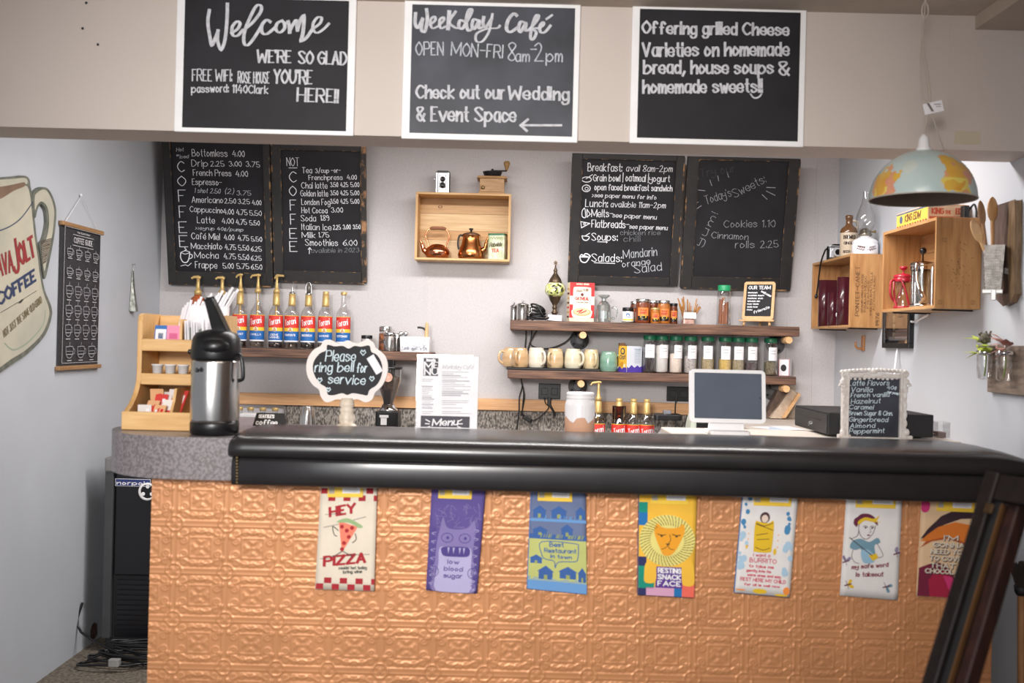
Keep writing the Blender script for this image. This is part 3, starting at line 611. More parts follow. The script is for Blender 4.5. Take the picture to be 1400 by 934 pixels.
def d4(mb, Q, A):
    for u0,u1,v0,v1,m_ in ((0,.14,0,.12,4),(.14,.64,0,.14,6),(.64,.78,0,.14,3),(.78,1,0,.22,7),(0,.28,.12,.50,5),(0,.14,.5,.66,4),(0,.15,1.2,1.42,3),(0,.15,1.42,1.6,5)): mb.rect(Q,u0,u1,v0,v1,.0011,m_,3)
    mb.poly(Q, circ(.5,.95,.49,.44,28), .0013, 1)
    for k_ in range(3):
        for i in range(46):
            q = i*2*math.pi/46+k_*.07; r_ = .30+k_*.065; lx(mb,Q,[(.5+r_*math.cos(q),.95+.9*r_*math.sin(q)),(.5+(r_+.05)*math.cos(q+.05),.95+.9*(r_+.05)*math.sin(q+.05))],.011,8,.0016)
    mb.poly(Q, smooth([(.27,1.12),(.32,1.24),(.40,1.18),(.52,1.16),(.68,1.18),(.78,1.24),(.80,1.1),(.74,.95),(.66,.80),(.56,.70),(.44,.70),(.38,.8),(.30,.98)],4,True), .0018, 2)
    for u in (.40,.66): lx(mb,Q,[(u-.07,1.06),(u,1.04),(u+.07,1.05)],.016,8,.0021,True); mb.poly(Q, circ(u,1.03,.022), .0021, 8)
    lx(mb,Q,[(.54,1.05),(.56,.96),(.5,.88)],.012,8,.0021,True); mb.poly(Q, [(.47,.90),(.56,.90),(.51,.86)], .0022, 8); lx(mb,Q,[(.40,.80),(.46,.82),(.51,.86),(.55,.81),(.62,.80)],.011,8,.0021,True)
    mb.poly(Q, smooth([(.13,.56),(.28,.54),(.32,.34),(.28,.22),(.12,.22),(.10,.34)],3,True), .0019, 0); mb.poly(Q, smooth([(.78,.56),(.94,.62),(1,.34),(.97,.2),(.8,.2),(.77,.34)],3,True), .0019, 0)
    mb.poly(Q, [(.30,.14),(.78,.14),(.78,.50),(.32,.50)], .0017, 9)
    for v,tx in ((.40,"RESTING"),(.29,"SNACK"),(.18,"FACE")): write(mb,Q,tx,(.35,v),(.75,v),.075,.021,.2,0,10,.0023)
def d5(mb, Q, A):
    rr = random.Random(9)
    for i in range(34):
        s_ = rr.random() < .5; u = rr.uniform(.0,.14) if s_ else rr.uniform(.84,.95); v = rr.uniform(.35,A-.05); a_ = rr.uniform(.02,.06)
        mb.poly(Q, circ(min(max(u,a_),1-a_),v,a_,a_*1.2,8), .0009+i*.00003, 0 if v > 1.1 else 1)
    mb.poly(Q, smooth([(.26,1.28),(.34,1.30),(.5,1.28),(.6,1.31),(.60,.86),(.56,.76),(.3,.76),(.27,.82)],3,True), .0015, 2)
    mb.poly(Q, circ(.43,1.38,.09,.10), .0016, 3); mb.poly(Q, circ(.43,1.36,.06,.07), .0018, 4)
    for p in ([(.28,1.26),(.60,1.16)],[(.3,.84),(.44,.80),(.56,.84)],[(.28,1.28),(.43,1.23),(.58,1.29)],[(.30,1.06),(.5,1.10)],[(.32,.98),(.54,1.0)]): lx(mb,Q,p,.011,3,.002,True)
    for v,tx,a,b,c_ in ((.68,"I want a",.28,.58,.05),(.57,"BURRITO",.22,.70,.075),(.48,"to take me",.22,.66,.045),(.40,"gently into its",.18,.62,.04),(.32,"warm arms and say",.20,.80,.04),(.23,"REST HERE MY CHILD",.08,.90,.055),(.15,"for all is well now",.16,.80,.035)):
        write(mb,Q,tx,(a,v),(b,v),c_,.012,0,0,5,.0015)
    for u,v,a_,b_,m_ in ((.10,.06,.09,.014,6),(.45,.06,.13,.045,2),(.93,.1,.06,.07,6),(.84,.02,.12,.02,2),(.14,.85,.02,.05,2),(.66,.78,.03,.06,2)): mb.poly(Q, circ(u,v,a_,b_), .0012, m_)
    for v in (.86,.98,1.08): mb.poly(Q, circ(.16,v,.012), .0012, 6); mb.poly(Q, circ(.70,v,.012), .0012, 6)
def d6(mb, Q, A):
    mb.poly(Q, smooth([(.20,1.44),(.28,1.5),(.42,1.5),(.54,1.42),(.58,1.3),(.50,1.36),(.36,1.42),(.24,1.34),(.2,1.26),(.14,1.32),(.15,1.4)],4,True), .0012, 0)
    mb.poly(Q, smooth([(.22,1.36),(.34,1.44),(.50,1.42),(.60,1.48),(.56,1.38),(.64,1.36),(.50,1.36),(.34,1.38),(.24,1.30)],4,True), .0014, 1)
    lx(mb,Q,[(.24,1.32),(.24,1.2),(.3,1.08),(.40,1.05),(.50,1.16),(.54,1.30)],.010,2,.0014,True); lx(mb,Q,[(.24,1.2),(.22,1.1),(.12,1.04)],.010,2,.0014,True)
    for u in (.36,.48): lx(mb,Q,[(u-.04,1.27),(u,1.29),(u+.04,1.26)],.010,2,.0014,True); mb.poly(Q, circ(u,1.255,.018), .0015, 2)
    lx(mb,Q,[(.44,1.25),(.46,1.18),(.43,1.17)],.008,2,.0014,True); mb.poly(Q, circ(.42,1.12,.028,.014), .0015, 0)
    mb.poly(Q, smooth([(.10,.88),(.14,1.0),(.28,1.05),(.44,1.0),(.58,1.08),(.64,1.0),(.54,.94),(.56,.78),(.5,.66),(.34,.68),(.3,.86),(.2,.84)],4,True), .0013, 3)
    mb.poly(Q, smooth([(.30,.82),(.42,.86),(.54,.76),(.54,.64),(.36,.62)],4,True), .0015, 4)
    mb.poly(Q, [(.44,.76),(.58,.80),(.62,.72),(.52,.66)], .0017, 1); lx(mb,Q,[(.08,1.06),(.5,.76)],.014,2,.0018)
    lx(mb,Q,[(.16,.84),(.14,.72),(.2,.62),(.28,.6)],.009,2,.0014,True); lx(mb,Q,[(.58,.98),(.66,.86),(.70,.76),(.6,.72)],.009,2,.0014,True)
    write(mb,Q,"my safe word",(.16,.49),(.80,.58),.07,.017,.2,.1,5,.0015); write(mb,Q,"is takeout",(.24,.36),(.72,.40),.075,.017,.2,.1,5,.0015)
    for u,v,q,m_ in ((.10,.20,.3,1),(.78,.22,-.4,3),(.94,.82,.9,6),(.04,.62,1.4,6)):
        for k_ in (-1,1):
            e = [(.0,.0),(.10,.05*k_),(.13,.0),(.05,-.02*k_)]; mb.poly(Q, smooth([(u+.9*(x_*math.cos(q+k_*.5)-y_*math.sin(q+k_*.5)), v+.9*(x_*math.sin(q+k_*.5)+y_*math.cos(q+k_*.5))) for x_,y_ in e],3,True), .0014, m_)
        lx(mb,Q,[(u-.05,v-.02),(u+.06,v+.02)],.022,0,.0017); lx(mb,Q,[(u,v),(u-.04,v+.07)],.008,2,.0017); lx(mb,Q,[(u,v),(u+.02,v-.07)],.008,2,.0017)
def d7(mb, Q, A):
    def band(pts, m_, l): mb.poly(Q, smooth(pts,5,True), l, m_)
    mb.poly(Q, [(0,1.02),(.12,1.2),(.35,1.44),(.6,1.56),(1,1.6),(1,1.42),(.7,1.40),(.4,1.28),(.15,1.05)], .0011, 0)
    mb.poly(Q, [(.0,.98),(.12,1.1),(.3,1.24),(.6,1.34),(1,1.28),(1,.9),(.7,1.02),(.4,1.06),(.1,.98)], .0012, 1); mb.poly(Q, [(.0,.86),(.2,.98),(.5,1.04),(.8,.94),(1,.78),(1,.9),(.7,1.02),(.4,1.06),(.1,.98)], .0013, 2)
    mb.poly(Q, [(0,0),(0,.50),(.14,.56),(.3,.62),(.46,.58),(.6,.44),(.72,.2),(.76,0)], .0012, 3); mb.poly(Q, [(.22,0),(.18,.28),(.3,.46),(.5,.48),(.62,.3),(.7,0)], .0013, 4); mb.poly(Q, [(.44,.38),(.6,.36),(.82,.06),(.80,0),(.62,0)], .0014, 5)
    mb.poly(Q, circ(.05,A-.12,.09,.12), .0012, 5)
    for v,tx,a,b in ((1.02,"I'M",.42,.66),(.89,"GONNA",.24,.78),(.77,"NEED YOU",.2,.84),(.65,"TO COVER",.18,.84),(.52,"THAT IN",.2,.84),(.42,"CHOCOLATE",.12,.86)):
        write(mb,Q,tx,(a+.012,v-.012),(b+.012,v-.012),.075,.032,.3,0,0,.0018,0); write(mb,Q,tx,(a,v),(b,v),.075,.022,.3,0,6,.0024,0)
navy = ink('navy', (62,64,120))
towel('cream and red checked tea towel with a pizza slice, leftmost on the copper front', ((440,664),(516,664),(432.5,804),(512,807)), ink('cream',(222,210,192)), ink('cream',0), d1,
  [ink('red',(166,38,48)), ink('dark',(58,62,60)), ink('salmon',(232,128,104)), ink('sage',(150,176,128))])
towel('purple tea towel with a scribbled monster reading low blood sugar', ((591.5,666),(664,668),(583.5,806),(652,810.5)), ink('purple',(92,78,142)), ink('purple',0), d2,
  [ink('mauve',(128,116,168)), ink('lilac',(176,170,208)), ink('violet',(78,64,132))])
towel('blue and lime tea towel with little houses reading Best Restaurant in town', ((726.6,669),(800.6,671),(721,804),(802,812)), ink('slate_blue',(104,116,150)), ink('blue',(84,124,184)), d3,
  [ink('deep_blue',(58,96,158)), ink('lime',(186,190,116)), ink('olive',(150,158,96)), ink('sky',(104,152,206))])
towel('yellow tea towel with a lion face reading Resting Snack Face', ((873.6,672),(952.5,674),(872,812),(948,816)), ink('sun',(238,186,62)), ink('navy',0), d4,
  [ink('sun',0), ink('pale_yellow',(226,214,126)), ink('orange',(234,160,40)), ink('cyan_blue',(32,112,176)), ink('navy2',(44,48,96)), ink('teal',(20,142,120)), ink('pink',(212,160,190)), ink('coral',(232,104,88)), ink('brown_line',(86,66,34)), ink('grape',(92,56,140)), PAPER], tag=(.2,.85))
towel('white tea towel with a person wrapped as a yellow burrito', ((1015.6,675),(1090.6,677),(1003.6,809),(1078.4,815.6)), ink('white',(228,224,222)), ink('cyan_blue',0), d5,
  [ink('sea_blue',(70,134,180)), ink('pale_blue',(170,200,222)), ink('mustard',(226,186,40)), ink('dark_brown',(72,44,46)), ink('skin',(226,206,190)), ink('rose',(204,72,92)), ink('tangerine',(240,142,62))], tag=(.2,.88))
towel('white tea towel with a drawn cook and insects reading my safe word is takeout', ((1158,678),(1232.5,680),(1149,813),(1226.4,819.6)), ink('white',0), ink('white',0), d6,
  [ink('plum',(104,38,64)), ink('mustard',0), ink('dark_brown',0), ink('dusty_blue',(112,150,168)), ink('light_blue',(150,188,212)), ink('maroon',(128,40,56)), ink('greyblue',(140,130,160))], tag=(.15,.88))
towel('maroon, orange and pink tea towel half behind the easel, rightmost on the front', ((1260.5,682),(1337,685),(1253,814),(1329,818)), ink('sand',(222,188,150)), ink('sand',0), d7,
  [ink('near_black',(56,34,42)), ink('burnt_orange',(214,118,40)), ink('rust',(172,84,44)), ink('wine',(118,28,58)), ink('crimson',(166,30,64)), ink('hot_pink',(206,54,116)), ink('cream',0)], tag=(.25,.92))

# ------------------------------------------------------------ left end: cooler, cables, organiser, airpot
gloss = mat('glossy_black_panel', (24,23,27), .25, var=.1, vs=4)
t = thing('cooler', 'black upright drinks cooler with grille standing by the left wall', 'cooler', (-1.5, 4.7, 0))
part('body', MB().box(-1.785, -1.225, 4.44, 5.0, .0, .855), BLACKM, t, .008)
part('door', MB().box(-1.745, -1.23, 4.42, 4.442, .34, .845), gloss, t, .006)
part('side_trim', MB().box(-1.788, -1.750, 4.41, 4.45, .06, .86), mat('grey_trim', (66,66,68), .4), t, .004)
part('top_cap', MB().box(-1.79, -1.71, 4.405, 4.5, .80, .862), mat('grey_cap', (120,118,118), .5), t, .006)
mb = MB()
for i in range(11): mb.box(-1.73, -1.24, 4.424, 4.444, .08+i*.0225, .092+i*.0225)
mb.box(-1.74, -1.235, 4.434, 4.442, .06, .335); part('grille', mb, gloss, t)
F = FZ(4.4195); mb = MB(); a = F.uv(157.5,664.5); b = F.uv(206,655.5)
mb.rect(F, a[0], b[0], a[1], b[1], 0, 0); mb.rect(F, a[0]+.0022, b[0]-.002, a[1]+.002, b[1]-.002, .0006, 1); write(mb, F, "norpole", (a[0]+.008, a[1]+.007), (b[0]-.004, a[1]+.007), .0150, .0036, .1, 0, 2, .0012, 0)
part('name_plate', mb, [PAPER, mat('plate_blue', (36,52,110), .5), PAPER], t)
c = F.uv(202,672); mb = MB(); mb.lathe([(.031,0),(.039,.002),(.039,.008),(.031,.006)], n=28, caps=False)
mb.v = [V((c[0]+q.x, 4.4195-q.z, c[1]+q.y)) for q in mb.v]
for k in range(3): q = math.radians(90+120*k); mb.disc(F, c[0]+.022*math.cos(q), c[1]+.022*math.sin(q), .0085, .003)
part('round_badge', mb, WHITE, t)
rr = random.Random(4)
for k in range(7):
    x, y = -1.66+.05*k, 4.20+.02*(k%3); pts = []
    for i in range(14):
        q = i*.75+k; pts.append((x+(.14+.02*k)*math.cos(q)*(1 if k < 5 else 1.3), y+.055*math.sin(q)+.02*k, .012+.0085*k+rr.uniform(0,.02)))
    pts = [(min(max(p[0],-1.86),-1.16), p[1], p[2]) for p in pts]
    if k == 0: pts = [(-1.87,4.40,.22),(-1.855,4.36,.1)]+pts
    single('power_cable', MB().tube(sm3(pts, 5), .0055, 6), BLACK, 'black cable in the tangled heap on the floor before the cooler', 'cable', 'cables heaped on the floor by the cooler')
single('power_plug', MB().rbox(-1.645,-1.60,4.13,4.165,.03,.055,.008), mat('grey_plug', (150,148,146), .5), 'pale plug lying on the heap of black cables', 'plug')

# condiment organiser
zb = 1.121; x0 = P(168,590,3.06).x; x1 = x0+.268; yf, yk = 3.06, 3.27
t = thing('condiment_organizer', 'three tier bamboo condiment organizer at the left end of the bar', 'organizer', ((x0+x1)/2, 3.17, zb))
yk = 3.33; side = [(yf,0),(yf,.05),(3.075,.06),(3.10,.073),(3.13,.097),(3.15,.123),(3.16,.145),(3.163,.175),(3.163,.335),(3.172,.352),(3.19,.358),(yk,.358),(yk,0)]
for xa in (x0+.012, x1):
    G = Frame((xa, 0, zb), (0,1,0), (0,0,1)); part('side_panel', MB().poly(G, side, 0, back=-.012), BAMBOOZ, t, .003)
part('back_panel', MB().box(x0+.012, x1-.012, yk-.008, yk, 0+zb, zb+.358), BAMBOO, t, .003)
part('shelf', MB().box(x0+.012, x1-.012, yf+.006, yk-.008, zb, zb+.010), BAMBOO, t); part('front_rail', MB().box(x0-.002, x1+.002, yf-.010, yf, zb, zb+.056), BAMBOO, t, .003)
part('shelf', MB().box(x0+.012, x1-.012, 3.17, yk-.008, zb+.158, zb+.166), BAMBOO, t); part('front_rail', MB().box(x0+.0125, x1-.0125, 3.160, 3.171, zb+.134, zb+.170), BAMBOO, t, .003)
part('shelf', MB().box(x0+.012, x1-.012, 3.17, yk-.008, zb+.254, zb+.262), BAMBOO, t); part('front_rail', MB().box(x0+.0125, x1-.0125, 3.162, 3.173, zb+.241, zb+.279), BAMBOO, t, .003)
G = Frame((x0+.13, 0, zb), (0,1,0), (0,0,1)); part('divider', MB().poly(G, [(yf+.005,.012),(yf+.02,.03),(yf+.06,.085),(yf+.075,.125),(yk-.01,.125),(yk-.01,.012)], 0, back=.008), BAMBOOZ, t)
part('divider', MB().box(x0+.125, x0+.133, 3.185, yk-.01, zb+.262, zb+.345), BAMBOOZ, t)
cup = lambda: MB().lathe([(.0145,0),(.0175,.029),(.0195,.029),(.0195,.032),(.0,.0325)], n=16)
xs = [x0+.055, x0+.096, x0+.137, x0+.225, x0+.181]
for i, x in enumerate(xs):
    if i == 0:
        mb = cup(); mb.v = [q+V((x,3.193,zb+.1665)) for q in mb.v]; c0 = single('creamer_cup', mb, WHITE, 'white creamer cup on the middle tier of the bamboo organizer', 'creamer cup', 'creamer cups on the middle tier')
    else: dup(c0, (x, 3.193, zb+.1665))
def packet(name, x, y, zz, w_, h, m_, label, group, tilt, rz=0, pr=None, th=.0025):
    mb = MB(); mb.T = Matrix.Translation((x,y,zz)) @ Matrix.Rotation(rz,4,'Z') @ Matrix.Rotation(tilt,4,'X')
    mb.box(-w_/2,w_/2,-th/2,th/2,0,h)
    for (a,b,c_,d,k) in (pr or []): mb.box(a*w_,b*w_,-th/2-.0004,th/2,c_*h,d*h,k)
    return single(name, mb, m_, label, 'packet', group)
for i in range(5): packet('sugar_packet', x0+.062+.001*i, 3.19+.011*i, zb+.262, .040, .062, [BLUEL,PAPER], 'blue and white sweetener packet on the top tier of the organizer', 'blue sweetener packets', -.15, 0, [(-.42,.42,.12,.8,1),(-.2,.2,.3,.6,0)])
for i in range(6): packet('sweetener_packet', x0+.103+.0008*i, 3.19+.010*i, zb+.262, .044, .062, [mat('pink_packet',(232,140,172),.6), mat('rose_print',(206,90,136),.6)], 'pink sweetener packet on the top tier of the organizer', 'pink sweetener packets', -.12, 0, [(-.3,.3,.3,.6,1)])
wp = [PAPER, mat('sachet_print',(150,156,146),.7)]
for i in range(22): packet('sugar_sachet', x0+.148+.0042*i, 3.212+.014*math.sin(i*1.7), zb+.262, .045, .078+.006*math.sin(i*2.3), wp, 'white sugar sachet in the packed row on the top tier of the organizer', 'white sugar sachets', -.05, 1.35+.15*math.sin(i), [(-.3,.1,.2,.7,1)], .004)
CLF = glass('cellophane', (240,236,236), .72, .1)
for i in range(16):
    rr = random.Random(i); k = i%4; col = [(226,220,216),(210,70,66),(232,226,222),(228,176,130)][k]
    packet('snack_packet', x0+.050+.0115*(i%7)+.002*(i//7), yf+.040+.024*(i//4), zb+.012+.010*(i//4), .040, .066+.006*(i//4), [mat('wrap_%d'%k, col, .22, coat=.5), mat('wrap_red',(206,40,48),.3), PAPER], 'glossy wrapped packet in the bottom bin of the organizer', 'wrapped packets in the bottom bin', -.45-.12*(i%3), rr.uniform(-.5,.5), [(-.35,.1,.25,.5,1 if k != 1 else 2),(.12,.35,.45,.8,1 if k == 3 else 2)], .005)
for i in range(22):
    mb = MB(); x = x0+.075+.0046*i; mb.tube([(x, 3.300-.004*(i%3), zb+.264),(x+.02+.004*i, 3.308-.004*(i%3), zb+.385+.006*(i%4)+.0028*i)], .0042, 6)
    single('drinking_straw', mb, PAPER, 'white wrapped straw leaning in the bunch behind the organizer', 'straw', 'white straws behind the organizer')
t = thing('napkin_stack', 'white napkin stack standing in the back of the organizer', 'napkins', (x0+.23, 3.24, zb+.253))
part('napkins', MB().box(x0+.125, x0+.252, 3.27, 3.296, zb+.262, zb+.392), PAPER, t, .004)

# airpot
cx = P(294.5, 560, 2.99).x; cy = 2.985
t = thing('airpot', 'stainless steel airpot with black pump head on the bar left end', 'airpot', (cx, cy, 1.121))
part('base_ring', MB().lathe([(.066,0),(.071,.004),(.072,.034),(.070,.038)], (cx,cy,1.121), 32), BLACK, t)
part('body', MB().lathe([(.0705,.036),(.0715,.045),(.0715,.215),(.070,.224)], (cx,cy,1.121), 40), STEEL, t)
part('head', MB().lathe([(.072,.222),(.074,.228),(.074,.25),(.070,.285),(.060,.302),(.03,.312),(0,.314)], (cx,cy,1.121), 32), BLACK, t)
mb = MB(); mb.sph((cx+.006, cy-.030, 1.121+.262), .052, .050, .036, n=20, k=10); part('spout_housing', mb, BLACK, t)
G = Frame((cx-.010, cy-.005, 1.121+.29), (1,0,0), (0,-.25,1)); part('pump_lever', MB().poly(G, [(-.015,.115),(.004,.118),(.016,.10),(.045,.03),(.056,.0),(.012,.0),(.002,.03)], .012, back=-.012), BLACK, t, .004)
mb = MB(); mb.tube(sm3([(cx+.070,cy-.02,1.121+.24),(cx+.082,cy-.03,1.121+.235),(cx+.090,cy-.034,1.121+.20),(cx+.090,cy-.034,1.121+.17),(cx+.076,cy-.03,1.121+.163)]), .006, 8); part('carry_handle', mb, BLACK, t)
mb = MB(); mb.sph((cx-.075,cy-.01,1.121+.245), .008); part('hinge_knob', mb, BLACK, t)
K = Cyl((cx,cy,1.121), .0717); mb = MB(); write(mb, K, "Curtis", (-.045,.186), (-.018,.189), .012, .0022, .3, .3, 0, .0006); part('script_logo', mb, BLACK, t)
# ------------------------------------------------------------ shelves on the back wall
def X(px, d, py=467): return P(px, py, d).x
def shelf(label, xa, xb, zt, th, yf, brs, tone):
    t = thing('wall_shelf', label, 'shelf', ((xa+xb)/2, YB, zt-th))
    part('board', MB().box(xa, xb, yf, YB-.001, zt-th, zt), tone, t, .004)
    for x in brs:
        mb = MB(); mb.lathe([(.05,0),(.05,.008),(.022,.012),(.020,.03)], n=24); mb.v = [V((x+q.x, YB-.001-q.z, zt-th-.044+q.y)) for q in mb.v]
        for q in range(4):
            c = V((x+.035*math.cos(q*1.571+.6), YB-.010, zt-th-.044+.035*math.sin(q*1.571+.6))); mb.sph(c, .007, .004, .007, m=1, n=8, k=4)
        b = part('flange', mb, [mat('cast_iron', (104,104,106), .6), BLACK], t)
        part('pipe', MB().tube([(x,YB-.02,zt-th-.019),(x,yf+.05,zt-th-.019)], .0165, 14), mat('cast_iron'), t)
        part('dowel_end', MB().tube([(x,yf+.06,zt-th-.019),(x,yf-.028,zt-th-.019)], .0175, 16), LIGHTW, t, .002)
ZU, ZL, ZS = 1.530, 1.276, 1.354
SHW = WALNUT
shelf('upper dark wood shelf on the right of the back wall, lamp and honey on it', X(697,5.06), X(1093,5.06), ZU, .050, 5.06, (X(797,5.03),X(1079,5.03)), SHW)
shelf('long lower dark wood shelf on the right, holding mugs and spice jars', X(695,5.06), X(1090,5.06), ZL, .043, 5.06, (X(796,5.03),X(1077,5.03)), SHW)
t = thing('wall_shelf', 'dark wood shelf holding the syrup bottles on the left half of the back wall', 'shelf', (-.9, YB, ZS-.045))
part('board', MB().box(X(225,5.06), X(591,5.06), 5.06, YB-.001, ZS-.045, ZS), SHW, t, .004)
for px in (300, 533):
    x = X(px,5.2); part('bracket', MB().box(x-.02,x+.02,5.10,YB-.001,ZS-.075,ZS-.045).box(x-.02,x+.02,YB-.015,YB-.001,ZS-.16,ZS-.07), BLACKM, t, .002)

# ------------------------------------------------------------ syrup bottles
SYR = {'clear':(226,214,200), 'amber':(150,74,40), 'dark':(70,34,30)}
PORT = mat('portrait_tan', (196,160,120), .6)
def torani(px, d, zb, flavour, top, fill=.05, liquid='amber', label='', h=.295, r=.0365, group='syrup bottles on the left shelf', name='syrup_bottle', sleeve=True, py=470):
    p = P(px, py, d); c = V((p.x, d, zb)); t = thing(name, label, 'bottle', c, group); k = h/.295
    G_ = [(r*.96,0),(r,.004),(r,.178*k),(r*.92,.195*k),(r*.62,.213*k),(.0155,.228*k),(.0135,.25*k),(.0135,.285*k)]
    part('bottle', MB().lathe(G_, c, 28, caps=False).lathe([(r*.96,0),(.0001,.006)], c, 28), CLEAR, t)
    if fill > 0: part('syrup', MB().lathe([(r*.9,.006),(r*.94,.012),(r*.94,fill*k),(0,fill*k+.0005)], c, 24), glass('syrup_'+liquid, SYR[liquid], .93), t)
    K = Cyl(c, r); mb = MB(); w_ = r*1.75
    for v0,v1,m_ in ((.108,.170,0),(.090,.108,1),(.043,.090,2),(.036,.043,3)): mb.rect(K, -w_, w_, v0*k, v1*k, .0006, m_, 16)
    mb.rect(K, -w_, w_, .1695*k, .172*k, .0007, 1, 16)
    write(mb, K, "Torani", (-.028,.118*k), (.030,.132*k), .030*k, .0034, .35, .12, 3, .0012, 0)
    mb.disc(K, .002, .099*k, .0115, .0010, 3, 16); mb.disc(K, .001, .094*k, .009, .0014, 4, 12, .006); mb.disc(K, .002, .105*k, .005, .0014, 4, 10)
    for i, tx in enumerate(flavour.split('/')):
        L = min(.058, .0085*len(tx)); write(mb, K, tx, (-L/2,(.066-.013*i)*k), (L/2,(.066-.013*i)*k), .010*k, .0016, .1, 0, 3, .0012, 0)
    part('label', mb, [REDL, YELL, BLUEL, PAPER, PORT], t)
    if sleeve: part('neck_sleeve', MB().lathe([(.0185,.222*k),(.0185,.232*k),(.0165,.284*k),(.0145,.285*k)], c, 20), GOLD, t)
    z = .285*k
    if top == 'cap': part('cap', MB().lathe([(.0155,z),(.0160,z+.002),(.0160,z+.014),(.0145,z+.016),(0,z+.016)], c, 20), GOLD, t)
    elif top == 'pump' or top == 'pumpr' or top == 'pumpl':
        u = {'pump':(-.024,.010),'pumpl':(-.040,.012),'pumpr':(-.012,.036)}[top]
        q = part('pump', MB().lathe([(.016,z),(.0165,z+.018),(.010,z+.024),(.008,z+.05),(.006,z+.06),(.006,z+.088)], c, 18), GOLD, t)
        part('spout', MB().tube([c+V((u[0],0,z+.078)),c+V((u[0]+.008,0,z+.090)),c+V((0,0,z+.094)),c+V((u[1],0,z+.092))], [.0045,.006,.0075,.006], 10), GOLD, q)
        part('dip_tube', MB().tube([c+V((0,0,z)),c+V((0,0,.17*k))], .006, 8), GOLD, q)
    elif top == 'pourer':
        part('pourer', MB().lathe([(.0155,z),(.0155,z+.006),(.010,z+.010)], c, 16).tube([c+V((0,0,z+.008)),c+V((.001,0,z+.05)),c+V((.004,-.004,z+.062))], [.006,.0035,.003], 10), [STEEL], t)
    elif top == 'flip':
        q = part('stopper_cage', MB().lathe([(.017,z-.004),(.018,z),(.013,z+.008)], c, 16).tube(sm3([c+V((-.013,-.006,z)),c+V((-.013,-.006,z+.04)),c+V((-.006,-.006,z+.058)),c+V((.006,-.006,z+.058)),c+V((.013,-.006,z+.04)),c+V((.013,-.006,z))]), .0024, 6), STEEL, t)
        part('stopper', MB().lathe([(.010,z+.006),(.012,z+.03),(.009,z+.05),(0,z+.052)], c, 14), mat('smoked_stopper', (92,88,82), .2, coat=.5), q)
    return t
BD = 5.165
for px, fl, top, fill, liq, tl in ((327,'HAZELNUT','pump',.045,'amber','gold pump syrup bottle with blue HAZELNUT label, half hidden by the airpot'),
  (351,'VANILLA','pumpl',.04,'clear','gold pump syrup bottle with VANILLA label, spout turned left'),
  (376.5,'CREME/CARAMEL','pumpr',.040,'amber','gold pump syrup bottle with two line CREME CARAMEL label'),
  (398,'PUMPKIN PIE','pourer',.03,'clear','syrup bottle with thin metal pourer and PUMPKIN PIE label'),
  (420.5,'GINGERBREAD','flip',.05,'dark','syrup bottle with dark syrup and wire caged stopper, GINGERBREAD label'),
  (444,'ALMOND','cap',.04,'clear','gold capped syrup bottle with gold neck sleeve, second from right end'),
  (468.7,'PEPPERMINT','cap',.04,'clear','gold capped syrup bottle with bare glass neck, right end of the row')):
    torani(px, BD, ZS, fl, top, fill, liq, tl, sleeve=(px != 468.7 and px != 351))
def sauce(px, col, coat, label):
    c = V((X(px,BD), BD, ZS)); t = thing('sauce_bottle', label, 'bottle', c, 'syrup bottles on the left shelf')
    part('bottle', MB().lathe([(.036,0),(.038,.005),(.038,.235),(.034,.25),(.018,.262),(.018,.272)], c, 28), col, t)
    q = part('pump', MB().lathe([(.019,.268),(.019,.29),(.011,.297),(.009,.32),(.008,.352)], c, 18), GOLD, t)
    part('spout', MB().tube([c+V((-.034,-.004,.352)),c+V((-.022,-.003,.36)),c+V((0,0,.360)),c+V((.012,0,.356))], [.006,.007,.010,.008], 10), GOLD, q)
    K = Cyl(c, .038); mb = MB(); mb.rect(K,-.05,.05,.08,.19,.0006,0,14); part('label', mb, [REDL], t)
sauce(269, mat('caramel_sauce', (164,84,44), .25, coat=.6), 0, 'caramel coloured sauce bottle with gold pump behind the white straws')
sauce(302, mat('chocolate_sauce', (44,24,26), .2, coat=.6), 0, 'dark chocolate sauce bottle with gold pump behind the airpot lever')
ZC = .851
torani(820, 5.0, ZC, 'VANILLA', 'pumpl', .2, 'clear', 'pump topped syrup bottle on the rear worktop right of the mason jar', h=.291, group='syrup bottles on the rear worktop')
torani(848.6, 5.0, ZC, 'CARAMEL', 'cap', .262, 'amber', 'amber syrup bottle with gold cap on the rear worktop, leftmost capped one', h=.291, group='syrup bottles on the rear worktop')
torani(868.5, 5.0, ZC, 'COCONUT', 'cap', .12, 'clear', 'clear syrup bottle with gold cap between amber bottle and last bottle', h=.290, group='syrup bottles on the rear worktop')
torani(886.5, 5.0, ZC, 'MANGO', 'cap', .12, 'clear', 'clear syrup bottle with gold cap beside the black lidded canister', h=.290, group='syrup bottles on the rear worktop')
for i, px in enumerate((330, 345, 361.5, 378.5)):
    torani(px, 5.0, ZC, 'LIME', 'cap', .1, 'clear', ['short gold capped bottle mostly hidden by the airpot','short gold capped bottle above the white box','short gold capped bottle behind the left half of the coffee tent sign','short gold capped bottle behind the right edge of the coffee tent sign'][i], h=.198, r=.03, group='short bottles on the rear worktop', name='short_bottle', sleeve=False)

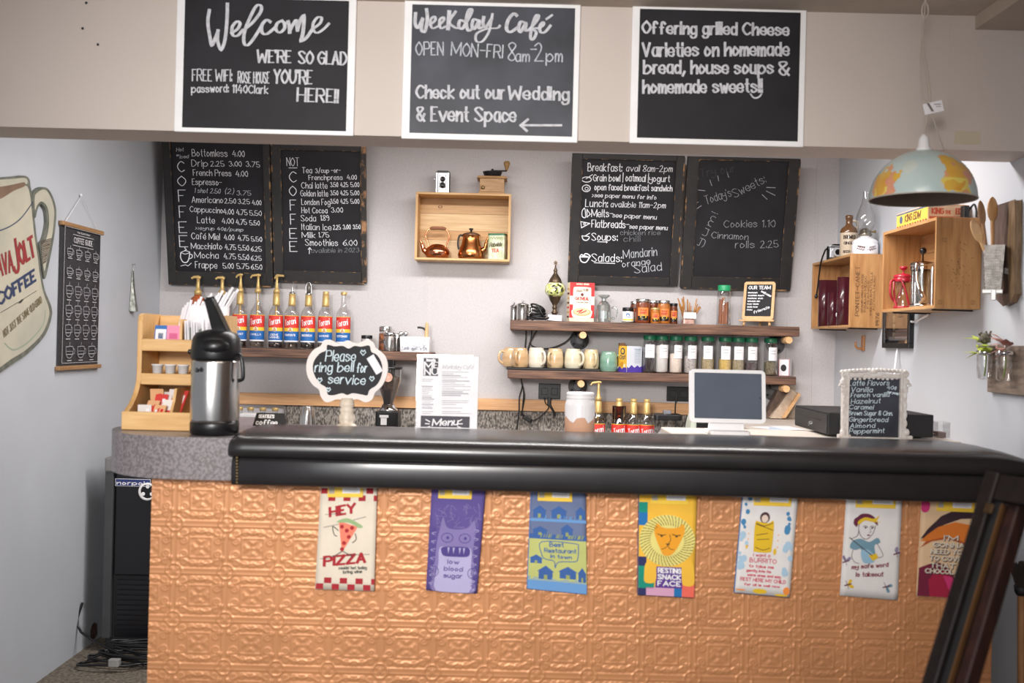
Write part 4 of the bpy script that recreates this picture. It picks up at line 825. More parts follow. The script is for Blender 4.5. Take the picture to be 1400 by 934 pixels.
# ------------------------------------------------------------ right end of the left shelf
def cyl_jar(name, px, d, zb, r, h, lidh, lid, fillm, fillh, label, cat='jar', group=None, lr=None, body=None, sq=False):
    c = V((X(px,d), d, zb)); t = thing(name, label, cat, c, group); hb = h-lidh
    part('glass', MB().lathe([(r*.95,0),(r,.004),(r,hb*.88),(r*.9,hb*.96),(r*.86,hb)], c, 24, caps=False).lathe([(r*.95,0),(.0001,.004)], c, 24), body or CLEAR, t)
    if fillm: part('contents', MB().lathe([(r*.9,.005),(r*.94,.01),(r*.94,fillh),(r*.5,fillh+.004),(0,fillh+.002)], c, 20), fillm, t)
    lr = lr or r*.95
    if lid: part('lid', MB().lathe([(lr,hb-.004),(lr*1.02,hb),(lr*1.02,h-.003),(lr*.96,h),(0,h)], c, 24), lid, t)
    return t, c
cyl_jar('small_jar', 501.5, 5.16, ZS, .030, .080, .014, BLACK, mat('dark_spice', (70,52,44), .8), .05, 'black lidded jar half behind the ring bell sign')
cyl_jar('spice_jar', 526.5, 5.18, ZS, .034, .128, .022, STEEL, mat('orange_spice', (206,116,52), .8, c2=(60,34,24), vs=40), .09, 'silver lidded jar of orange and black spice behind the steel shaker')
c = V((X(533,5.12), 5.12, ZS)); t = thing('steel_shaker', 'round steel shaker in front of the orange spice jar', 'shaker', c)
part('body', MB().lathe([(.031,0),(.032,.004),(.032,.086),(.030,.09)], c, 28), STEEL, t); part('lid', MB().lathe([(.033,.078),(.033,.095),(.026,.098),(0,.098)], c, 28), CHROME, t)
c = V((X(541,5.13), 5.15, ZS)); single('steel_canister', MB().lathe([(.020,0),(.021,.004),(.021,.088),(.016,.094),(0,.094)], c, 20), STEEL, 'narrow steel canister just right of the round steel shaker', 'canister')
c = V((X(552,5.2), 5.16, ZS)); mb = MB(); mb.tube([c+V((-.004,0,.003)),c+V((.0,0,.08))], .003, 6).tube([c+V((.01,0.01,.003)),c+V((.012,.01,.08))], .003, 6)
for dx in (-.010,.014): mb.sph(c+V((dx,-.004,.092)), .013, .008, .013, n=12, k=6)
single('measuring_spoons', mb, CHROME, 'pair of small chrome measuring spoons standing up by the white trough', 'spoons')
ya = 5.10; a = P(546,482,ya); b = P(587.5,461,ya); t = thing('utensil_trough', 'white patterned utensil trough on right end of the left shelf', 'trough', ((a.x+b.x)/2, 5.15, ZS))
xa, xb = a.x, b.x; h = .078
mb = MB(); fr = [(xa+.006,ya+.005,ZS),(xb-.003,ya+.005,ZS),(xb-.003,ya+.085,ZS),(xa+.006,ya+.085,ZS),(xa,ya,ZS+h),(xb,ya,ZS+h),(xb,ya+.09,ZS+h),(xa,ya+.09,ZS+h)]
ins = [(xa+.005,ya+.005,ZS+h),(xb-.005,ya+.005,ZS+h),(xb-.005,ya+.085,ZS+h),(xa+.005,ya+.085,ZS+h),(xa+.011,ya+.01,ZS+.006),(xb-.008,ya+.01,ZS+.006),(xb-.008,ya+.08,ZS+.006),(xa+.011,ya+.08,ZS+.006)]
mb.add(fr+ins, [(3,2,1,0),(0,1,5,4),(1,2,6,5),(2,3,7,6),(3,0,4,7),(4,5,9,8),(5,6,10,9),(6,7,11,10),(7,4,8,11),(8,9,13,12),(9,10,14,13),(10,11,15,14),(11,8,12,15),(12,13,14,15)]); part('trough', mb, mat('white_enamel', (236,236,240), .3, var=.02), t)
F = FZ(ya-.0); mb = MB(); rr = random.Random(8)
for i in range(40):
    u = rr.uniform(xa+.012, xb-.012); v = ZS+abs(rr.gauss(0,.018))+.005
    if v < ZS+h-.012: mb.line(F, smooth([(u,v),(u+rr.uniform(-.012,.012),v+rr.uniform(.0,.014)),(u+rr.uniform(-.012,.014),v+.006)]), .0018, .0005+.0022*0)
part('grey_pattern', mb, mat('grey_pattern', (128,132,146), .5), t)
c = V((xa+.09, ya+.045, ZS+.012)); single('black_brush', MB().tube(sm3([c+V((.02,0,0)),c+V((.045,0,.08)),c+V((.03,0,.108)),c+V((.006,0,.115)),c+V((-.004,0,.113))],4), [.005]*4+[.0055]*12+[.008]), BLACK, 'black bent handled brush standing in the white trough', 'brush')
c = V((xb-.022, ya+.045, ZS+.012)); single('wooden_stick', MB().tube([c,c+V((.001,0,.08)),c+V((.002,0,.11)),c+V((.002,0,.13)),c+V((.001,0,.142))], [.008,.010,.0095,.008,.004], 12), LIGHTW, 'pale wooden tamper stick standing in the white trough', 'stick')

# ------------------------------------------------------------ wine crate on the back wall with copper pots
ya = 5.15; a = P(566.5,354,ya); b = P(699,266,ya); xa, xb, za, zb_ = a.x, b.x, a.z-.003, b.z+.003
t = thing('wooden_crate', 'open pine crate hung on the back wall holding copper kettles', 'crate', ((xa+xb)/2, YB, za)); th = .012
part('bottom_board', MB().box(xa,xb,ya,YB-.002,za,za+th), PINE, t, .002); part('top_board', MB().box(xa,xb,ya,YB-.002,zb_-th,zb_), PINE, t, .002)
part('side_board', MB().box(xa,xa+th,ya+.001,YB-.002,za+th,zb_-th), PINEZ, t); part('side_board', MB().box(xb-th,xb,ya+.001,YB-.002,za+th,zb_-th), PINEZ, t)
tones = [wood('crate_back_a',(192,148,98),(214,174,124),(1.2,14,16),vs=5),wood('crate_back_b',(206,166,114),(232,200,152),(1.2,14,16),vs=4),wood('crate_back_c',(190,138,82),(208,160,104),(1.2,14,16),vs=5),wood('crate_back_d',(204,166,118),(224,190,144),(1.2,14,16),vs=5)]
mb = MB(); zs = [za+th, za+.118, za+.168, za+.258, zb_-th]
for i in range(4): mb.box(xa+th,xb-th,YB-.012-.001*(i%2),YB-.002,zs[i]+.0006,zs[i+1]-.0006,3-i)
mb.disc(FZ(YB-.014), P(602,283,5.29).x, P(602,283,5.29).z, .012, 0, 4, 14, .008); mb.disc(FZ(YB-.0145), P(602,283,5.29).x, P(602,283,5.29).z, .007, 0, 2, 12, .006)
part('back_planks', mb, tones+[mat('wood_knot',(104,74,52),.6)], t)
def z_in(): return za+th
F = FZ(ya)
c = V((P(598,345,5.21).x, 5.21, z_in())); k = .0655
t = thing('copper_kettle', 'squat copper kettle with arched handle, left in the crate', 'kettle', c)
part('body', MB().lathe([(.045,0),(.058,.008),(.0655,.028),(.062,.046),(.05,.060),(.034,.068),(.034,.071),(.02,.075),(0,.078)], c, 32), COPPER, t)
part('spout', MB().tube(sm3([c+V((-.052,0,.028)),c+V((-.074,0,.05)),c+V((-.082,0,.078)),c+V((-.091,0,.092))]), [.014]*6+[.010]*6+[.006]*7, 12), COPPER, t)
h = part('handle', MB().tube(sm3([c+V((-.046,0,.062)),c+V((-.052,0,.082)),c+V((-.064,0,.118)),c+V((-.052,0,.148)),c+V((-.036,0,.156))]), .004, 8).tube(sm3([c+V((.042,0,.062)),c+V((.050,0,.085)),c+V((.060,0,.115)),c+V((.050,0,.145)),c+V((.038,0,.156))]), .004, 8), COPPER, t)
part('grip', MB().tube([c+V((-.042,0,.157)),c+V((-.03,0,.159)),c+V((0,0,.160)),c+V((.028,0,.159)),c+V((.042,0,.156))], [.006,.0095,.0085,.0095,.006], 12), wood('turned_grip',(120,70,44),(160,104,70)), h)
c = V((P(643.5,345,5.20).x, 5.20, z_in())); BRC = mat('worn_copper_pot', (196,126,76), .22, 1.0, var=.15, vs=18)
t = thing('copper_coffee_pot', 'tall copper coffee pot with black handle in the middle of the crate', 'coffee pot', c)
part('body', MB().lathe([(.052,0),(.064,.006),(.067,.022),(.062,.048),(.050,.078),(.044,.105),(.042,.122),(.047,.126)], c, 32), BRC, t)
q = part('lid', MB().lathe([(.048,.124),(.049,.128),(.036,.136),(.012,.141),(0,.142)], c, 28), mat('tarnished_lid',(150,120,104),.3,.9), t)
part('knob', MB().lathe([(.004,.138),(.005,.150),(.011,.154),(.011,.161),(0,.162)], c, 14), BLACK, q)
part('spout', MB().tube(sm3([c+V((.050,0,.035)),c+V((.074,0,.062)),c+V((.080,0,.09)),c+V((.091,0,.118))]), [.013]*6+[.009]*6+[.006]*7, 12), BRC, t)
part('handle', MB().tube(sm3([c+V((-.040,0,.12)),c+V((-.058,0,.124)),c+V((-.066,0,.10)),c+V((-.067,0,.07)),c+V((-.062,0,.05))]), .005, 8), BLACK, t)
c = V((P(680,345,5.21).x, 5.205, z_in()))
t = thing('tea_tin', 'pale green tea tin with dark green lid, right end of the crate', 'tin', c)
G = Matrix.Translation(c) @ Matrix.Rotation(math.radians(-14),4,'Z')
mb = MB(); mb.T = G; mb.rbox(-.045,.045,-.032,.032,0,.126,.010); part('body', mb, mat('tin_cream_green',(214,216,196),.35,c2=(186,196,160),vs=30,lo=.45,hi=.6), t)
mb = MB(); mb.T = G; mb.rbox(-.0455,.0455,-.0325,.0325,.126,.136,.010); part('lid', mb, mat('tin_green',(44,104,72),.35), t)
FF = Frame(G @ V((-.045,-.0325,0)), G.to_3x3() @ V((1,0,0)), (0,0,1)); mb = MB(); write(mb,FF,"Rabelais",(.012,.066),(.076,.070),.020,.004,.4,.2,0); write(mb,FF,"TEA",(.024,.038),(.060,.039),.016,.0045,.3,0,1,.001,0)
for i in range(5): mb.line(FF, smooth([(.012+.014*i,.106),(.02+.014*i,.116),(.026+.014*i,.106)]), .003, .001, 2)
for u in (.008,.08): mb.line(FF, [(u,.008),(u,.118)], .002, .001, 2)
part('printed_label', mb, [mat('dark_olive',(84,78,40),.6), mat('orange_red',(200,76,48),.6), mat('leaf_print',(150,160,104),.6)], t)
# on the crate: box camera and coffee mill
c = V((P(605,265,5.2).x, 5.21, zb_)); t = thing('box_camera', 'small silver and black box camera with two lenses on the crate', 'camera', c); h = .112
part('body', MB().rbox(c.x-.036,c.x+.037,c.y-.03,c.y+.03,zb_,zb_+h,.008), BLACK, t)
part('face_plate', MB().fbox(FZ(c.y-.03), c.x-.022,c.x+.024, zb_+.004, zb_+h-.008, 0, .004), mat('satin_silver',(214,216,222),.3,.4), t)
for v, r_ in ((.072,.0115),(.040,.0135)):
    mb = MB(); mb.lathe([(r_+.003,0),(r_+.003,.004),(r_,.009),(r_*.75,.009),(r_*.7,.005),(0,.005)], n=20); mb.v = [V((c.x+.001+q.x, c.y-.034-q.z, zb_+v+q.y)) for q in mb.v]; part('lens', mb, [mat('lens_black',(18,18,22),.1,coat=1)], t)
mb = MB(); F = FZ(c.y-.0345)
for sx in (-1,1):
    for v in (.056,.090,.026): mb.line(F, [(c.x+.001+sx*.018,zb_+v-.008),(c.x+.001+sx*.014,zb_+v),(c.x+.001+sx*.018,zb_+v+.008)], .003, .0006)
    mb.fbox(FZ(c.y-.03), c.x+sx*.030-.004, c.x+sx*.030+.004, zb_, zb_+h-.006, 0, .003, 1)
part('face_detail', mb, [BLACK, mat('satin_silver')], t); part('viewfinder_hood', MB().box(c.x-.03,c.x+.03,c.y-.026,c.y+.026,zb_+h,zb_+h+.006), BLACK, t, .002)
part('winding_knob', MB().tube([(c.x-.036,c.y,zb_+.075),(c.x-.046,c.y,zb_+.075)], .009, 12), mat('satin_silver'), t)
c = V((P(672,265,5.2).x, 5.215, zb_)); t = thing('coffee_mill', 'old wooden hand coffee mill with black hopper on the crate', 'coffee mill', c)
MILL = wood('mill_wood',(164,124,82),(188,150,104),(2,12,12))
part('body', MB().box(c.x-.062,c.x+.066,c.y-.055,c.y+.055,zb_,zb_+.082), MILL, t, .003); part('base_board', MB().box(c.x-.066,c.x+.070,c.y-.06,c.y+.06,zb_,zb_+.008), MILL, t, .002)
part('top_board', MB().add([(c.x-.076,c.y-.066,zb_+.080),(c.x+.080,c.y-.066,zb_+.080),(c.x+.080,c.y+.066,zb_+.080),(c.x-.076,c.y+.066,zb_+.080),(c.x-.070,c.y-.06,zb_+.092),(c.x+.074,c.y-.06,zb_+.092),(c.x+.074,c.y+.06,zb_+.092),(c.x-.070,c.y+.06,zb_+.092)],[(3,2,1,0),(4,5,6,7),(0,1,5,4),(1,2,6,5),(2,3,7,6),(3,0,4,7)]), MILL, t)
d_ = part('drawer', MB().fbox(FZ(c.y-.055), c.x-.054, c.x+.058, zb_+.010, zb_+.050, 0, .004), MILL, t, .001); part('drawer_knob', MB().sph((c.x-.044,c.y-.064,zb_+.030), .010, .008, .010), BRASS, d_)
hp = part('hopper', MB().lathe([(.036,.092),(.042,.098),(.050,.118),(.052,.121),(.046,.121),(.036,.104),(.012,.104),(.010,.128),(.004,.138),(0,.139)], (c.x+.002,c.y,zb_), 28), BLACKM, t)
a_ = part('crank', MB().tube([(c.x,c.y-.002,zb_+.128),(c.x+.04,c.y-.01,zb_+.127),(c.x+.076,c.y-.015,zb_+.127),(c.x+.076,c.y-.015,zb_+.140)], .004, 8), BLACKM, t)
part('crank_knob', MB().lathe([(.006,.130),(.009,.140),(.012,.152),(.0165,.160),(.0165,.170),(.011,.177),(0,.179)], (c.x+.076,c.y-.015,zb_), 18), wood('knob_wood',(140,104,60),(172,134,86)), a_)

# ------------------------------------------------------------ upper right shelf
for px, r_, h, lab in ((701.5,.019,.084,'small narrow steel pitcher at the left end of the upper shelf'),(713.5,.031,.092,'wide steel lidded pitcher beside the small one on the upper shelf')):
    d = 5.20 if r_ < .02 else 5.14; c = V((X(px,d), d, ZU)); t = thing('steel_pitcher', lab, 'pitcher', c, 'steel pitchers on the upper shelf')
    part('body', MB().lathe([(r_*.98,0),(r_,.003),(r_*1.02,h*.5),(r_,h*.86),(r_*1.04,h*.88)], c, 28), STEEL, t)
    q = part('lid', MB().lathe([(r_*1.04,h*.87),(r_,h*.90),(r_*.5,h*.99),(.003,h*1.0),(.003,h*1.04)], c, 24), STEEL, t); part('knob', MB().sph(c+V((0,0,h*1.09)), .006), CHROME, q)
    if r_ > .02: part('handle', MB().tube(sm3([c+V((r_,-.005,h*.78)),c+V((r_+.012,-.008,h*.74)),c+V((r_+.014,-.008,h*.5)),c+V((r_+.002,-.005,h*.3))]), .003, 8), STEEL, t)
c = V((X(734,5.14), 5.14, ZU)); mb = MB()
for k in range(6):
    pts = []
    for i in range(18):
        q = i*2*math.pi/18; pts.append(c+V((.045*math.cos(q)*(1-.05*k), .020*math.sin(q)+.01*(k%2), .009+.0125*k+.012*math.cos(q+k*.5)*(k/4))))
    mb.tube(sm3(pts,3,True), .0045, 6, closed=True)
mb.tube(sm3([c+V((.04,-.018,.008)),c+V((.02,-.024,.04)),c+V((.0,-.02,.075)),c+V((-.012,-.016,.085))]), .005, 6).tube(sm3([c+V((-.03,-.02,.004)),c+V((.0,-.03,.015)),c+V((.045,-.026,.012)),c+V((.06,-.012,.02))]), .005, 6)
single('coiled_cord', mb, BLACK, 'coiled black power cord beside the mosaic lamp', 'cord')
c = V((X(758.8,5.16,400), 5.16, ZU)); t = thing('mosaic_lamp', 'bronze ornate lamp with yellow green mosaic globe', 'lamp', c)
BRZ = mat('antique_bronze', (104,88,72), .4, .8, var=.2, vs=40, bump=.2, bs=120)
k = 1.0
part('base', MB().lathe([(.034,0),(.036,.004),(.030,.012),(.014,.022),(.010,.030),(.013,.038),(.018,.045),(.013,.052),(.009,.060),(.012,.066),(.014,.072),(.010,.080),(.014,.090),(.026,.108),(.031,.125),(.034,.128)], c, 28), BRZ, t)
mos = bpy.data.materials.new('mosaic_glass'); mos.use_nodes = True; nt = mos.node_tree; bs = nt.nodes['Principled BSDF']; vo = nt.nodes.new('ShaderNodeTexVoronoi'); vo.inputs['Scale'].default_value = 85; tcn = nt.nodes.new('ShaderNodeTexCoord')
rp = nt.nodes.new('ShaderNodeValToRGB'); e = rp.color_ramp.elements; rp.color_ramp.interpolation = 'CONSTANT'
for p_, q in ((0,(70,70,50)),(.16,(196,200,120)),(.45,(226,226,170)),(.7,(236,236,214)),(.86,(160,170,92))):
    el = e[0] if p_ == 0 else e.new(p_); el.color = (*lin(q),1)
sp = nt.nodes.new('ShaderNodeSeparateColor'); nt.links.new(tcn.outputs['Object'], vo.inputs['Vector']); nt.links.new(vo.outputs['Color'], sp.inputs[0]); nt.links.new(sp.outputs[0], rp.inputs[0]); nt.links.new(rp.outputs[0], bs.inputs['Base Color']); bs.inputs['Roughness'].default_value = .15
part('globe', MB().lathe([(.033,.128),(.044,.136),(.052,.150),(.0535,.164),(.050,.180),(.042,.194),(.034,.200)], c, 32), mos, t)
part('crown', MB().lathe([(.035,.199),(.034,.206),(.028,.220),(.018,.236),(.010,.248),(.008,.258),(.011,.262),(.009,.268),(.004,.278),(.003,.292)], c, 24), BRZ, t)
mb = MB(); F = Frame(c+V((0,0,0)), (1,0,0), (0,0,1))
for i in range(9):
    q = math.radians(90+i*40); mb.poly(F, [(.004*math.cos(q-.7),.302+.006*math.sin(q-.7)),(.0145*math.cos(q),.302+.018*math.sin(q)),(.004*math.cos(q+.7),.302+.006*math.sin(q+.7))], .002, back=-.002)
mb.sph(c+V((0,0,.302)), .006, .003, .007); part('finial', mb, BRZ, t)
single('price_card', MB().add([(c.x-.034,c.y-.040,ZU+.004),(c.x+.036,c.y-.046,ZU+.001),(c.x+.036,c.y-.043,ZU+.03),(c.x-.034,c.y-.037,ZU+.034),(c.x-.034,c.y-.038,ZU+.004),(c.x+.036,c.y-.044,ZU+.001),(c.x+.036,c.y-.041,ZU+.03),(c.x-.034,c.y-.035,ZU+.034)],[(0,1,2,3),(7,6,5,4),(0,4,5,1),(1,5,6,2),(2,6,7,3),(3,7,4,0)]), PAPER, 'small blank white card leaning on the foot of the mosaic lamp', 'card')
# oatmeal box
c = V((X(794,5.14,410), 5.15, ZU)); G = Matrix.Translation(c) @ Matrix.Rotation(math.radians(13),4,'Z'); t = thing('oatmeal_box', 'red and cream box reading OATMEAL on the upper shelf', 'box', c)
mb = MB(); mb.T = G; mb.box(-.066,.066,-.025,.025,0,.202); part('carton', mb, mat('cream_card',(232,220,196),.6), t, .001)
FF = Frame(G @ V((-.066,-.0255,0)), G.to_3x3() @ V((1,0,0)), (0,0,1)); mb = MB(); w_ = .132
mb.rect(FF,.0,w_,.020,.202,.0004,0)
mb.poly(FF, smooth([(.018,.07),(.010,.055),(.016,.028),(.03,.020),(.102,.020),(.116,.028),(.122,.055),(.114,.07),(.114,.165),(.104,.178),(.066,.180),(.028,.178),(.018,.165)],4,True), .0008, 1)
mb.rect(FF,0,w_,.088,.132,.0009,1)
mb.poly(FF, circ(.066,.050,.048,.020,24), .0012, 2); mb.poly(FF, circ(.066,.052,.042,.015,24), .0014, 4); 
for q in ((.04,.052,.07,.062),(.06,.044,.09,.058),(.05,.044,.066,.060)): mb.line(FF, [(q[0],q[1]),(q[2],q[3])], .005, .0018, 0)
write(mb,FF,"OATMEAL",(.030,.112),(.102,.112),.015,.0035,.3,0,0,.0014,0); write(mb,FF,"brown sugar & maple",(.036,.098),(.098,.098),.006,.001,0,0,3,.0014); write(mb,FF,"WHOLE GRAIN",(.034,.190),(.1,.190),.008,.002,.2,0,1,.0012,0)
write(mb,FF,"Red Mill",(.036,.152),(.096,.158),.014,.0022,.3,.2,3,.0014); mb.disc(FF,.066,.140,.008,.0014,3,12)
SD = Frame(G @ V((-.0662,.025,0)), G.to_3x3() @ V((0,-1,0)), (0,0,1))
for i in range(7): mb.rect(SD,.008,.042,.02+.024*i,.03+.024*i,.0004,(3,2,0,3,2,3,2)[i])
part('printed_panel', mb, [mat('box_red',(214,56,58),.5), mat('box_cream',(240,230,212),.6), mat('box_gold',(222,178,120),.6), mat('box_brown',(110,52,44),.6), mat('oats',(232,206,166),.6)], t)
# upturned glass mug
c = V((X(825.5,5.13,420), 5.13, ZU)); t = thing('glass_mug', 'upturned footed glass mug on the upper shelf', 'glass', c)
part('bowl', MB().lathe([(.036,0),(.038,.002),(.039,.02),(.038,.06),(.034,.088),(.022,.104),(.012,.110),(.012,.122),(.030,.134),(.032,.138),(.03,.141),(0,.142)], c, 12, caps=False, smooth=False), DGLASS, t)
part('handle', MB().tube(sm3([c+V((.037,-.01,.022)),c+V((.058,-.014,.024)),c+V((.068,-.016,.05)),c+V((.058,-.014,.078)),c+V((.037,-.01,.075))]), .0045, 8), DGLASS, t)
# honey and jam jars
t, c = cyl_jar('jam_jar', 857.6, 5.14, ZU, .030, .080, .014, BLACK, mat('mustard_cream',(222,206,160),.5), .055, 'small white labelled jar with black lid left of the honey jars')
mb = MB(); K = Cyl(c,.0303); mb.rect(K,-.04,.04,.008,.058,.0006,0,12); mb.disc(K,-.004,.040,.010,.0010,1,12); mb.rect(K,-.03,.03,.012,.02,.001,2,8); write(mb,K,"jam",(-.01,.028),(.012,.028),.006,.0014,0,0,1,.001); part('label', mb, [PAPER, BLUEL, YELL], t)
HON = [mat('dark_honey',(122,58,30),.18,coat=.8), mat('amber_honey',(176,104,38),.18,coat=.8), mat('brown_honey',(104,54,34),.18,coat=.8)]
OL = mat('orange_label',(242,136,66),.5)
for px,d,r_,h,k,lid,lab in ((868.5,5.21,.028,.115,2,STEEL,'dark honey jar half hidden behind the biggest honey jar'),(893,5.21,.033,.122,0,STEEL,'dark honey jar standing behind the smallest gold lidded jar'),(878.5,5.12,.039,.124,0,STEEL,'biggest dark honey jar with orange label and silver lid'),
   (907.5,5.14,.034,.120,1,STEEL,'light amber honey jar with orange label and silver lid'),(896,5.095,.024,.080,1,GOLD,'smallest honey jar, gold lidded, at the front'),(921,5.16,.022,.108,2,BLACK,'slim dark honey jar at the right end of the honey jars')):
    c = V((X(px,d,420), d, ZU)); t = thing('honey_jar', lab, 'jar', c, 'honey jars on the upper shelf')
    part('jar', MB().lathe([(r_*.94,0),(r_,.005),(r_,h*.72),(r_*.88,h*.84),(r_*.86,h*.88)], c, 24), HON[k], t); part('lid', MB().lathe([(r_*.92,h*.87),(r_*.94,h*.89),(r_*.94,h*.985),(r_*.88,h),(0,h)], c, 24), lid, t)
    K = Cyl(c, r_); mb = MB(); w_ = r_*.72
    mb.rect(K,-w_,w_,h*.16,h*.64,.0006,0,12); mb.rect(K,-w_,w_,h*.12,h*.30,.001,1,12); mb.disc(K,0,h*.26,r_*.42,.0014,3,12,r_*.22); write(mb,K,"RAW",(-w_*.55,h*.5),(w_*.55,h*.5),h*.07,.002,0,0,2,.001); write(mb,K,"HONEY",(-w_*.6,h*.39),(w_*.6,h*.39),h*.07,.002,0,0,2,.001)
    part('label', mb, [OL, BLACK, DARKRED, YELL], t)
# honey sticks in a glass with a white card
c = V((X(941,5.13,430), 5.13, ZU)); t = thing('stick_glass', 'square glass of amber honey sticks with a white label', 'glass', c)
part('glass', MB().rbox(c.x-.036,c.x+.036,c.y-.034,c.y+.034,ZU,ZU+.072,.012), CLEAR, t); part('base_fill', MB().rbox(c.x-.030,c.x+.030,c.y-.028,c.y+.028,ZU+.003,ZU+.026,.01), mat('pink_candy',(206,150,130),.5,c2=(226,190,176),vs=60), t)
mb = MB(); F = FZ(c.y-.0345); mb.rect(F,c.x-.030,c.x+.034,ZU+.030,ZU+.061,.001); part('label', mb, PAPER, t)
rr = random.Random(11); AMB = mat('amber_straw',(196,142,76),.35,c2=(150,92,44),vs=9,coat=.3)
for i in range(20):
    dx = rr.uniform(-1,1); p = c+V((dx*.02+rr.uniform(-.004,.004), rr.uniform(-.018,.018), .027)); q = c+V((dx*.058+rr.uniform(-.006,.006), rr.uniform(-.03,.02), .118+rr.uniform(-.02,.036)-.02*abs(dx)))
    single('honey_stick', MB().tube([p,p.lerp(q,.94),q], [.0036,.0036,.0028], 6), AMB, 'amber honey stick fanned out in the square glass on the upper shelf', 'honey stick', 'honey sticks in the square glass')
GRN = mat('green_lid',(24,104,72),.4); GRN2 = mat('bright_green_lid',(40,156,104),.4)
t, c = cyl_jar('tall_jar', 988.5, 5.13, ZU, .036, .206, .026, GRN2, None, 0, 'tall green lidded jar of cinnamon sticks on the upper shelf', lr=.032)
CIN = wood('cinnamon',(146,88,58),(186,124,88),(14,14,2))
for i in range(13):
    q = i*2.4; r_ = .024*math.sqrt((i+.5)/13); p = c+V((r_*math.cos(q), r_*math.sin(q), .007)); single('cinnamon_stick', MB().tube([p, p+V((rr.uniform(-.004,.004),rr.uniform(-.004,.004),.118+rr.uniform(-.02,.025)))], .0058, 8), CIN, 'cinnamon stick upright in the tall green lidded jar', 'cinnamon stick', 'cinnamon sticks in the tall jar')
# team easel
c = V((X(1036,5.14,440), 5.15, ZU)); G = Matrix.Translation(c) @ Matrix.Rotation(math.radians(-24),4,'Z'); t = thing('tabletop_easel', 'small wooden easel chalkboard reading OUR TEAM on the upper shelf', 'easel', c)
ux = G.to_3x3() @ V((1,0,0)); uy = G.to_3x3() @ V((0,.26,1)); FF = Frame(G @ V((-.078,-.012,.034)), ux, uy)
def rrect(u0,u1,v0,v1,r_): 
    o = []
    for cx,cy,a0 in ((u1-r_,v1-r_,0),(u0+r_,v1-r_,90),(u0+r_,v0+r_,180),(u1-r_,v0+r_,270)): o += [(cx+r_*math.cos(math.radians(a0+k*22.5)), cy+r_*math.sin(math.radians(a0+k*22.5))) for k in range(5)]
    return o
EW = wood('easel_wood',(206,162,110),(226,186,136),(8,8,8))
part('frame', MB().poly(FF, rrect(0,.160,0,.206,.014), 0, back=-.012), EW, t, .002); mb = MB().poly(FF, rrect(.014,.146,.018,.190,.004), .0008); part('slate', mb, SLATE, t)
mb = MB(); write(mb,FF,"OUR TEAM",(.026,.164),(.136,.165),.017,.0042,.2,0,0,.0016)
for i,(tx,b_) in enumerate((("mwnuwn",.07),("wuwmm nuwn",.105),("nwmuw wun",.1),("wnuwm mn",.086),("nuw mwm",.08),("wum nuw",.076),("nwu",.05))): write(mb,FF,tx,(.024,.142-.0155*i),(b_,.142-.0155*i),.0088,.0026,.1,0,0,.0016)
write(mb,FF,"welcome",(.088,.150),(.138,.122),.012,.003,.1,.2,0,.0016); write(mb,FF,"friends",(.06,.030),(.138,.062),.014,.003,.1,.2,0,.0016); part('chalk_lettering', mb, CHALK, t)
mb = MB(); mb.T = G; mb.box(-.088,.088,-.03,-.008,.024,.034); part('ledge', mb, EW, t, .002)
for dx in (-.062,.062): mb = MB(); mb.T = G; mb.tube([(dx*1.08,-.022,.0025),(dx,-.006,.028)], .0062, 8); part('leg', mb, EW, t)
mb = MB(); mb.T = G; mb.tube([(0,.085,.0035),(0,.032,.17)], .0055, 8); part('rear_leg', mb, EW, t)
# ------------------------------------------------------------ lower right shelf: mugs, box, spice jars
single('black_tray', MB().box(X(693.5,5.08), X(819,5.08), 5.07, 5.25, ZL, ZL+.012), BLACKM, 'thin black tray under the upturned mugs', 'tray', bevel=.003)
def mug(px, d, col, hang, h, r, label, zb=None):
    zb = ZL+.0125 if zb is None else zb
    c = V((X(px,d,490), d, zb)); t = thing('stoneware_mug', label, 'mug', c, 'upturned mugs on the lower shelf')
    part('cup', MB().lathe([(r*.9,0),(r*.98,.004),(r*1.04,h*.25),(r*1.02,h*.55),(r*.94,h*.82),(r*.84,h*.96),(r*.78,h),(r*.74,h),(r*.72,h-.004),(0,h-.005)], c, 28), col, t)
    a = math.radians(hang); dr = V((math.cos(a), math.sin(a), 0))
    pts = [c+dr*(r*.92)+V((0,0,h*.78)), c+dr*(r*1.25)+V((0,0,h*.80)), c+dr*(r*1.52)+V((0,0,h*.60)), c+dr*(r*1.45)+V((0,0,h*.32)), c+dr*(r*1.03)+V((0,0,h*.16))]
    part('handle', MB().tube(sm3(pts,4), [.0075]*4+[.0065]*9+[.0075]*4, 10), col, t)
GZ = lambda n,c1,c2: mat('glaze_'+n, c1, .18, c2=c2, vs=6, stretch=(1,1,5), coat=.6, det=5)
mug(698.5, 5.20, GZ('tan',(196,160,118),(214,186,148)), 200, .100, .044, 'tan upturned mug at the far left end of the tray with handle out left')
mug(711, 5.115, GZ('caramel',(186,148,106),(206,176,136)), 250, .100, .042, 'caramel tan upturned mug in front at the left, handle towards the room')
mug(733.5, 5.13, GZ('cream',(214,204,186),(228,222,208)), 310, .103, .043, 'cream white upturned mug, third from the left')
mug(759, 5.13, GZ('sand',(192,162,122),(214,192,156)), 235, .101, .042, 'sand coloured upturned mug with reddish handle left, in the middle of the row')
mug(783.5, 5.13, GZ('pale_green',(206,198,172),(222,216,194)), 318, .102, .044, 'pale greenish cream upturned mug with handle right')
mug(808, 5.13, GZ('oat',(202,182,142),(216,200,166)), 290, .101, .040, 'oat coloured upturned mug at the right end of the tray')
mug(832, 5.14, GZ('celadon',(112,150,134),(136,170,152)), 20, .104, .045, 'celadon green upturned mug standing beside the tray', ZL+.0005)
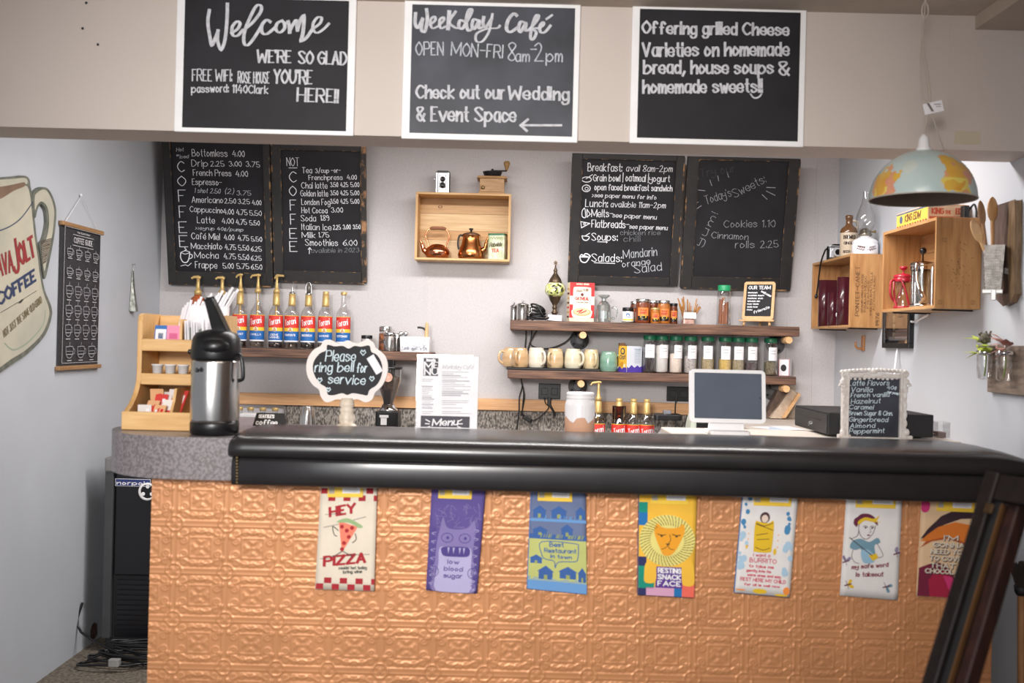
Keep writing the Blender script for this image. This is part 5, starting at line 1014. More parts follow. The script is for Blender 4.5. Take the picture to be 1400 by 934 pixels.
c = V((X(862,5.14,490), 5.15, ZL+.0005)); G = Matrix.Translation(c) @ Matrix.Rotation(math.radians(33),4,'Z'); t = thing('tea_box', 'white yellow and purple tea box beside the green mug', 'box', c)
mb = MB(); mb.T = G; mb.box(-.050,.050,-.034,.034,0,.135); part('carton', mb, mat('box_white',(222,226,236),.5,var=.03), t, .001)
FF = Frame(G @ V((-.050,-.0345,0)), G.to_3x3() @ V((1,0,0)), (0,0,1)); SD = Frame(G @ V((-.0505,.034,0)), G.to_3x3() @ V((0,-1,0)), (0,0,1)); mb = MB()
mb.poly(FF, [(0,0),(.1,0),(.1,.034),(.085,.026),(.07,.036),(.05,.024),(.03,.038),(.012,.022),(0,.03)], .0006, 0); mb.rect(SD,0,.068,0,.135,.0004,1); mb.poly(SD, [(0,0),(.068,0),(.068,.02),(.05,.03),(.03,.016),(.012,.03),(0,.02)], .0008, 0)
mb.disc(SD,.034,.108,.018,.0008,3,16); mb.disc(SD,.034,.108,.011,.0010,1,12); write(mb,SD,"Oat",(.012,.066),(.056,.068),.022,.004,.3,.1,3,.0010,0); mb.disc(SD,.03,.040,.014,.0010,2,10); mb.disc(SD,.05,.034,.010,.0011,4,10)
for i in range(9): mb.line(FF, [(.050,.050+.008*i),(.088,.050+.008*i)], .002, .0008, 5)
mb.rect(FF,.046,.092,.118,.122,.0008,5); part('printed_panel', mb, [mat('box_purple',(84,64,168),.5), mat('box_yellow',(238,186,66),.5), mat('box_orange',(214,150,40),.5), mat('box_ink',(62,64,90),.5), mat('box_cream2',(240,226,180),.5), mat('box_grey_blue',(160,176,190),.6)], t)
single('brown_carton', MB().box(c.x-.052,c.x-.02,5.20,5.25,ZL+.0005,ZL+.150), mat('brown_card',(164,120,84),.7), 'small brown carton behind the yellow and purple tea box', 'box', bevel=.001)
LID = GRN
spices = [(888.4,(40,34,36),(70,60,58),.10,'black tea leaves'),(905,(214,208,204),(226,222,218),.14,'white powder'),(924.4,(226,206,190),(236,222,210),.10,'pale pink salt'),(944.4,(150,140,136),(206,200,198),.09,'grey flakes'),
 (967.8,(150,130,92),(192,176,140),.085,'light green herbs'),(991.8,(198,160,80),(224,194,116),.078,'yellow grains'),(1009.8,(134,120,92),(182,168,138),.078,'greyish green herbs'),(1027.8,(66,54,56),(104,88,90),.06,'dark purple petals'),(1054,(92,84,66),(140,128,100),.07,'dark green herbs')]
for i,(px,c1,c2,fh,what) in enumerate(spices):
    d = 5.13; t, c = cyl_jar('spice_jar', px, d, ZL, .0335, .193, .020, LID, mat('spice_%d'%i, c1, .9, c2=c2, vs=160, bump=.3, bs=200), fh, 'green lidded spice jar of %s on the lower shelf' % what, group='green lidded spice jars', lr=.0325)
    K = Cyl(c,.0337); mb = MB(); o = R.uniform(-.006,.012); mb.rect(K,-.025+o,.025+o,.078,.146,.0006,0,10)
    for k in range(2): mb.line(K, smooth([(-.014+o+.004*q,.126-.014*k+.003*(q%2)) for q in range(7)]), .0018, .0012, 1)
    mb.line(K, [(-.012+o,.088),(.012+o,.088)], .0012, .0012, 1); part('paper_label', mb, [PAPER, mat('pencil_grey',(120,120,124),.8)], t)
c = V((X(1075,5.13,500), 5.15, ZL)); G = Matrix.Translation(c) @ Matrix.Rotation(math.radians(-30),4,'Z'); t = thing('small_box', 'small white box with red edges at the right end of the lower shelf', 'box', c)
mb = MB(); mb.T = G; mb.box(-.028,.028,-.022,.022,0,.088); part('carton', mb, PAPER, t, .001)
mb = MB(); FF = Frame(G @ V((-.028,-.0225,0)), G.to_3x3() @ V((1,0,0)), (0,0,1)); mb.line(FF,[(.002,.002),(.054,.002),(.054,.086),(.002,.086)],.003,.0006,0,0,True); mb.disc(FF,.026,.042,.015,.0006,1,12,.018); part('print', mb, [DARKRED, BLACKM], t)

# ------------------------------------------------------------ outlets and cords
def outlet(px0, py0, px1, py1, label):
    F = FZ(YB); a = F.uv(px0,py1); b = F.uv(px1,py0); t = thing('wall_outlet', label, 'outlet', (( a[0]+b[0])/2, YB, a[1]))
    part('plate', MB().fbox(F,a[0],b[0],a[1],b[1],0,.008), BLACK, t, .003); m_ = (a[0]+b[0])/2; mv = (a[1]+b[1])/2; mb = MB()
    for s_ in (-1,1): mb.fbox(F,m_+s_*.026-.017,m_+s_*.026+.017,mv-.018,mv+.018,.006,.0105)
    part('socket', mb, mat('socket_black',(40,40,42),.3), t, .004)
outlet(736,525,766.5,545.5,'black wall outlet with plugs and cords left of the mason jar'); outlet(911,529,944,548.5,'black wall outlet half hidden behind the tablet stand')
def cord(name, label, pts, r=.0035, y=5.272, mat_=BLACK):
    q = [P(*p[:2], p[2] if len(p) > 2 else y) for p in pts]; single(name, MB().tube(sm3(q,5), r, 6), mat_, label, 'cord')
C = crop(670,420,.1927)
cord('power_cable','straight black cord hanging from the upper shelf behind the leftmost mugs',[C(255,148),C(254,210),C(248,290),C(236,420),C(222,520),C(238,600),C(232,690),C(224,770)])
cord('power_cable','black cord running down left to the backs of the mugs and on to the worktop',[C(296,148),C(290,220),C(266,310),C(240,420),C(220,500),C(228,560),C(208,640),C(205,740),C(190,880)])
cord('power_cable','black cord swagging right from the upper shelf to the flange behind the dowel',[C(346,148),C(300,215),C(284,255),C(320,285),C(420,292),C(530,250),C(590,185),C(612,150)], .0035, 5.262)
q0 = P(*C(265,793),5.262); t = thing('inline_switch', 'black lamp cord switch hanging on the weathered splashback', 'switch', q0)
G = Matrix.Translation(q0) @ Matrix.Rotation(math.radians(28),4,'Y'); mb = MB(); mb.T = G; mb.rbox(-.026,.026,-.009,.009,-.011,.011,.008); part('body', mb, BLACK, t, .003)
part('lamp_cord', MB().tube(sm3([P(*p,5.264) for p in (C(236,772),C(228,740),C(244,640),C(232,560))],5), .003, 6).tube(sm3([P(*p,5.26) for p in (C(298,808),C(350,780),C(415,715),C(392,680),C(385,640))],5), .003, 6), BLACK, t)
for i,(x_,y_) in enumerate(((420,655),(400,650))):
    p = P(*C(x_,y_),5.27); tp = 'plug with thick hanging cord below the left wall outlet' if i == 0 else 'plug with thin cord in the left wall outlet'
    if i == 0: single('power_plug', MB().rbox(p.x-.010,p.x+.010,5.255,5.29,p.z-.03,p.z+.01,.005).tube(sm3([V((p.x,5.265,p.z-.02)),P(*C(432,710),5.262),P(*C(452,745),5.262),P(*C(458,775),5.262)],4), .0065, 8), BLACK, tp, 'plug')
cord('power_cable','black cord dropping from the right wall outlet behind the canister',[(926,540),(923.5,552),(923,566),(924,580),(925,600)], .0035, 5.262)

# ------------------------------------------------------------ things standing along the bar top behind the armrest
ZT = 1.1205; ZP = 1.1165
# white mason jar with wood coloured base
c = V((X(793,3.315,560), 3.315, ZT)); t = thing('mason_jar', 'mason jar dipped white over tan standing behind the black armrest', 'jar', c); k = .0505
part('jar', MB().lathe([(.044,0),(.0495,.006),(.0500,.045),(.0500,.092),(.047,.108),(.0445,.112),(.0445,.118)], c, 32, caps=True, mm=[0,0,0,1,1,1]), [mat('tan_paint',(206,160,132),.6,var=.05), mat('milk_white',(234,232,234),.35,var=.02)], t)
mb = MB(); K = Cyl(c,.0502); pts = [(-.078+.013*i, .048+.010*math.sin(i*1.3)+.004*math.sin(i*3)) for i in range(13)]
for i in range(12):
    (u0,v0),(u1,v1) = pts[i],pts[i+1]; mb.add([K.pt(u0,v0,.0004),K.pt(u1,v1,.0004),K.pt(u1,.0935,.0004),K.pt(u0,.0935,.0004)],[(0,1,2,3)],0,True)
part('paint_edge', mb, mat('milk_white'), t)
part('rim', MB().lathe([(.0445,.114),(.046,.116),(.046,.122),(.044,.124),(.046,.126),(.046,.134),(.043,.136),(.039,.134),(.038,.118),(0,.117)], c, 32), mat('milk_white'), t)
# bell sign
cx_, cy_ = P(476,507,3.325).x, 3.325; F = FZ(cy_); C = crop(320,440,.2)
t = thing('bell_sign', 'scalloped chalk sign asking to ring the bell, on turned wooden stand', 'sign', (cx_,cy_,ZT))
out = [(775,128),(740,142),(700,146),(655,124),(615,128),(592,165),(545,192),(508,245),(495,310),(505,375),(540,432),(580,462),(592,505),(620,545),(655,548),(700,530),(740,534),(775,545),(812,534),(850,530),(900,550),(945,530),(965,485),(1010,440),(1042,375),(1050,305),(1036,245),(1000,205),(968,182),(948,140),(905,122),(850,146),(810,142)]
inn = [(785,183),(745,165),(690,168),(640,158),(632,195),(590,215),(552,262),(540,315),(554,370),(588,420),(632,450),(642,495),(680,502),(740,488),(775,500),(812,488),(870,496),(912,502),(928,465),(978,430),(1008,372),(1015,312),(1000,258),(972,222),(940,205),(925,162),(870,170),(825,165)]
pb = MB().poly(F, smooth([F.uv(*C(*p)) for p in out],5,True), .004, back=-.012); part('plaque', pb, mat('cream_paint',(226,218,214),.5,var=.03), t, .003)
mb = MB().poly(F, smooth([F.uv(*C(*p)) for p in inn],4,True), .0052); part('slate', mb, SLATE, t)
mb = MB(); FO = F.off(.0062)
lines(mb, FO, C, .2, [("Please",625,825,268,272,72),("ring bell",552,812,342,340,62),("for",838,904,346,346,62),("service",642,892,420,430,62)], con=.35, slant=.12, w=.0040, l=0)
for (x_,y_,k_) in ((882,212,18),(586,400,16),(645,465,14),(942,390,16)): strokes(mb, FO, C, .2, [([(x_,y_+k_),(x_-k_,y_-k_*.2),(x_-k_*.5,y_-k_),(x_,y_-k_*.4),(x_+k_*.6,y_-k_),(x_+k_,y_-k_*.1),(x_,y_+k_)],6,False)], l=0)
part('chalk_lettering', mb, mat('blue_white_chalk',(206,222,230),.9,var=.1,vs=90), t)
mb = MB().poly(F, [F.uv(*C(*p)) for p in ((908,252),(955,222),(1020,335),(975,362))], .008, back=.0055); part('paper_tag', mb, PAPER, t)
xb_ = P(474.5,560,cy_).x
zt_ = F.uv(474,548)[1]-ZT
part('turned_stand', MB().lathe([(.034,0),(.035,.004),(.031,.008),(.025,.012),(.022,zt_*.14),(.027,zt_*.30),(.0275,zt_*.40),(.021,zt_*.54),(.024,zt_*.62),(.024,zt_*.68),(.020,zt_*.74),(.025,zt_*.82),(.0245,zt_*.90),(.019,zt_*1.1)], (xb_,cy_-.003,ZT), 24), wood('whitewashed_wood',(206,190,170),(228,216,200),(10,10,2)), t)
# menu stand
d = 3.315; a = P(568,592,d); b = P(656,485,d); xa, xb, zb_ = a.x, b.x, b.z
t = thing('menu_stand', 'clear stand holding a white paper cafe menu sheet', 'menu', ((xa+xb)/2, d, ZT))
tl = math.radians(6); F = Frame((xa, d-.02, ZT+.004), (1,0,0), (0,math.sin(tl),math.cos(tl))); w_ = xb-xa; h_ = F.uv(612,485.5)[1]
part('acrylic_holder', MB().fbox(F,0,w_,0,h_,-.004,-.001).box(xa,xb,d-.02,d+.055,ZT,ZT+.003), glass('acrylic'), t)
part('menu_sheet', MB().fbox(F,.003,w_-.003,.003,h_-.002,-.001,.0005), PAPER, t); C = crop(500,430,.182); s = .182; FO = F.off(.0012)
def fp(x_,y_): return FO.uv(*C(x_,y_))
mb = MB(); a = fp(432,460); b = fp(546,330); mb.rect(FO,a[0],b[0],a[1],b[1],0,0); a = fp(410,890); b = fp(782,768); mb.rect(FO,a[0],b[0],max(a[1],.006),b[1],0,0)
lines(mb, FO, C, s, [("ME",442,540,400,402,42),("NU",442,540,452,453,44),("lunch",460,520,350,350,14)], w=.0050, con=.5, m=1, l=.0006)
lines(mb, FO, C, s, [("Menu",500,690,835,830,48)], w=.0048, con=.4, slant=.2, m=1, l=.0006)
for x0_,y0_,x1_,y1_ in ((452,790,482,806),(448,820,478,822),(690,806,722,790),(694,822,726,822),(455,850,482,842),(690,842,716,852)): strokes(mb, FO, C, s, [([(x0_,y0_),(x1_,y1_)],8,False)], m=1, l=.0006)
lines(mb, FO, C, s, [("Workday Café",575,805,408,412,30)], w=.0014, slant=.25, m=2, l=.0004)
rr = random.Random(6)
for i in range(24):
    y_ = 432+i*13.5
    for x0_,x1_ in ((575,rr.uniform(660,800)),(425,rr.uniform(470,530))):
        if x0_ == 425 and y_ < 480: continue
        if rr.random() < .85: strokes(mb, FO, C, s, [([(x0_,y_),(x1_,y_+2)],4 if rr.random() < .8 else 8,False)], m=2, l=.0004)
part('printed_text', mb, [mat('print_charcoal',(74,72,80),.7), PAPER, mat('print_grey',(176,174,180),.8)], t)
# tent sign, white tub, tumbler
F = FZ(3.29); a = F.uv(345,597); b = F.uv(388,566); t = thing('tent_sign', 'small black tent card with white lettering ending in coffee', 'sign', ((a[0]+b[0])/2, 3.47, ZT))
zt = b[1]; xa, xb = a[0], b[0]; part('card', MB().add([(xa,3.29,ZT),(xb,3.29,ZT),(xb-.002,3.315,zt),(xa+.006,3.315,zt),(xa,3.34,ZT),(xb,3.34,ZT)],[(0,1,2,3),(1,5,2),(4,3,2,5),(0,3,4)]), BLACKM, t)
FF = Frame((xa,3.29,ZT),(1,0,0),(0,.025,zt-ZT)); FO = FF.off(.001); mb = MB(); C = crop(320,440,.2); lines(mb, FO, C, .2, [("SEATTLE'S",168,272,656,658,20),("coffee",150,292,702,706,32)], w=.0032, con=.2, m=0, l=0); part('lettering', mb, WHITE, t)
a = P(330,596,4.9); b = P(347,565,4.9); single('white_tub', MB().rbox(a.x,b.x+.03,4.84,4.93,ZC,b.z,.01), WHITE, 'white plastic tub on the rear worktop left of the tent sign', 'tub', bevel=.003)
c = V((X(420,4.88,570), 4.88, ZC)); h = P(420,555,4.88).z-ZC; t = thing('steel_shaker', 'tall upturned steel tumbler on the rear worktop left of the bell sign', 'shaker', c)
part('tumbler', MB().lathe([(.048,0),(.049,.004),(.033,h-.05),(.027,h-.004),(.025,h),(0,h)], c, 28), STEEL, t)
# espresso grinder
d = 4.95; c = V((X(531,d,550), d, ZC)); zz = lambda py: P(531,py,d).z-ZC
t = thing('coffee_grinder', 'black coffee grinder with clear hopper of beans behind the bell sign', 'grinder', c)
part('body', MB().rbox(c.x-.056,c.x+.056,c.y-.06,c.y+.08,ZC,ZC+zz(562),.012), BLACK, t, .003)
part('chrome_collar', MB().lathe([(.046,zz(563)),(.048,zz(560)),(.036,zz(557)),(.030,zz(553)),(.022,zz(552))], c, 28), CHROME, t)
part('switch_panel', MB().fbox(FZ(c.y-.0605),c.x-.028,c.x+.002,ZC+zz(580),ZC+zz(569),0,.006).fbox(FZ(c.y-.0605),c.x-.034,c.x+.010,ZC+zz(570),ZC+zz(566.5),0,.008), mat('switch_white',(214,214,216),.4), t, .002)
hop = part('hopper', MB().lathe([(.020,zz(554)),(.036,zz(540)),(.060,zz(520)),(.062,zz(514)),(.062,zz(504))], c, 28, caps=False), CLEAR, t)
part('beans', MB().lathe([(.001,zz(553.5)),(.018,zz(553)),(.034,zz(540)),(.057,zz(520)),(.057,zz(516.5)),(.03,zz(514)),(0,zz(515))], c, 24), mat('coffee_beans',(58,46,40),.6,c2=(104,88,78),vs=150,bump=.8,bs=160), hop)
part('hopper_lid', MB().lathe([(.064,zz(505)),(.066,zz(504)),(.066,zz(501.5)),(.05,zz(500.5)),(.022,zz(500)),(.022,zz(492)),(0,zz(492))], c, 28), BLACK, t)
q = P(531,516,d-.064); part('round_sticker', MB().tube([V((q.x-.002,d-.063,q.z)),V((q.x-.002,d-.068,q.z))], .0225, 20), mat('sticker_pink',(214,176,156),.7,c2=(190,140,120),vs=60), t)
part('hopper_shine_plate', MB().fbox(FZ(c.y-.062),c.x-.016,c.x+.016,ZC+zz(552),ZC+zz(532),.0,.002), mat('hopper_shine',(70,66,66),.1,.6), t)  # glossy plate standing in for the shine on the hopper
# tablet on stand
d = 3.45; ZB_ = ZT; ZT = ZP; F0 = FZ(d); a = F0.uv(943,577); b = F0.uv(1049,506.5); xa, xb, za, zb_ = a[0], b[0], a[1], b[1]; xm = (xa+xb)/2
t = thing('tablet_stand', 'white framed point of sale tablet on a white stand', 'tablet', (xm, d+.02, ZT))
tl = math.radians(8); F = Frame((xa, d, za), (1,0,0), (0,math.sin(tl),math.cos(tl))); w_, h_ = xb-xa, zb_-za
part('bezel', MB().poly(F, rrect(0,w_,0,h_,.016), 0, back=-.018), WHITE, t, .004)
part('screen', MB().poly(F, rrect(.016,w_-.014,.014,h_-.012,.003), .0015), mat('dark_screen',(86,94,108),.12,var=.1,vs=4,spec=.8), t)
part('camera_dot', MB().disc(F,w_-.020,h_*.48,.0025,.002).disc(F,.020,h_*.5,.0015,.002), BLACK, t)
part('stand_neck', MB().add([(xm-.060,d+.02,ZT+.012),(xm+.062,d+.02,ZT+.012),(xm+.062,d+.05,ZT+.012),(xm-.060,d+.05,ZT+.012),(xm-.058,d+.012,za+.05),(xm+.060,d+.012,za+.05),(xm+.060,d+.03,za+.05),(xm-.058,d+.03,za+.05)],[(3,2,1,0),(4,5,6,7),(0,1,5,4),(1,2,6,5),(2,3,7,6),(3,0,4,7)]), WHITE, t, .003)
part('stand_base', MB().rbox(xm-.066,xm+.072,d-.035,d+.08,ZT,ZT+.013,.01), WHITE, t, .003)
ZT = ZB_
# receipt printer left of the tablet, canister
d = 3.72; a = P(934,596,d); b = P(966,552,d); t = thing('receipt_printer', 'pale grey green receipt printer with black mouth half behind the tablet', 'printer', (b.x, d+.05, ZC)); G2 = Frame((0,0,0),(1,0,0),(0,0,1))
d=4.55; a = P(938,596,d); b = P(975,553,d); W[t] = V((b.x,d+.06,ZC)); t.location = W[t]
pm = mat('pale_green_plastic',(206,212,198),.4,var=.03); fr = Frame((0,d,0),(1,0,0),(0,0,1))
part('shell', MB().poly(fr, smooth([(a.x,ZC),(a.x+.012,ZC+.16),(a.x+.036,b.z-.03),(a.x+.062,b.z-.004),(a.x+.10,b.z),(a.x+.16,b.z),(a.x+.16,ZC)],2,True), 0, back=-.12), pm, t, .004)
part('paper_mouth', MB().box(a.x+.045,a.x+.155,d-.012,d+.01,b.z-.125,b.z-.070).box(a.x+.040,a.x+.05,d-.010,d+.01,b.z-.07,b.z-.058), BLACK, t, .003)
part('lower_tray', MB().box(a.x+.085,a.x+.17,d-.05,d+.01,ZC,b.z-.112), mat('olive_tray',(206,204,150),.5), t, .003)
c = V((X(911,4.92,580), 4.92, ZC)); zl = P(911,571,4.92).z-ZC; t = thing('glass_canister', 'clear canister with black lid right of the gold capped bottles', 'canister', c)
part('glass', MB().rbox(c.x-.066,c.x+.066,c.y-.06,c.y+.06,ZC,ZC+zl-.006,.016), CLEAR, t)
q = part('lid', MB().rbox(c.x-.070,c.x+.070,c.y-.064,c.y+.064,ZC+zl-.010,ZC+zl+.018,.018), BLACK, t, .004); part('lid_knob', MB().rbox(c.x-.018,c.x+.022,c.y-.02,c.y+.02,ZC+zl+.018,ZC+zl+.036,.008), mat('smoky_clear',(128,128,136),.15,coat=.5), q, .003)
part('contents', MB().lathe([(.050,.005),(.052,.02),(.050,zl-.09),(.03,zl-.062),(0,zl-.052)], c, 20), PAPER, t)
# latte flavours frame
d = 3.43; ZT = ZP; F = FZ(d); C = crop(1060,470,.2429); s = .2429; fp = lambda x_,y_: F.uv(*C(x_,y_))
a = fp(404,522); b = fp(704,193); xa, xb, za, zb_ = a[0], b[0], ZT+.004, b[1]; t = thing('ornate_frame', 'ornate white frame with chalked latte flavors on the right of the bar', 'frame', ((xa+xb)/2, d, ZT))
part('slate', MB().fbox(F,xa,xb,za,zb_,-.008,-.002), SLATE2, t)
OR = mat('antique_white',(226,222,218),.5,c2=(206,196,188),vs=60,bump=.3,bs=90); xo0, xo1, zo = fp(372,300)[0], fp(738,300)[0], fp(500,160)[1]
mb = MB(); mb.fbox(F,xo0+.002,xa+.002,ZT,zo,-.012,.010); mb.fbox(F,xb-.002,xo1-.002,ZT,zo,-.012,.010); mb.fbox(F,xa,xb,zb_-.003,zo-.004,-.012,.010); mb.fbox(F,xa,xb,ZT,ZT+.005,-.012,.008)
mb.tube([F.pt(xa-.002,ZT+.004,.011),F.pt(xa-.002,zo-.012,.011)],.0035,6); mb.tube([F.pt(xb+.002,ZT+.004,.011),F.pt(xb+.002,zo-.012,.011)],.0035,6); mb.tube([F.pt(xa,zb_+.002,.011),F.pt(xb,zb_+.002,.011)],.0035,6)
part('moulding', mb, OR, t, .003)
mb = MB()
def scroll(u,v,r_,sx,sy): mb.tube(sm3([F.pt(u+sx*r_*(1-.11*k)*math.cos(k*.75), v+sy*r_*(1-.11*k)*math.sin(k*.75), .008) for k in range(9)],3), .0042, 6)
for k,(px,py) in enumerate([(375+22*i, 158-9*math.sin(i/16*math.pi)) for i in range(17)]): u,v = fp(px,py); mb.sph(F.pt(u,v,.002), .0085+.002*(k%2), .009, .0075, n=8, k=5)
for px,sx in ((385,1),(728,-1)):
    u,v = fp(px,175); scroll(u,v,.014,sx,1); u,v = fp(px-8*sx,240); scroll(u,v,.013,-sx,1); u,v = fp(px-12*sx,215); mb.sph(F.pt(u,v,.004),.008,.007,.010,n=8,k=5); u,v = fp(px-8*sx,262); mb.sph(F.pt(u,v,.004),.006,.006,.012,n=8,k=5)
    for py in (300,350,400,450): u,v = fp(px,py); mb.sph(F.pt(u,v,.006),.007,.006,.013,n=8,k=5)
    u,v = fp(px-6*sx,500); mb.sph(F.pt(u,v,.004),.012,.010,.014,n=10,k=6); u,v = fp(px-2*sx,514); mb.tube([F.pt(u-.022,ZT+.006,.004),F.pt(u+.022,ZT+.006,.004)],.007,8)
u,v = fp(550,185)
for i in range(11): uu,vv = fp(420+26*i,196+3*math.sin(i)); mb.sph(F.pt(uu,vv,.006),.006,.006,.005,n=8,k=5)
for sx in (-1,1): scroll(u+sx*.03,v,.012,sx,1)
mb.sph(F.pt(u,fp(550,158)[1],.006),.014,.009,.010,n=10,k=6); part('carved_ornament', mb, OR, t)
mb = MB(); FO = F.off(0)
lines(mb, FO, C, s, [("Latte Flavors",415,640,236,234,28),("Vanilla",425,545,270,272,26),("40¢",628,680,256,258,20),("per pump",630,696,276,288,13),("French vanilla",425,640,302,298,24),("Hazelnut",425,590,338,334,26),("Caramel",416,550,368,370,24),("Brown Sugar & Cinn.",413,658,402,404,24),("Gingerbread",415,632,438,440,24),("Almond",420,560,474,472,24),("Peppermint",415,612,506,502,26)], w=.0021, slant=.2, con=.2, l=0)
part('chalk_lettering', mb, mat('blue_white_chalk'), t)
# cash drawer, cutting boards, papers, acrylic box
xa, xb, ya, yb = 1.100, 1.468, 3.45, 3.85; zt = P(1134,564,3.45).z; t = thing('cash_drawer', 'black metal cash drawer with a key lock at the right end of the bar', 'cash drawer', ((xa+xb)/2, 3.65, ZT))
part('case', MB().box(xa+.002,xb,ya,min(yb,3.85),ZP+.006,zt), BLACKM, t, .003)
SDF = Frame((xa+.002,yb,0),(0,-1,0),(0,0,1)); q = part('drawer_front', MB().fbox(SDF,.008,.392,ZT+.010,zt-.008,0,.004), mat('drawer_grey',(44,44,47),.45), t, .002)
mb = MB(); zm = (ZT+zt)/2; mb.fbox(SDF,.10,.19,zm+.008,zm+.011,.003,.0052); mb.fbox(SDF,.24,.33,zm+.008,zm+.011,.003,.0052); mb.fbox(SDF,.02,.38,ZT+.014,ZT+.017,.003,.0052); part('slot', mb, BLACK, q)
mb = MB(); mb.tube([SDF.pt(.21,zm-.012,.003),SDF.pt(.21,zm-.012,.010)],.0085,14); part('key_lock', mb, CHROME, q)
mb = MB(); [mb.tube([(x_,y_,ZP+.0002),(x_,y_,ZP+.008)],.012,10) for x_ in (xa+.04,xb-.04) for y_ in (ya+.04,3.61)]; part('foot', mb, BLACK, t)
CB = wood('tan_board',(190,168,146),(212,194,174),(8,8,8)); y_ = 5.2
fr = FZ(5.16); pp = [fr.uv(*q) for q in ((1052,566),(1072,572),(1094,537),(1089,534),(1078,534))]
single('cutting_board', MB().poly(fr, [fr.uv(1054,571.5),fr.uv(1069,571.8),fr.uv(1093,540),fr.uv(1081,533)], 0, back=-.11), CB, 'slanted tan wooden board end leaning near the cash drawer', 'cutting board', bevel=.002)
fr = FZ(5.14); single('cutting_board', MB().poly(fr, [fr.uv(1070,571.3),fr.uv(1074,571.3),fr.uv(1095,540),fr.uv(1092,537)], 0, back=-.13), LIGHTW, 'thin honey coloured board along the edge of the slanted tan board', 'cutting board', bevel=.002)
fr = FZ(5.275); a = fr.uv(1068,573); b = fr.uv(1088,528); single('cutting_board', MB().fbox(fr,a[0],b[0],1.0505,b[1],-.02,0), wood('grey_tan_board',(176,160,142),(198,184,166),(3,12,12)), 'upright grey tan board standing behind the slanted boards', 'cutting board', bevel=.002)
fr = FZ(5.20); single('knife_block', MB().poly(fr, [fr.uv(1046,571.2),fr.uv(1052,571.2),fr.uv(1079,540),fr.uv(1074,530),fr.uv(1065,532)], 0, back=-.07), wood('dark_block',(96,76,66),(124,102,88),(8,8,8)), 'dark brown slanted wooden block behind the tablet, leftmost of the boards', 'knife block', bevel=.002)
for k,(px,py,rz,col) in enumerate(((1057,586,.5,PAPER),(1066,588,-.3,mat('blue_white_paper',(196,210,228),.6)),(1076,586,.15,PAPER))):
    r_ = ray(px,py); dd = (1.0505-CAMZ)/r_.z; c = V((r_.x*dd,dd,1.0505+.0012*k)); mb = MB(); mb.T = Matrix.Translation(c) @ Matrix.Rotation(rz,4,'Z'); mb.box(-.05,.05,-.10,.10,0,.001)
    single('paper_slip', mb, col, ['white slip on the pale counter, left of the bluish slip','bluish slip on the pale counter between two white slips','white slip on the pale counter nearest the cash drawer'][k], 'paper')
a = P(1279,597,3.53); b = P(1296,577,3.53); t = thing('acrylic_box', 'small clear acrylic box with brown base right of the cash drawer', 'box', ((a.x+b.x)/2, 3.53, ZP))
part('shell', MB().box(a.x,b.x,3.51,3.57,ZP,b.z), glass('acrylic'), t); part('base', MB().box(a.x+.003,b.x-.012,3.515,3.565,ZP+.001,ZP+.02), mat('brown_base',(120,92,84),.6), t)
# ------------------------------------------------------------ left wall: mug sign, poster, ornament
F = Frame((XL+.012,0,0),(0,1,0),(0,0,1)); C = crop(0,230,.2994); U = lambda x,y: F.uv(*C(x,y))
CREAM = mat('aged_cream_enamel',(204,198,178),.5,c2=(184,182,166),vs=5); EDGE = mat('grey_green_outline',(92,96,88),.6,c2=(120,122,112),vs=30)
t = thing('mug_sign', 'large cut out tin coffee mug sign on the left wall', 'sign', (XL+.006, 3.65, 1.3))
body = [(-330,110),(-200,60),(-60,48),(60,38),(112,34),(134,50),(140,85),(150,130),(156,205),(166,300),(180,400),(190,480),(206,560),(234,630),(236,680),(205,765),(130,845),(60,893),(-40,960),(-160,1010),(-330,1000)]
part('mug_body', MB().poly(F, smooth([U(*p) for p in body],4,True), 0, back=-.012), EDGE, t)
inner = [(-310,150),(-100,90),(0,120),(60,92),(110,80),(128,90),(138,135),(145,205),(155,300),(170,400),(180,480),(196,565),(221,635),(222,680),(192,755),(120,828),(50,872),(-40,935),(-160,985),(-310,975)]
mb = MB(); mb.poly(F, smooth([U(*p) for p in inner],4,True), .0008, 0)
mb.poly(F, smooth([U(*p) for p in ((-330,115),(-60,60),(60,48),(108,44),(124,55),(122,72),(100,72),(60,84),(0,112),(-120,140),(-330,180))],4,True), .0012, 0)
mb.poly(F, smooth([U(*p) for p in ((-320,150),(-60,95),(40,78),(95,66),(112,66),(108,84),(60,104),(0,140),(-120,190),(-320,230))],4,True), .0016, 1)
lpx(mb,F,[C(*p) for p in ((-200,320),(-60,300),(0,284),(50,262),(90,232),(120,196),(148,155))],1.8,True,2,.0018)
lpx(mb,F,[C(*p) for p in ((0,660),(60,625),(165,560))],.8,True,3,.0018); mb.poly(F,[U(*p) for p in ((80,618),(95,600),(108,596),(94,616))],.002,3)
lpx(mb,F,[C(*p) for p in ((20,800),(60,830),(120,800),(175,745),(200,700),(206,650))],2.4,True,4,.0012)
part('painted_face', mb, [CREAM, mat('coffee_brown',(112,88,72),.5,c2=(140,114,94),vs=6), mat('navy_paint',(52,66,100),.6), mat('sign_black',(60,58,56),.6), mat('green_shadow_paint',(150,164,146),.6)], t)
hd = [(148,128),(164,100),(192,86),(220,96),(244,140),(256,195),(252,270),(240,350),(226,420),(206,505),(196,470),(186,400),(178,350),(195,330),(208,285),(213,235),(206,185),(186,164),(170,190),(162,225),(154,215)]
part('mug_handle', MB().poly(F, smooth([U(*p) for p in hd],4,True), .001, back=-.012), EDGE, t)
hi_ = [(156,130),(170,110),(192,98),(214,106),(234,145),(245,195),(241,265),(230,340),(214,410),(202,470),(194,440),(190,400),(188,352),(204,335),(217,290),(222,235),(213,176),(188,152),(168,168),(158,190)]
mb = MB().poly(F, smooth([U(*p) for p in hi_],4,True), .002, 0); rr = random.Random(3)
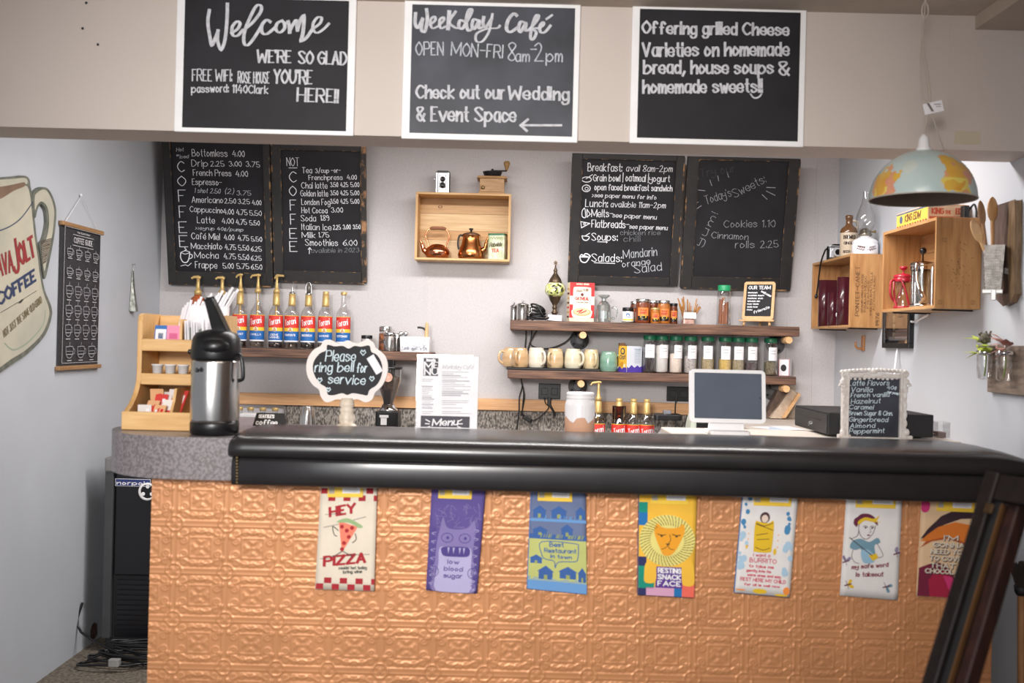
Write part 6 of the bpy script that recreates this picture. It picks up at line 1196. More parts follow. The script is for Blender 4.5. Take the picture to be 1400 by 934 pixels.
for i in range(22):
    v = 335+i*5; mb.poly(F,[U(184+i*.3,v),U(184+i*.3,v-3.5),U(236-i*1.3+rr.uniform(-5,3),v-16),U(236-i*1.3,v-13)],.0028,1)
part('handle_face', mb, [CREAM, mat('rust_scrape',(92,80,70),.8)], t)
mb = MB(); k_ = dict(w=None, con=.55, l=.0022, jit=0)
k2 = {**k_,'w':.019}
k3 = {**k_,"w":.0125,"con":.3}; wpx(mb,F,"J",*C(-36,512),*C(-12,500),40,m=0,**k2); wpx(mb,F,"A",*C(-8,494),*C(11,486),27,m=0,**k3); wpx(mb,F,"V",*C(17,484),*C(35,476),27,m=0,**k3); wpx(mb,F,"A",*C(41,474),*C(60,466),27,m=0,**k3); wpx(mb,F,"J",*C(66,480),*C(86,470),44,m=0,**k2); wpx(mb,F,"OLT",*C(94,440),*C(158,396),27,m=0,**k2)
wpx(mb,F,"COFFEE",*C(-8,626),*C(160,512),16,m=1,**{**k_,'w':.017}); wpx(mb,F,"NOT JUST THE SAME OLD GRIND",*C(18,772),*C(190,612),10,m=2,**{**k_,'w':.0042})
part('lettering', mb, [mat('brick_red_paint',(150,52,54),.6), mat('navy_paint'), mat('olive_paint',(128,116,88),.6)], t)

F = Frame((XL+.012,0,0),(0,1,0),(0,0,1)); y0 = F.uv(85,303)[0]; y1 = F.uv(139,318)[0]; zt = F.uv(85,303)[1]; zb_ = F.uv(77.5,503)[1]
t = thing('hanging_poster', 'black coffee guide poster hanging from a string on the left wall', 'poster', (XL+.01,(y0+y1)/2,zb_))
RAIL = wood('poster_rail',(150,112,74),(176,138,96),(12,1.5,12))
part('top_rail', MB().fbox(F,y0-.01,y1+.01,zt-.014,zt+.004,-.010,.008), RAIL, t, .003); part('bottom_rail', MB().fbox(F,y0-.012,y1+.012,zb_-.012,zb_+.006,-.010,.010), RAIL, t, .003)
n = 14; vs = []
for j in range(n+1):
    v = zb_+(zt-zb_)*j/n
    for i in range(n+1):
        u = y0+(y1-y0)*i/n; vs.append(F.pt(u,v,-.004+.010*math.sin(math.pi*j/n)*math.sin(math.pi*i/n)*.6))
part('sheet', MB().add(vs,[(j*(n+1)+i,j*(n+1)+i+1,(j+1)*(n+1)+i+1,(j+1)*(n+1)+i) for j in range(n) for i in range(n)],0,True), mat('poster_black',(52,52,56),.6), t)
mb = MB(); FO = F.off(.0035); w_ = y1-y0; h_ = zt-zb_; pu = lambda a,b: (y0+w_*a, zb_+h_*b)
mb.line(FO,[pu(.05,.03),pu(.95,.03),pu(.95,.975),pu(.05,.975)],.003,.0008,0,0,True)
write(mb,FO,"COFFEE GUIDE",pu(.27,.875),pu(.73,.875),.022,.004,.2,0,0,.001,0); mb.line(FO,[pu(.24,.855),pu(.76,.855),pu(.76,.93),pu(.24,.93)],.0022,.001,0,0,True); write(mb,FO,"the illustrated",pu(.34,.945),pu(.66,.945),.008,.0016,0,0,0,.001,0)
for r_ in range(6):
    nn = 4 if r_ < 5 else 3; v = .80-r_*.136
    for k in range(nn):
        u = (.18+.215*k) if nn == 4 else (.22+.28*k); g = .062 if r_ < 2 else .068; hh = .042 if r_ < 2 else .062
        if r_ == 5: g, hh, v = .085, .062, .105
        mb.line(FO, smooth([pu(u-g,v+hh*.6),pu(u-g*.9,v-hh*.2),pu(u-g*.4,v-hh*.62),pu(u+g*.4,v-hh*.62),pu(u+g*.9,v-hh*.2),pu(u+g,v+hh*.6),pu(u-g,v+hh*.6)],3), .0036,.001,1)
        mb.line(FO, smooth([pu(u+g*.95,v+hh*.4),pu(u+g*1.5,v+hh*.3),pu(u+g*1.4,v-hh*.15),pu(u+g*.9,v-hh*.2)],3), .0028,.001,1)
        mb.line(FO, [pu(u-g*.85,v+hh*.1),pu(u+g*.85,v+hh*.1)], .0022,.001,1); mb.line(FO, [pu(u-g*.8,v-hh*.25),pu(u+g*.8,v-hh*.25)], .0022,.001,0)
        mb.line(FO, [pu(u-.05,v-hh*.95),pu(u+.05,v-hh*.95)], .003,.001,0); mb.line(FO, [pu(u,v+hh*.75),pu(u+.01,v+hh*1.1)], .002,.001,0)
part('printed_cups', mb, [mat('poster_white',(206,206,210),.7), mat('poster_grey',(160,160,166),.7)], t)
hk = F.uv(112,267); part('hanging_string', MB().tube([F.pt(y0+.03,zt,-.002),F.pt(hk[0],hk[1],0),F.pt(y1-.03,zt,-.002)],.0014,5).sph(F.pt(hk[0],hk[1],-.004),.006,n=8,k=5), PAPER, t)
nl = F.uv(184,362); bt = F.uv(183,426); t = thing('wall_ornament', 'narrow grey green metal ornament hanging near the left rear corner', 'ornament', (XL+.01, nl[0], bt[1]))
mb = MB(); yy = nl[0]; G = [(0,nl[1]-.03,.003),(0,nl[1]-.12,.010),(0,bt[1]+.03,.022),(0,bt[1],.026)]
for s_ in (-1,1): pass
vs = []
for _,z_,o_ in G: hw = .006+.022*(nl[1]-z_)/(nl[1]-bt[1]); vs += [(XL+.003,yy-hw,z_),(XL+.003+o_,yy-hw*.6,z_),(XL+.003+o_,yy+hw*.6,z_),(XL+.003,yy+hw,z_)]
mb.add(vs,[(4*i+k,4*i+(k+1)%4,4*i+4+(k+1)%4,4*i+4+k) for i in range(3) for k in range(4)]+[(0,1,2,3),(15,14,13,12)]); part('blade', mb, mat('verdigris_metal',(96,106,100),.4,.6,c2=(170,172,166),vs=50), t)
part('nail', MB().tube([(XL,yy,nl[1]),(XL+.014,yy,nl[1]+.002)],.003,6).tube([(XL+.008,yy,nl[1]),(XL+.005,yy,nl[1]-.035)],.001,5), STEEL, t)

# ------------------------------------------------------------ right wall: crates and what they hold
def wcrate(label, x0, x1, ya, yb, za, zb_, nm):
    th = .012; t = thing('wooden_crate', label, 'crate', ((x0+x1)/2,(ya+yb)/2,za)); x1 -= .001
    wa = wood('crate_side_'+nm,(164,114,66),(194,146,94),(14,14,1.6) if nm == 'a' else (14,14,1.2),vs=5); wb = wood('crate_plank',(178,130,82),(208,164,114),(14,1.5,14),vs=5)
    part('end_panel', MB().box(x0,x1,ya,ya+th,za,zb_), wa, t, .002); part('end_panel', MB().box(x0,x1,yb-th,yb,za,zb_), wa, t, .002)
    part('top_board', MB().box(x0+.001,x1,ya+th,yb-th,zb_-th,zb_), wb, t, .001); part('bottom_board', MB().box(x0+.001,x1,ya+th,yb-th,za,za+th), wb, t, .001)
    mb = MB(); h = (zb_-za-2*th)/4
    for i in range(4): mb.box(x1-.012,x1,ya+th,yb-th,za+th+h*i+.001,za+th+h*(i+1)-.001)
    part('back_planks', mb, wb, t); part('bracket', MB().box(x0+.02,x1,ya+.06,ya+.075,za-.006,za-.0005).box(x0+.02,x1,yb-.09,yb-.075,za-.006,za-.0005), BLACKM, t)
    return t
INK = mat('branded_ink',(112,80,54),.8,var=.25,vs=80)
c1 = (1.565,XR,4.63,5.22,1.524,1.868); c2 = (1.55,XR,3.66,4.19,1.58,1.917)
t = wcrate('wine crate lettered PONTET-CANET on the right wall, the farther one', *c1, 'a')
F = Frame((c1[1]-.002,c1[2]-.0006,c1[4]),(0,0,1),(-1,0,0)); mb = MB()
write(mb,F,"PONTET-CANET",(.055,.108),(.285,.110),.018,.0030,.5,0,0,.0006,0)
for i,(a,b,tx) in enumerate(((.07,.25,"GRAND CRU CLASSE"),(.075,.24,"PAUILLAC MEDOC"),(.09,.22,"FRANCE"),(.06,.26,"MIS EN BOUTEILLE"),(.08,.24,"AU CHATEAU"))): write(mb,F,tx,(a,.092-.014*i),(b,.092-.014*i),.0085,.0016,.3,0,0,.0006,0)
write(mb,F,"1976",(.012,.014),(.070,.014),.016,.003,.3,0,0,.0006,0); part('stencilled_lettering', mb, INK, t)
t = wcrate('wine crate nearer the room on the right wall holding a french press', *c2, 'b')
F = Frame((c2[0],c2[2]-.0006,c2[4]),(1,0,0),(0,0,1)); mb = MB(); rr = random.Random(2)
for i in range(44):
    u = .085+rr.gauss(0,.018); v = .15+rr.gauss(0,.045); mb.line(F,smooth([(u,v),(u+rr.uniform(-.006,.006),v+.004),(u+rr.uniform(-.008,.008),v+rr.uniform(-.004,.008))],2),.0012,.0006)
for u,v in ((.02,.016),(.14,.018),(.03,.245)): mb.line(F,[(u-.006,v),(u+.006,v),(u+.006,v+.014),(u-.006,v+.014)],.0016,.0006,0,0,True); mb.line(F,[(u,v),(u,v+.014)],.0014,.0006)
part('stencilled_mark', mb, INK, t)
MAR = mat('maroon_cover',(72,26,36),.25,var=.15,vs=4,coat=.5)
for y_,x_,h,w_,lab in ((5.08,1.585,.235,.030,'tall maroon binder, left one in the farther crate'),(4.93,1.580,.165,.024,'short maroon binder standing in front in the farther crate'),(4.80,1.588,.232,.030,'tall maroon binder with white emblem, right one in the farther crate')):
    t = thing('binder', lab, 'binder', (x_,y_,c1[4]+.0125), 'maroon binders in the wine crate'); z0_ = c1[4]+.0125; d_ = .095
    part('cover', MB().box(x_,x_+d_,y_-w_,y_-w_+.003,z0_,z0_+h).box(x_,x_+d_,y_+w_-.003,y_+w_,z0_,z0_+h).lathe([(w_,0),(w_,h)],(x_+.004,y_,z0_),20,sy=1), MAR, t)
    part('pages', MB().box(x_+.006,x_+d_-.004,y_-w_+.004,y_+w_-.004,z0_+.004,z0_+h-.004), PAPER, t)
    if y_ == 4.80: mb = MB(); FF = Frame((x_-.0275,y_+.02,z0_),(0,-1,0),(0,0,1)); mb.poly(FF,[(.01,.05),(.018,.062),(.03,.058),(.026,.045),(.018,.04)],.0005); part('emblem', mb, PAPER, t)
zt = c1[5]
# folding camera, stoneware bottle, oil lamp
c = V((1.615,4.99,zt)); t = thing('film_camera', 'old silver and black film camera with strap on the farther crate', 'camera', c)
part('body', MB().rbox(c.x-.045,c.x+.045,c.y-.022,c.y+.022,zt,zt+.066,.010), BLACKM, t); part('top_plate', MB().rbox(c.x-.045,c.x+.045,c.y-.022,c.y+.022,zt+.050,zt+.070,.010), mat('satin_silver'), t, .002)
mb = MB(); mb.tube([(c.x-.008,c.y-.022,zt+.036),(c.x-.008,c.y-.030,zt+.036),(c.x-.008,c.y-.046,zt+.036)],[.027,.026,.022],20); l_ = part('lens', mb, mat('satin_silver'), t); part('lens_glass', MB().tube([(c.x-.008,c.y-.046,zt+.036),(c.x-.008,c.y-.048,zt+.036)],.014,18), mat('lens_black'), l_)
part('front_plate', MB().box(c.x-.040,c.x+.040,c.y-.0245,c.y-.02,zt+.010,zt+.060), mat('satin_silver'), t, .002); part('viewfinder', MB().box(c.x-.020,c.x+.030,c.y-.015,c.y+.015,zt+.070,zt+.079), BLACK, t, .002)
sx = c1[0]-.006
part('strap', MB().tube(sm3([V((c.x-.045,c.y,zt+.055)),V((c.x-.060,c.y-.01,zt+.045)),V((sx-.004,c.y+.05,zt-.005)),V((sx,c.y+.09,zt-.06)),V((sx,c.y+.11,zt-.13)),V((sx-.002,c.y+.12,zt-.17))],5), .0045, 6).sph((sx-.003,c.y+.122,zt-.178),.009,.006,.012), BLACK, t)
c = V((1.625,4.84,zt)); t = thing('stoneware_bottle', 'brown and cream stoneware bottle on the farther crate', 'bottle', c)
part('bottle', MB().lathe([(.040,0),(.042,.004),(.042,.118),(.042,.126),(.036,.142),(.022,.152),(.016,.160),(.015,.185),(.018,.188),(.018,.204),(.012,.206),(0,.204)], c, 28, mm=[0,0,1,1,1,1,1,1,1,1,1]), [mat('stoneware_cream',(206,190,168),.3,coat=.4), mat('stoneware_brown',(108,74,46),.2,coat=.6)], t)
part('handle', MB().tube(sm3([c+V((.015,-.004,.178)),c+V((.034,-.006,.176)),c+V((.040,-.006,.155)),c+V((.033,-.006,.132))],4),.006,8), mat('stoneware_cream'), t)
K = Cyl(c,.0422,-.25); mb = MB(); write(mb,K,"BREWED",(-.028,.088),(.028,.088),.016,.004,.4,0,0,.0006,0); write(mb,K,"GINGER",(-.026,.060),(.026,.060),.013,.003,.4,0,0,.0006,0); write(mb,K,"BEER CO.",(-.028,.020),(.028,.020),.011,.003,.4,0,0,.0006,0)
mb.line(K,[(-.032,.108),(.032,.108)],.003,.0006); mb.line(K,[(-.032,.052),(.032,.052)],.003,.0006); mb.line(K,[(-.03,.044),(.03,.044)],.0016,.0006); part('stamped_label', mb, mat('stamp_brown',(62,46,40),.7), t)
c = V((1.655,4.70,zt)); t = thing('oil_lamp', 'white ceramic oil lamp with glass chimney on the farther crate', 'lamp', c)
part('reservoir', MB().lathe([(.058,0),(.060,.004),(.060,.048),(.056,.054),(.060,.060),(.050,.072),(.034,.080),(.024,.086),(.022,.090)], c, 32), mat('white_enamel'), t)
K = Cyl(c,.0602,-.2); mb = MB()
for k in (-1,1):
    mb.line(K, smooth([(k*.004-.002,.020),(k*.022,.026),(k*.040,.036)]), .0016,.0006)
    for i in range(4): u = k*(.010+.009*i); mb.poly(K,[(u,.024+.003*i),(u+.004,.036+.002*i),(u+.010*k,.034+.002*i)],.0007); mb.poly(K,[(u,.020+.003*i),(u+.008*k,.014+.003*i),(u+.010*k,.022+.003*i)],.0007)
mb.line(K,[(-.07,.006),(.07,.006)],.0015,.0006); mb.line(K,[(-.07,.058),(.07,.058)],.0012,.0006); part('painted_leaves', mb, mat('leaf_brown',(96,58,62),.5), t)
b_ = part('burner', MB().lathe([(.022,.088),(.030,.094),(.032,.098),(.024,.104),(.026,.116),(.016,.124),(.008,.128),(0,.128)], c, 24), mat('nickel_brass',(150,142,128),.3,.9), t)
part('chimney', MB().lathe([(.026,.100),(.034,.120),(.042,.145),(.045,.165),(.042,.188),(.032,.215),(.020,.245),(.014,.275),(.014,.300)], c, 28, caps=False), CLEAR, t); part('wick_knob', MB().tube([c+V((.02,-.02,.108)),c+V((.036,-.036,.108))],[.003,.007],8), BRASS, b_)
# red press, french press
z2 = c2[4]+.0125; REDP = mat('red_plastic',(176,32,52),.3,coat=.3)
c = V((1.605,4.10,z2)); t = thing('red_coffee_press', 'small glass coffee press in a red frame inside the nearer crate', 'coffee press', c)
part('beaker', MB().lathe([(.032,.006),(.034,.012),(.027,.05),(.024,.068),(.030,.095),(.034,.125)], c, 24, caps=False), CLEAR, t)
mb = MB(); mb.lathe([(.037,0),(.037,.010),(.033,.012)], c, 24); mb.lathe([(.036,.112),(.037,.116),(.037,.128),(.035,.13)], c, 24, caps=False)
for a0 in (0,1.57,3.14,4.71): mb.tube(sm3([c+V((.036*math.cos(a0+.6*s_),.036*math.sin(a0+.6*s_),z_)) for s_,z_ in ((-1,.118),(-.4,.09),(0,.064),(.4,.03),(.9,.006))],3),.0042,6)
part('red_frame', mb, REDP, t); q = part('lid', MB().lathe([(.037,.128),(.039,.132),(.036,.140),(.012,.146),(.004,.148),(.004,.160),(.012,.164),(.017,.170),(.014,.176),(0,.177)], c, 24), REDP, t)
part('handle', MB().tube(sm3([c+V((-.036,-.004,.118)),c+V((-.052,-.006,.112)),c+V((-.054,-.006,.06)),c+V((-.036,-.004,.03))],4),.005,8), REDP, t)
c = V((1.618,3.94,z2)); t = thing('french_press', 'large glass and steel french press with black knob in the nearer crate', 'french press', c)
part('beaker', MB().lathe([(.043,.008),(.044,.012),(.044,.165)], c, 28, caps=False), DGLASS, t)
mb = MB(); mb.lathe([(.047,0),(.047,.012),(.044,.016)], c, 28); mb.lathe([(.046,.150),(.0465,.154),(.0465,.164),(.046,.166)], c, 28, caps=False)
for a0 in (.5,2.1,3.7,5.2): mb.tube([c+V((.0455*math.cos(a0),.0455*math.sin(a0),.01)),c+V((.0455*math.cos(a0),.0455*math.sin(a0),.16))],.004,6)
part('steel_cage', mb, CHROME, t); part('inner_steel', MB().lathe([(.034,.012),(.036,.02),(.036,.15),(.03,.156)], c, 24), STEEL, t)
q = part('lid', MB().lathe([(.047,.164),(.049,.168),(.046,.178),(.02,.184),(.004,.186),(.003,.215)], c, 28), CHROME, t); part('knob', MB().sph(c+V((0,0,.226)),.0135), BLACK, q)
part('handle', MB().tube(sm3([c+V((-.030,-.036,.170)),c+V((-.046,-.052,.165)),c+V((-.044,-.054,.10)),c+V((-.030,-.060,.055)),c+V((-.022,-.062,.035)),c+V((-.030,-.05,.018))],4),[.006]*6+[.007]*6+[.012]*5+[.008]*4,10), CHROME, t)
# cigar box, black clip
zt = c2[5]; x0_,x1_,ya,yb = 1.556,1.708,3.75,4.06; t = thing('cigar_box', 'yellow and orange cigar box lettered KING on the nearer crate', 'box', ((x0_+x1_)/2,3.9,zt)); h = .060
part('carton', MB().box(x0_,x1_,ya,yb,zt,zt+h), mat('cigar_card',(216,176,140),.6), t, .002); mb = MB(); SDF = Frame((x0_-.0004,yb,zt),(0,-1,0),(0,0,1)); FF = Frame((x0_,ya-.0004,zt),(1,0,0),(0,0,1))
mb.rect(SDF,.004,.306,.004,h-.006,.0004,0); mb.rect(SDF,.004,.306,h-.010,h-.004,.0006,1); 
for i in range(12): mb.rect(SDF,.01+.025*i,.022+.025*i,.0,.008,.0006,2 if i%2 else 3)
write(mb,SDF,"KING EDW",(.09,.018),(.24,.018),.026,.006,.4,.1,2,.001,0); mb.disc(SDF,.05,.030,.016,.0008,1,14)
mb.rect(FF,.004,.148,.006,h-.006,.0004,4); write(mb,FF,"KING",(.014,.024),(.056,.024),.020,.005,.4,0,3,.001,0); write(mb,FF,"THE",(.064,.024),(.084,.024),.012,.003,.3,0,3,.001,0); write(mb,FF,"EDW",(.104,.024),(.140,.024),.020,.005,.4,0,3,.001,0); mb.rect(FF,.004,.148,.006,.014,.0006,3)
part('printed_paper', mb, [mat('cigar_yellow',(226,194,84),.6), mat('cigar_blue',(84,96,120),.6), mat('cigar_brown',(120,80,50),.6), mat('cigar_red',(206,92,64),.6), mat('cigar_buff',(226,200,172),.6)], t)
single('plug_and_cord', MB().rbox(1.668,1.690,3.70,3.735,zt,zt+.050,.006).tube(sm3([V((1.69,3.715,zt+.03)),V((1.704,3.70,zt+.055)),V((1.709,3.69,zt+.03)),V((1.709,3.69,zt+.006))],4),.004,6), BLACK, 'black plug and cord loop beside the cigar box on the nearer crate', 'plug')
# shadow box, cable, hook
y0,y1,z0_,z1_ = 4.26,4.57,1.432,1.68; F = Frame((XR-.001,y1,z0_),(0,-1,0),(0,0,1)); w_,h_ = y1-y0,z1_-z0_
t = thing('shadow_box', 'black framed shadow box under the nearer crate on the right wall', 'picture', (XR,(y0+y1)/2,z0_)); mb = MB(); b_ = .022
mb.fbox(F,0,w_,0,b_,0,.022); mb.fbox(F,0,w_,h_-b_,h_,0,.022); mb.fbox(F,0,b_,b_,h_-b_,0,.022); mb.fbox(F,w_-b_,w_,b_,h_-b_,0,.022); part('frame', mb, BLACK, t, .002)
part('backing', MB().fbox(F,b_,w_-b_,b_,h_-b_,0,.006), mat('dark_velvet',(58,56,58),.9), t); mb = MB()
for v in (.06,.098,.136,.17): mb.sph(F.pt(.11,v,.010),.006,.010,.012,n=8,k=5); mb.sph(F.pt(.11,v-.014,.010),.004,.006,.008,n=8,k=5)
part('charm', mb, mat('pale_charm',(206,192,160),.4,.4), t); mb = MB(); mb.fbox(F,.05,w_-.04,.034,.052,.006,.009); part('caption_strip', mb, mat('grey_strip',(176,176,178),.6), t)
part('glass', MB().fbox(F,b_,w_-b_,b_,h_-b_,.016,.018), CLEAR, t)
single('white_cable', MB().tube(sm3([V((1.690,4.05,1.57)),V((1.694,4.2,1.545)),P(1237,440,4.42),P(1229,468,4.42),P(1225,490,4.40),P(1222,520,4.36),P(1219,560,4.3)],5),.0045,8), PAPER, 'white cable hanging from the nearer crate across the black shadow box', 'cable')
q = P(1178,470,4.86); t = thing('wall_hook', 'small wooden hook on the right wall below the farther crate', 'hook', (XR,4.86,q.z-.03)); mb = MB()
mb.box(XR-.012,XR-.001,4.845,4.875,q.z-.035,q.z+.040); mb.tube(sm3([V((XR-.012,4.86,q.z-.022)),V((XR-.030,4.86,q.z-.024)),V((XR-.042,4.86,q.z-.012)),V((XR-.042,4.86,q.z+.008))],4),.006,8); part('peg', mb, wood('hook_wood',(164,112,70),(190,140,96)), t, .002)
# cutting board, graters and spoons
F = Frame((XR-.001,3.62,0),(0,-1,0),(0,0,1)); U = lambda a,b: F.uv(a,b)
o_ = [(1363,284),(1397,274),(1397,330),(1395,372),(1396,402),(1390,414),(1380,418),(1370,408),(1366,398)]
t = thing('cutting_board', 'dark live edge wooden board hung on the right wall behind the grater', 'board', (XR,3.4,1.6))
part('board', MB().poly(F,[U(*p) for p in o_],.022,back=.0), wood('live_edge_dark',(66,50,45),(108,88,80),(14,14,2.5),vs=5), t, .003)
part('bark_edge', MB().poly(F,[U(*p) for p in ((1390,276),(1397.3,274),(1397.5,330),(1395.5,372),(1396.5,402),(1390.5,414.5),(1388,380),(1387,330))],.0245,back=.0), wood('bark',(104,80,56),(140,114,84),(14,14,3)), t)
d = 3.44; cx_ = P(1359,365,d).x; a = P(1359,398,d); b = P(1359,336,d); z0_, z1_ = a.z, b.z; G = Matrix.Translation((cx_,d,z0_)) @ Matrix.Rotation(math.radians(-28),4,'Z')
t = thing('box_grater', 'metal box grater holding wooden spoons, hung before the dark board', 'grater', (cx_,d,z0_)); h = z1_-z0_
def taper(mb,a,b,z0q,z1q,m=0): return mb.add([(-a,-a,z0q),(a,-a,z0q),(a,a,z0q),(-a,a,z0q),(-b,-b,z1q),(b,-b,z1q),(b,b,z1q),(-b,b,z1q)],[(0,1,5,4),(1,2,6,5),(2,3,7,6),(3,0,4,7)],m)
mb = MB(); mb.T = G; taper(mb,.024,.034,0,h); part('walls', mb, mat('worn_tin',(112,106,100),.4,.6,c2=(150,144,138),vs=60), t)
mb = MB(); mb.T = G
for j in range(10):
    for i in range(5):
        z_ = .012+(h-.03)*j/9; k = .024+.010*z_/h; u = (-.7+.35*i)*k
        mb.sph((-k-.0005,u,z_),.0022,.0030,.0036,m=0,n=6,k=4)
for j in range(16):
    for i in range(8):
        z_ = .010+(h-.02)*j/15; k = .024+.010*z_/h; mb.sph((( -.8+.228*i)*k,-k-.0004,z_),.0015,.001,.0017,m=1,n=5,k=3)
part('grating_teeth', mb, [mat('rasp_dark',(78,58,46),.6), mat('rasp_light',(176,172,168),.35,.6)], t)
mb = MB(); mb.T = G; mb.box(-.034,.030,-.034,.030,-.010,.004); mb.box(-.006,.010,-.040,-.030,-.034,.004); part('base_flange', mb, mat('pale_metal',(206,204,202),.4,.4), t, .002)
mb = MB(); mb.box(cx_+.02,XR-.0235,d-.01,d+.01,z0_+.06,z0_+.08); part('hanger', mb, STEEL, t)
def spoon(px,py,tilt,m_,wd,label,y_,dx):
    top = P(px,py,y_); base = V((cx_+dx,y_,z0_+.006)); ax = (top-base); L = ax.length; ax.normalize(); n_ = V((0,-1,0)); ux = ax.cross(n_).normalized(); ny = ux.cross(ax).normalized()
    t = thing('wooden_spoon', label, 'spoon', base, 'wooden spoons in the box grater'); b0 = .072; mb = MB()
    prof = [(0,.2),(.08,.45),(.25,.85),(.5,1),(.75,.85),(.92,.5),(1,.08)]; vs = []; k = 10
    for s_,w2 in prof:
        c_ = base+ax*(L-b0*1.25+b0*1.25*s_)
        for i in range(k): q = 2*math.pi*i/k; vs.append(c_+ux*(wd*w2*math.cos(q))+ny*(.005*w2*math.sin(q)))
    mb.add(vs,[(j*k+i,j*k+(i+1)%k,(j+1)*k+(i+1)%k,(j+1)*k+i) for j in range(len(prof)-1) for i in range(k)],0,True); part('bowl', mb, m_, t); part('handle', MB().tube([base,base+ax*(L-b0*1.15)],[.0045,.0065],8), m_, t)
spoon(1329,300,0,LIGHTW,.0185,'pale wooden spoon leaning left out of the grater',3.43,.018); spoon(1340,274,0,wood('spoon_brown',(136,96,64),(170,130,92),(10,10,2)),.014,'narrow brown wooden spatula between the other spoons',3.45,-.003); spoon(1357,269,0,wood('spoon_honey',(166,118,70),(196,150,98),(10,10,2)),.0195,'large honey coloured wooden spoon, tallest in the grater',3.455,.004)
# plant board
F = Frame((XR-.001,3.62,0),(0,-1,0),(0,0,1)); a = F.uv(1356,536); b = F.uv(1356,484)
t = thing('wall_vase', 'weathered wooden plank with clamped glass vials on the right wall', 'wall vase', (XR,3.3,a[1])); u0 = a[0]; z0_,z1_ = a[1],b[1]+.03
part('plank', MB().fbox(F,u0,u0+.40,z0_,z1_,0,.018), wood('grey_driftwood',(104,90,80),(150,132,118),(14,2,14)), t, .003)
for u in (u0+.035,u0+.175):
    p = F.pt(u,0,.045); zv = z0_+.045
    part('glass_vial', MB().lathe([(.016,0),(.024,.006),(.026,.05),(.026,.10),(.022,.112),(.022,.125)],(p.x,p.y,zv),18,caps=False), CLEAR, t)
    c_ = part('clamp', MB().lathe([(.027,.088),(.0285,.09),(.0285,.100),(.027,.102)],(p.x,p.y,zv),18,caps=False), CHROME, t); part('clamp_screw', MB().tube([(p.x,p.y-.026,zv+.095),(p.x,p.y-.05,zv+.095)],.006,8).tube([(p.x+.02,p.y,zv+.095),(XR-.019,p.y,zv+.095)],.005,8), CHROME, c_)
    t2 = thing('plant_cutting', 'lime green leafed cutting in the first glass vial' if u < u0+.1 else 'pinkish cutting in the second glass vial near the frame edge', 'plant', (p.x,p.y,zv+.01)); mb = MB(); lf = MB(); rr = random.Random(int(u*1000))
    top = V((p.x,p.y,zv+.135)); mb.tube(sm3([V((p.x,p.y,zv+.012)),V((p.x+.004,p.y-.003,zv+.07)),top],3),.0026,6)
    for i in range(12):
        q = i*.9+.4; dv = V((-.5*abs(math.cos(q)),math.sin(q),rr.uniform(-.2,.7))).normalized(); L = rr.uniform(.045,.085); s_ = dv.cross(V((0,0,1))).normalized(); e = top+V((0,0,-.005*i))
        lf.add([e,e+dv*L*.5+s_*.017,e+dv*L-V((0,0,.008)),e+dv*L*.5-s_*.017,e+dv*L*.5+V((0,0,.004))],[(0,1,4),(1,2,4),(2,3,4),(3,0,4)],0,True)
    part('stem', mb, mat('stem_green',(120,140,60),.6), t2); part('leaf_cluster', lf, mat('lime_leaf',(176,196,52),.5,c2=(206,218,90),vs=30) if u < u0+.1 else mat('pink_leaf',(190,140,126),.5), t2)
mb = MB(); p = F.pt(u0+.045,0,.05); rr = random.Random(5)
for i in range(16): q = i*2.4; mb.tube(sm3([p+V((0,0,z1_+.01)),p+V((.012*math.cos(q),.014*math.sin(q),z1_+.028)),p+V((.02*math.cos(q+.6),.022*math.sin(q+.6),z1_+.03+.02*math.sin(q*1.7)))],3),.0035,5)
mb.sph(p+V((0,0,z1_+.024)),.018,.02,.02); single('air_plant', mb, mat('dark_moss',(74,70,58),.9,c2=(104,100,84),vs=60), 'dark dried moss tuft above the lime green cutting', 'moss')

# ------------------------------------------------------------ globe pendant
d = 3.08; c = P(1261,273,d); Rg = .157; t = thing('globe_pendant', 'half globe pendant lampshade with map colours hanging before the beam', 'pendant lamp', c)
EWg = wood; vs=[]; n, k = 220, 72; mb = MB()
gm = [mat('globe_ocean',(190,210,210),.3,c2=(204,218,216),vs=8,coat=.3), mat('globe_orange',(228,158,66),.3,c2=(232,190,84),vs=12,coat=.3), mat('globe_pink',(226,150,132),.3,c2=(232,172,120),vs=16,coat=.3), mat('globe_yellow',(236,214,110),.3,coat=.3), mat('globe_pale',(206,214,206),.3,coat=.3)]
from mathutils import noise
def land(lon, lat):
    w_ = .5*noise.noise(V((lon*3,lat*3,1)))+.25*noise.noise(V((lon*9,lat*9,4)))
    for lo,la,a_,b_ in ((-2.80,.30,.36,.36),(-1.14,.42,.40,.50),(.9,.3,.4,.5),(2.2,.4,.5,.4)):
        e = math.hypot((lon-lo)/a_, (lat-la)/b_)+w_
        if e < 1:
            q = noise.noise(V((lon*4+7,lat*4,2)))+.4*(lat-la)+.5*(lo-lon)
            return 2 if q < -.16 else (3 if lat < la-.12 and q < .2 else 1)
    return 4 if noise.noise(V((lon*2,lat*2,9))) > .30 else 0
for j in range(k+1):
    la = math.pi/2*j/k
    for i in range(n): lo = 2*math.pi*i/n-math.pi; vs.append(c+V((Rg*math.cos(la)*math.cos(lo),Rg*math.cos(la)*math.sin(lo),Rg*math.sin(la)*.97)))
mb.add(vs,[],0)
for j in range(k):
    for i in range(n): mb.f.append([j*n+i,j*n+(i+1)%n,(j+1)*n+(i+1)%n,(j+1)*n+i]); mb.m.append(land(2*math.pi*(i+.5)/n-math.pi, math.pi/2*(j+.5)/k)); mb.s.append(True)
part('globe_shade', mb, gm, t)
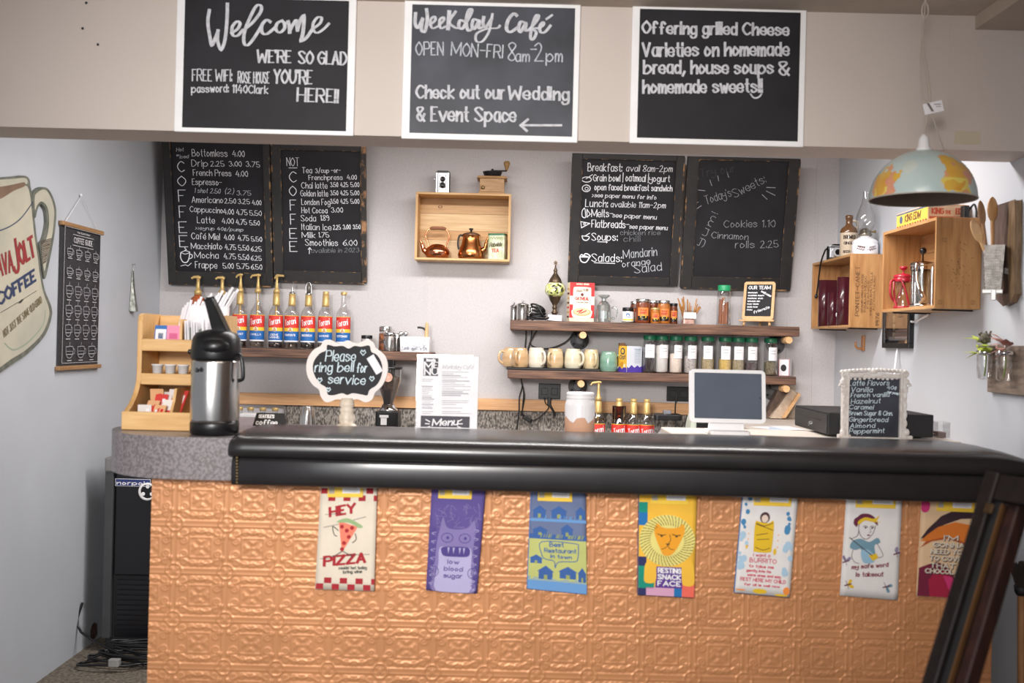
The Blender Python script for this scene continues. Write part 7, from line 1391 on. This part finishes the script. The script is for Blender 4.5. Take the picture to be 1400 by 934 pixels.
part('inner_lining', MB().lathe([((Rg-.003)*math.cos(q*math.pi/36),(Rg-.003)*math.sin(q*math.pi/36)*.97) for q in range(0,19)], c, 48, caps=False), mat('brown_lining',(126,108,96),.8), t)
part('rim', MB().tube([c+V((Rg*math.cos(i*math.pi/30),Rg*math.sin(i*math.pi/30),0)) for i in range(60)],.0022,6,closed=True), mat('rim_beige',(186,176,166),.5), t)
zt = c.z+Rg*.97; part('socket', MB().lathe([(.022,-.004),(.022,.004),(.017,.012),(.015,.036),(.008,.046),(.004,.050)], (c.x,c.y,zt), 20), WHITE, t)
b_ = part('bulb', MB().lathe([(.014,.13),(.016,.11),(.028,.075),(.030,.055),(.022,.034),(0,.026)], c, 20), mat('unlit_bulb',(220,216,206),.3), t)
hk = P(1265,8,d); top = V((hk.x,d,CEIL)); p0 = V((c.x,d,zt+.048))
part('cord', MB().tube(sm3([top+V((0,0,-.02)),P(1262,60,d),P(1268,100,d),P(1272,140,d),P(1268,160,d),p0],6),.0024,6).tube(sm3([P(1264,28,d),P(1258,80,d),P(1262,130,d),P(1272,150,d),P(1282,180,d),P(1291,206,d+.03)],6),.0018,6), mat('beige_cord',(186,172,160),.6), t)
part('ceiling_hook', MB().tube([top+V((0,0,0)),top+V((0,0,-.03))],.004,8).tube([top+V((.010*math.cos(i*.42),0,-.055+.024*math.sin(i*.42))) for i in range(16)],.0026,6), mat('hook_white',(196,184,174),.4), t)
mb = MB(); q = P(1276,147,d-.006); mb.T = Matrix.Translation(q) @ Matrix.Rotation(-.25,4,'Y'); mb.box(-.030,.030,-.001,.001,-.017,.017); g_ = part('paper_tag', mb, PAPER, t); FF = Frame(q+V((-.028,-.0016,0)),(1,0,.05),(0,0,1)); mb = MB(); mb.poly(FF,[(.006,.012),(.014,.012),(.030,-.014),(.022,-.014)],.0006); mb.line(FF,[(.03,.008),(.05,.008)],.0022,.0006); mb.line(FF,[(.036,.001),(.05,.001)],.0018,.0006); part('tag_print', mb, mat('tag_grey',(120,108,104),.7), g_)

# ------------------------------------------------------------ near right corner: leaning easel and broom
t = thing('folding_easel', 'dark wooden folding easel with brass hinge at the near right corner', 'easel', (1.05,1.75,0)); yaw = math.radians(-60); ux = V((math.cos(yaw),math.sin(yaw),0)); nn = V((-ux.y*-1,ux.x*-1,0))
nn = V((ux.y,-ux.x,0)); tl = math.radians(24.5); top = P(1347,643,1.95)
if nn.x > 0: nn = -nn
nn = V((math.sin(yaw),-math.cos(yaw),0))
up = (V((0,0,1))*math.cos(tl)-nn*math.sin(tl)).normalized(); L = top.z/up.z; o_ = top-up*L
F = Frame(o_, ux, up); DK = mat('ebony_stain',(22,17,17),.42,c2=(34,26,25),stretch=(10,10,2),vs=6,spec=.35); RB = mat('red_brown_stain',(34,19,17),.5,c2=(56,30,24),stretch=(10,10,2),vs=6,spec=.35); wd = .62
part('stile', MB().fbox(F,0,.030,.002,L,-.030,0), DK, t, .004); part('stile', MB().fbox(F,wd-.046,wd,.002,L,-.030,0), DK, t, .004); part('top_rail', MB().fbox(F,.030,wd-.046,L-.055,L-.003,-.028,-.002), DK, t, .004); part('lower_rail', MB().fbox(F,.046,wd-.046,.25,.31,-.028,-.002), DK, t, .004)
part('inner_liner', MB().fbox(F,.030,.046,.31,L-.055,-.030,-.014).fbox(F,wd-.075,wd-.046,.31,L-.055,-.030,-.014), BLACKM, t)
part('gilt_bead', MB().fbox(F,.0455,.0485,.31,L-.058,-.022,-.010).fbox(F,wd-.080,wd-.074,.31,L-.058,-.022,-.010), mat('gilt',(112,78,46),.45,.3), t)
part('rear_stile', MB().fbox(F,.049,.074,.02,L-.03,-.060,-.022), RB, t, .004)
part('brass_hinge', MB().fbox(F,.022,.040,L-.085,L-.065,-.002,.003), mat('dull_brass',(74,54,30),.5,.4), t, .002)
b0 = F.pt(wd/2,L-.06,-.045); part('rear_leg', MB().tube([b0,V((b0.x-nn.x*.52,b0.y-nn.y*.52,.02))],.02,8), DK, t)
p = P(1397,822,3.12); xw = 1.63; t = thing('broom', 'upturned broom with dark bristles leaning by the right wall', 'broom', (xw,3.1,0)); zh = P(1397,812,3.12).z; x_ = P(1399,812,3.1).x
part('handle', MB().tube([(x_+.02,3.12,.0),(x_+.004,3.12,zh)],.011,10), wood('broom_handle',(150,104,66),(180,132,90),(10,10,2)), t); mb = MB(); rr = random.Random(1)
part('ferrule', MB().lathe([(.014,0),(.020,.010),(.022,.03)],(x_+.004,3.12,zh-.005),14), BLACKM, t)
for i in range(90): q = rr.uniform(0,6.28); e = rr.uniform(0,1)**.5; mb.tube([V((x_+.004+.016*e*math.cos(q),3.12+.016*e*math.sin(q),zh+.02)),V((x_+.004+.038*e*math.cos(q),3.12+.038*e*math.sin(q),zh+.105-.02*e))],.0016,4,caps=False)
part('bristles', mb, mat('dark_bristle',(58,46,42),.8), t, kind='stuff')
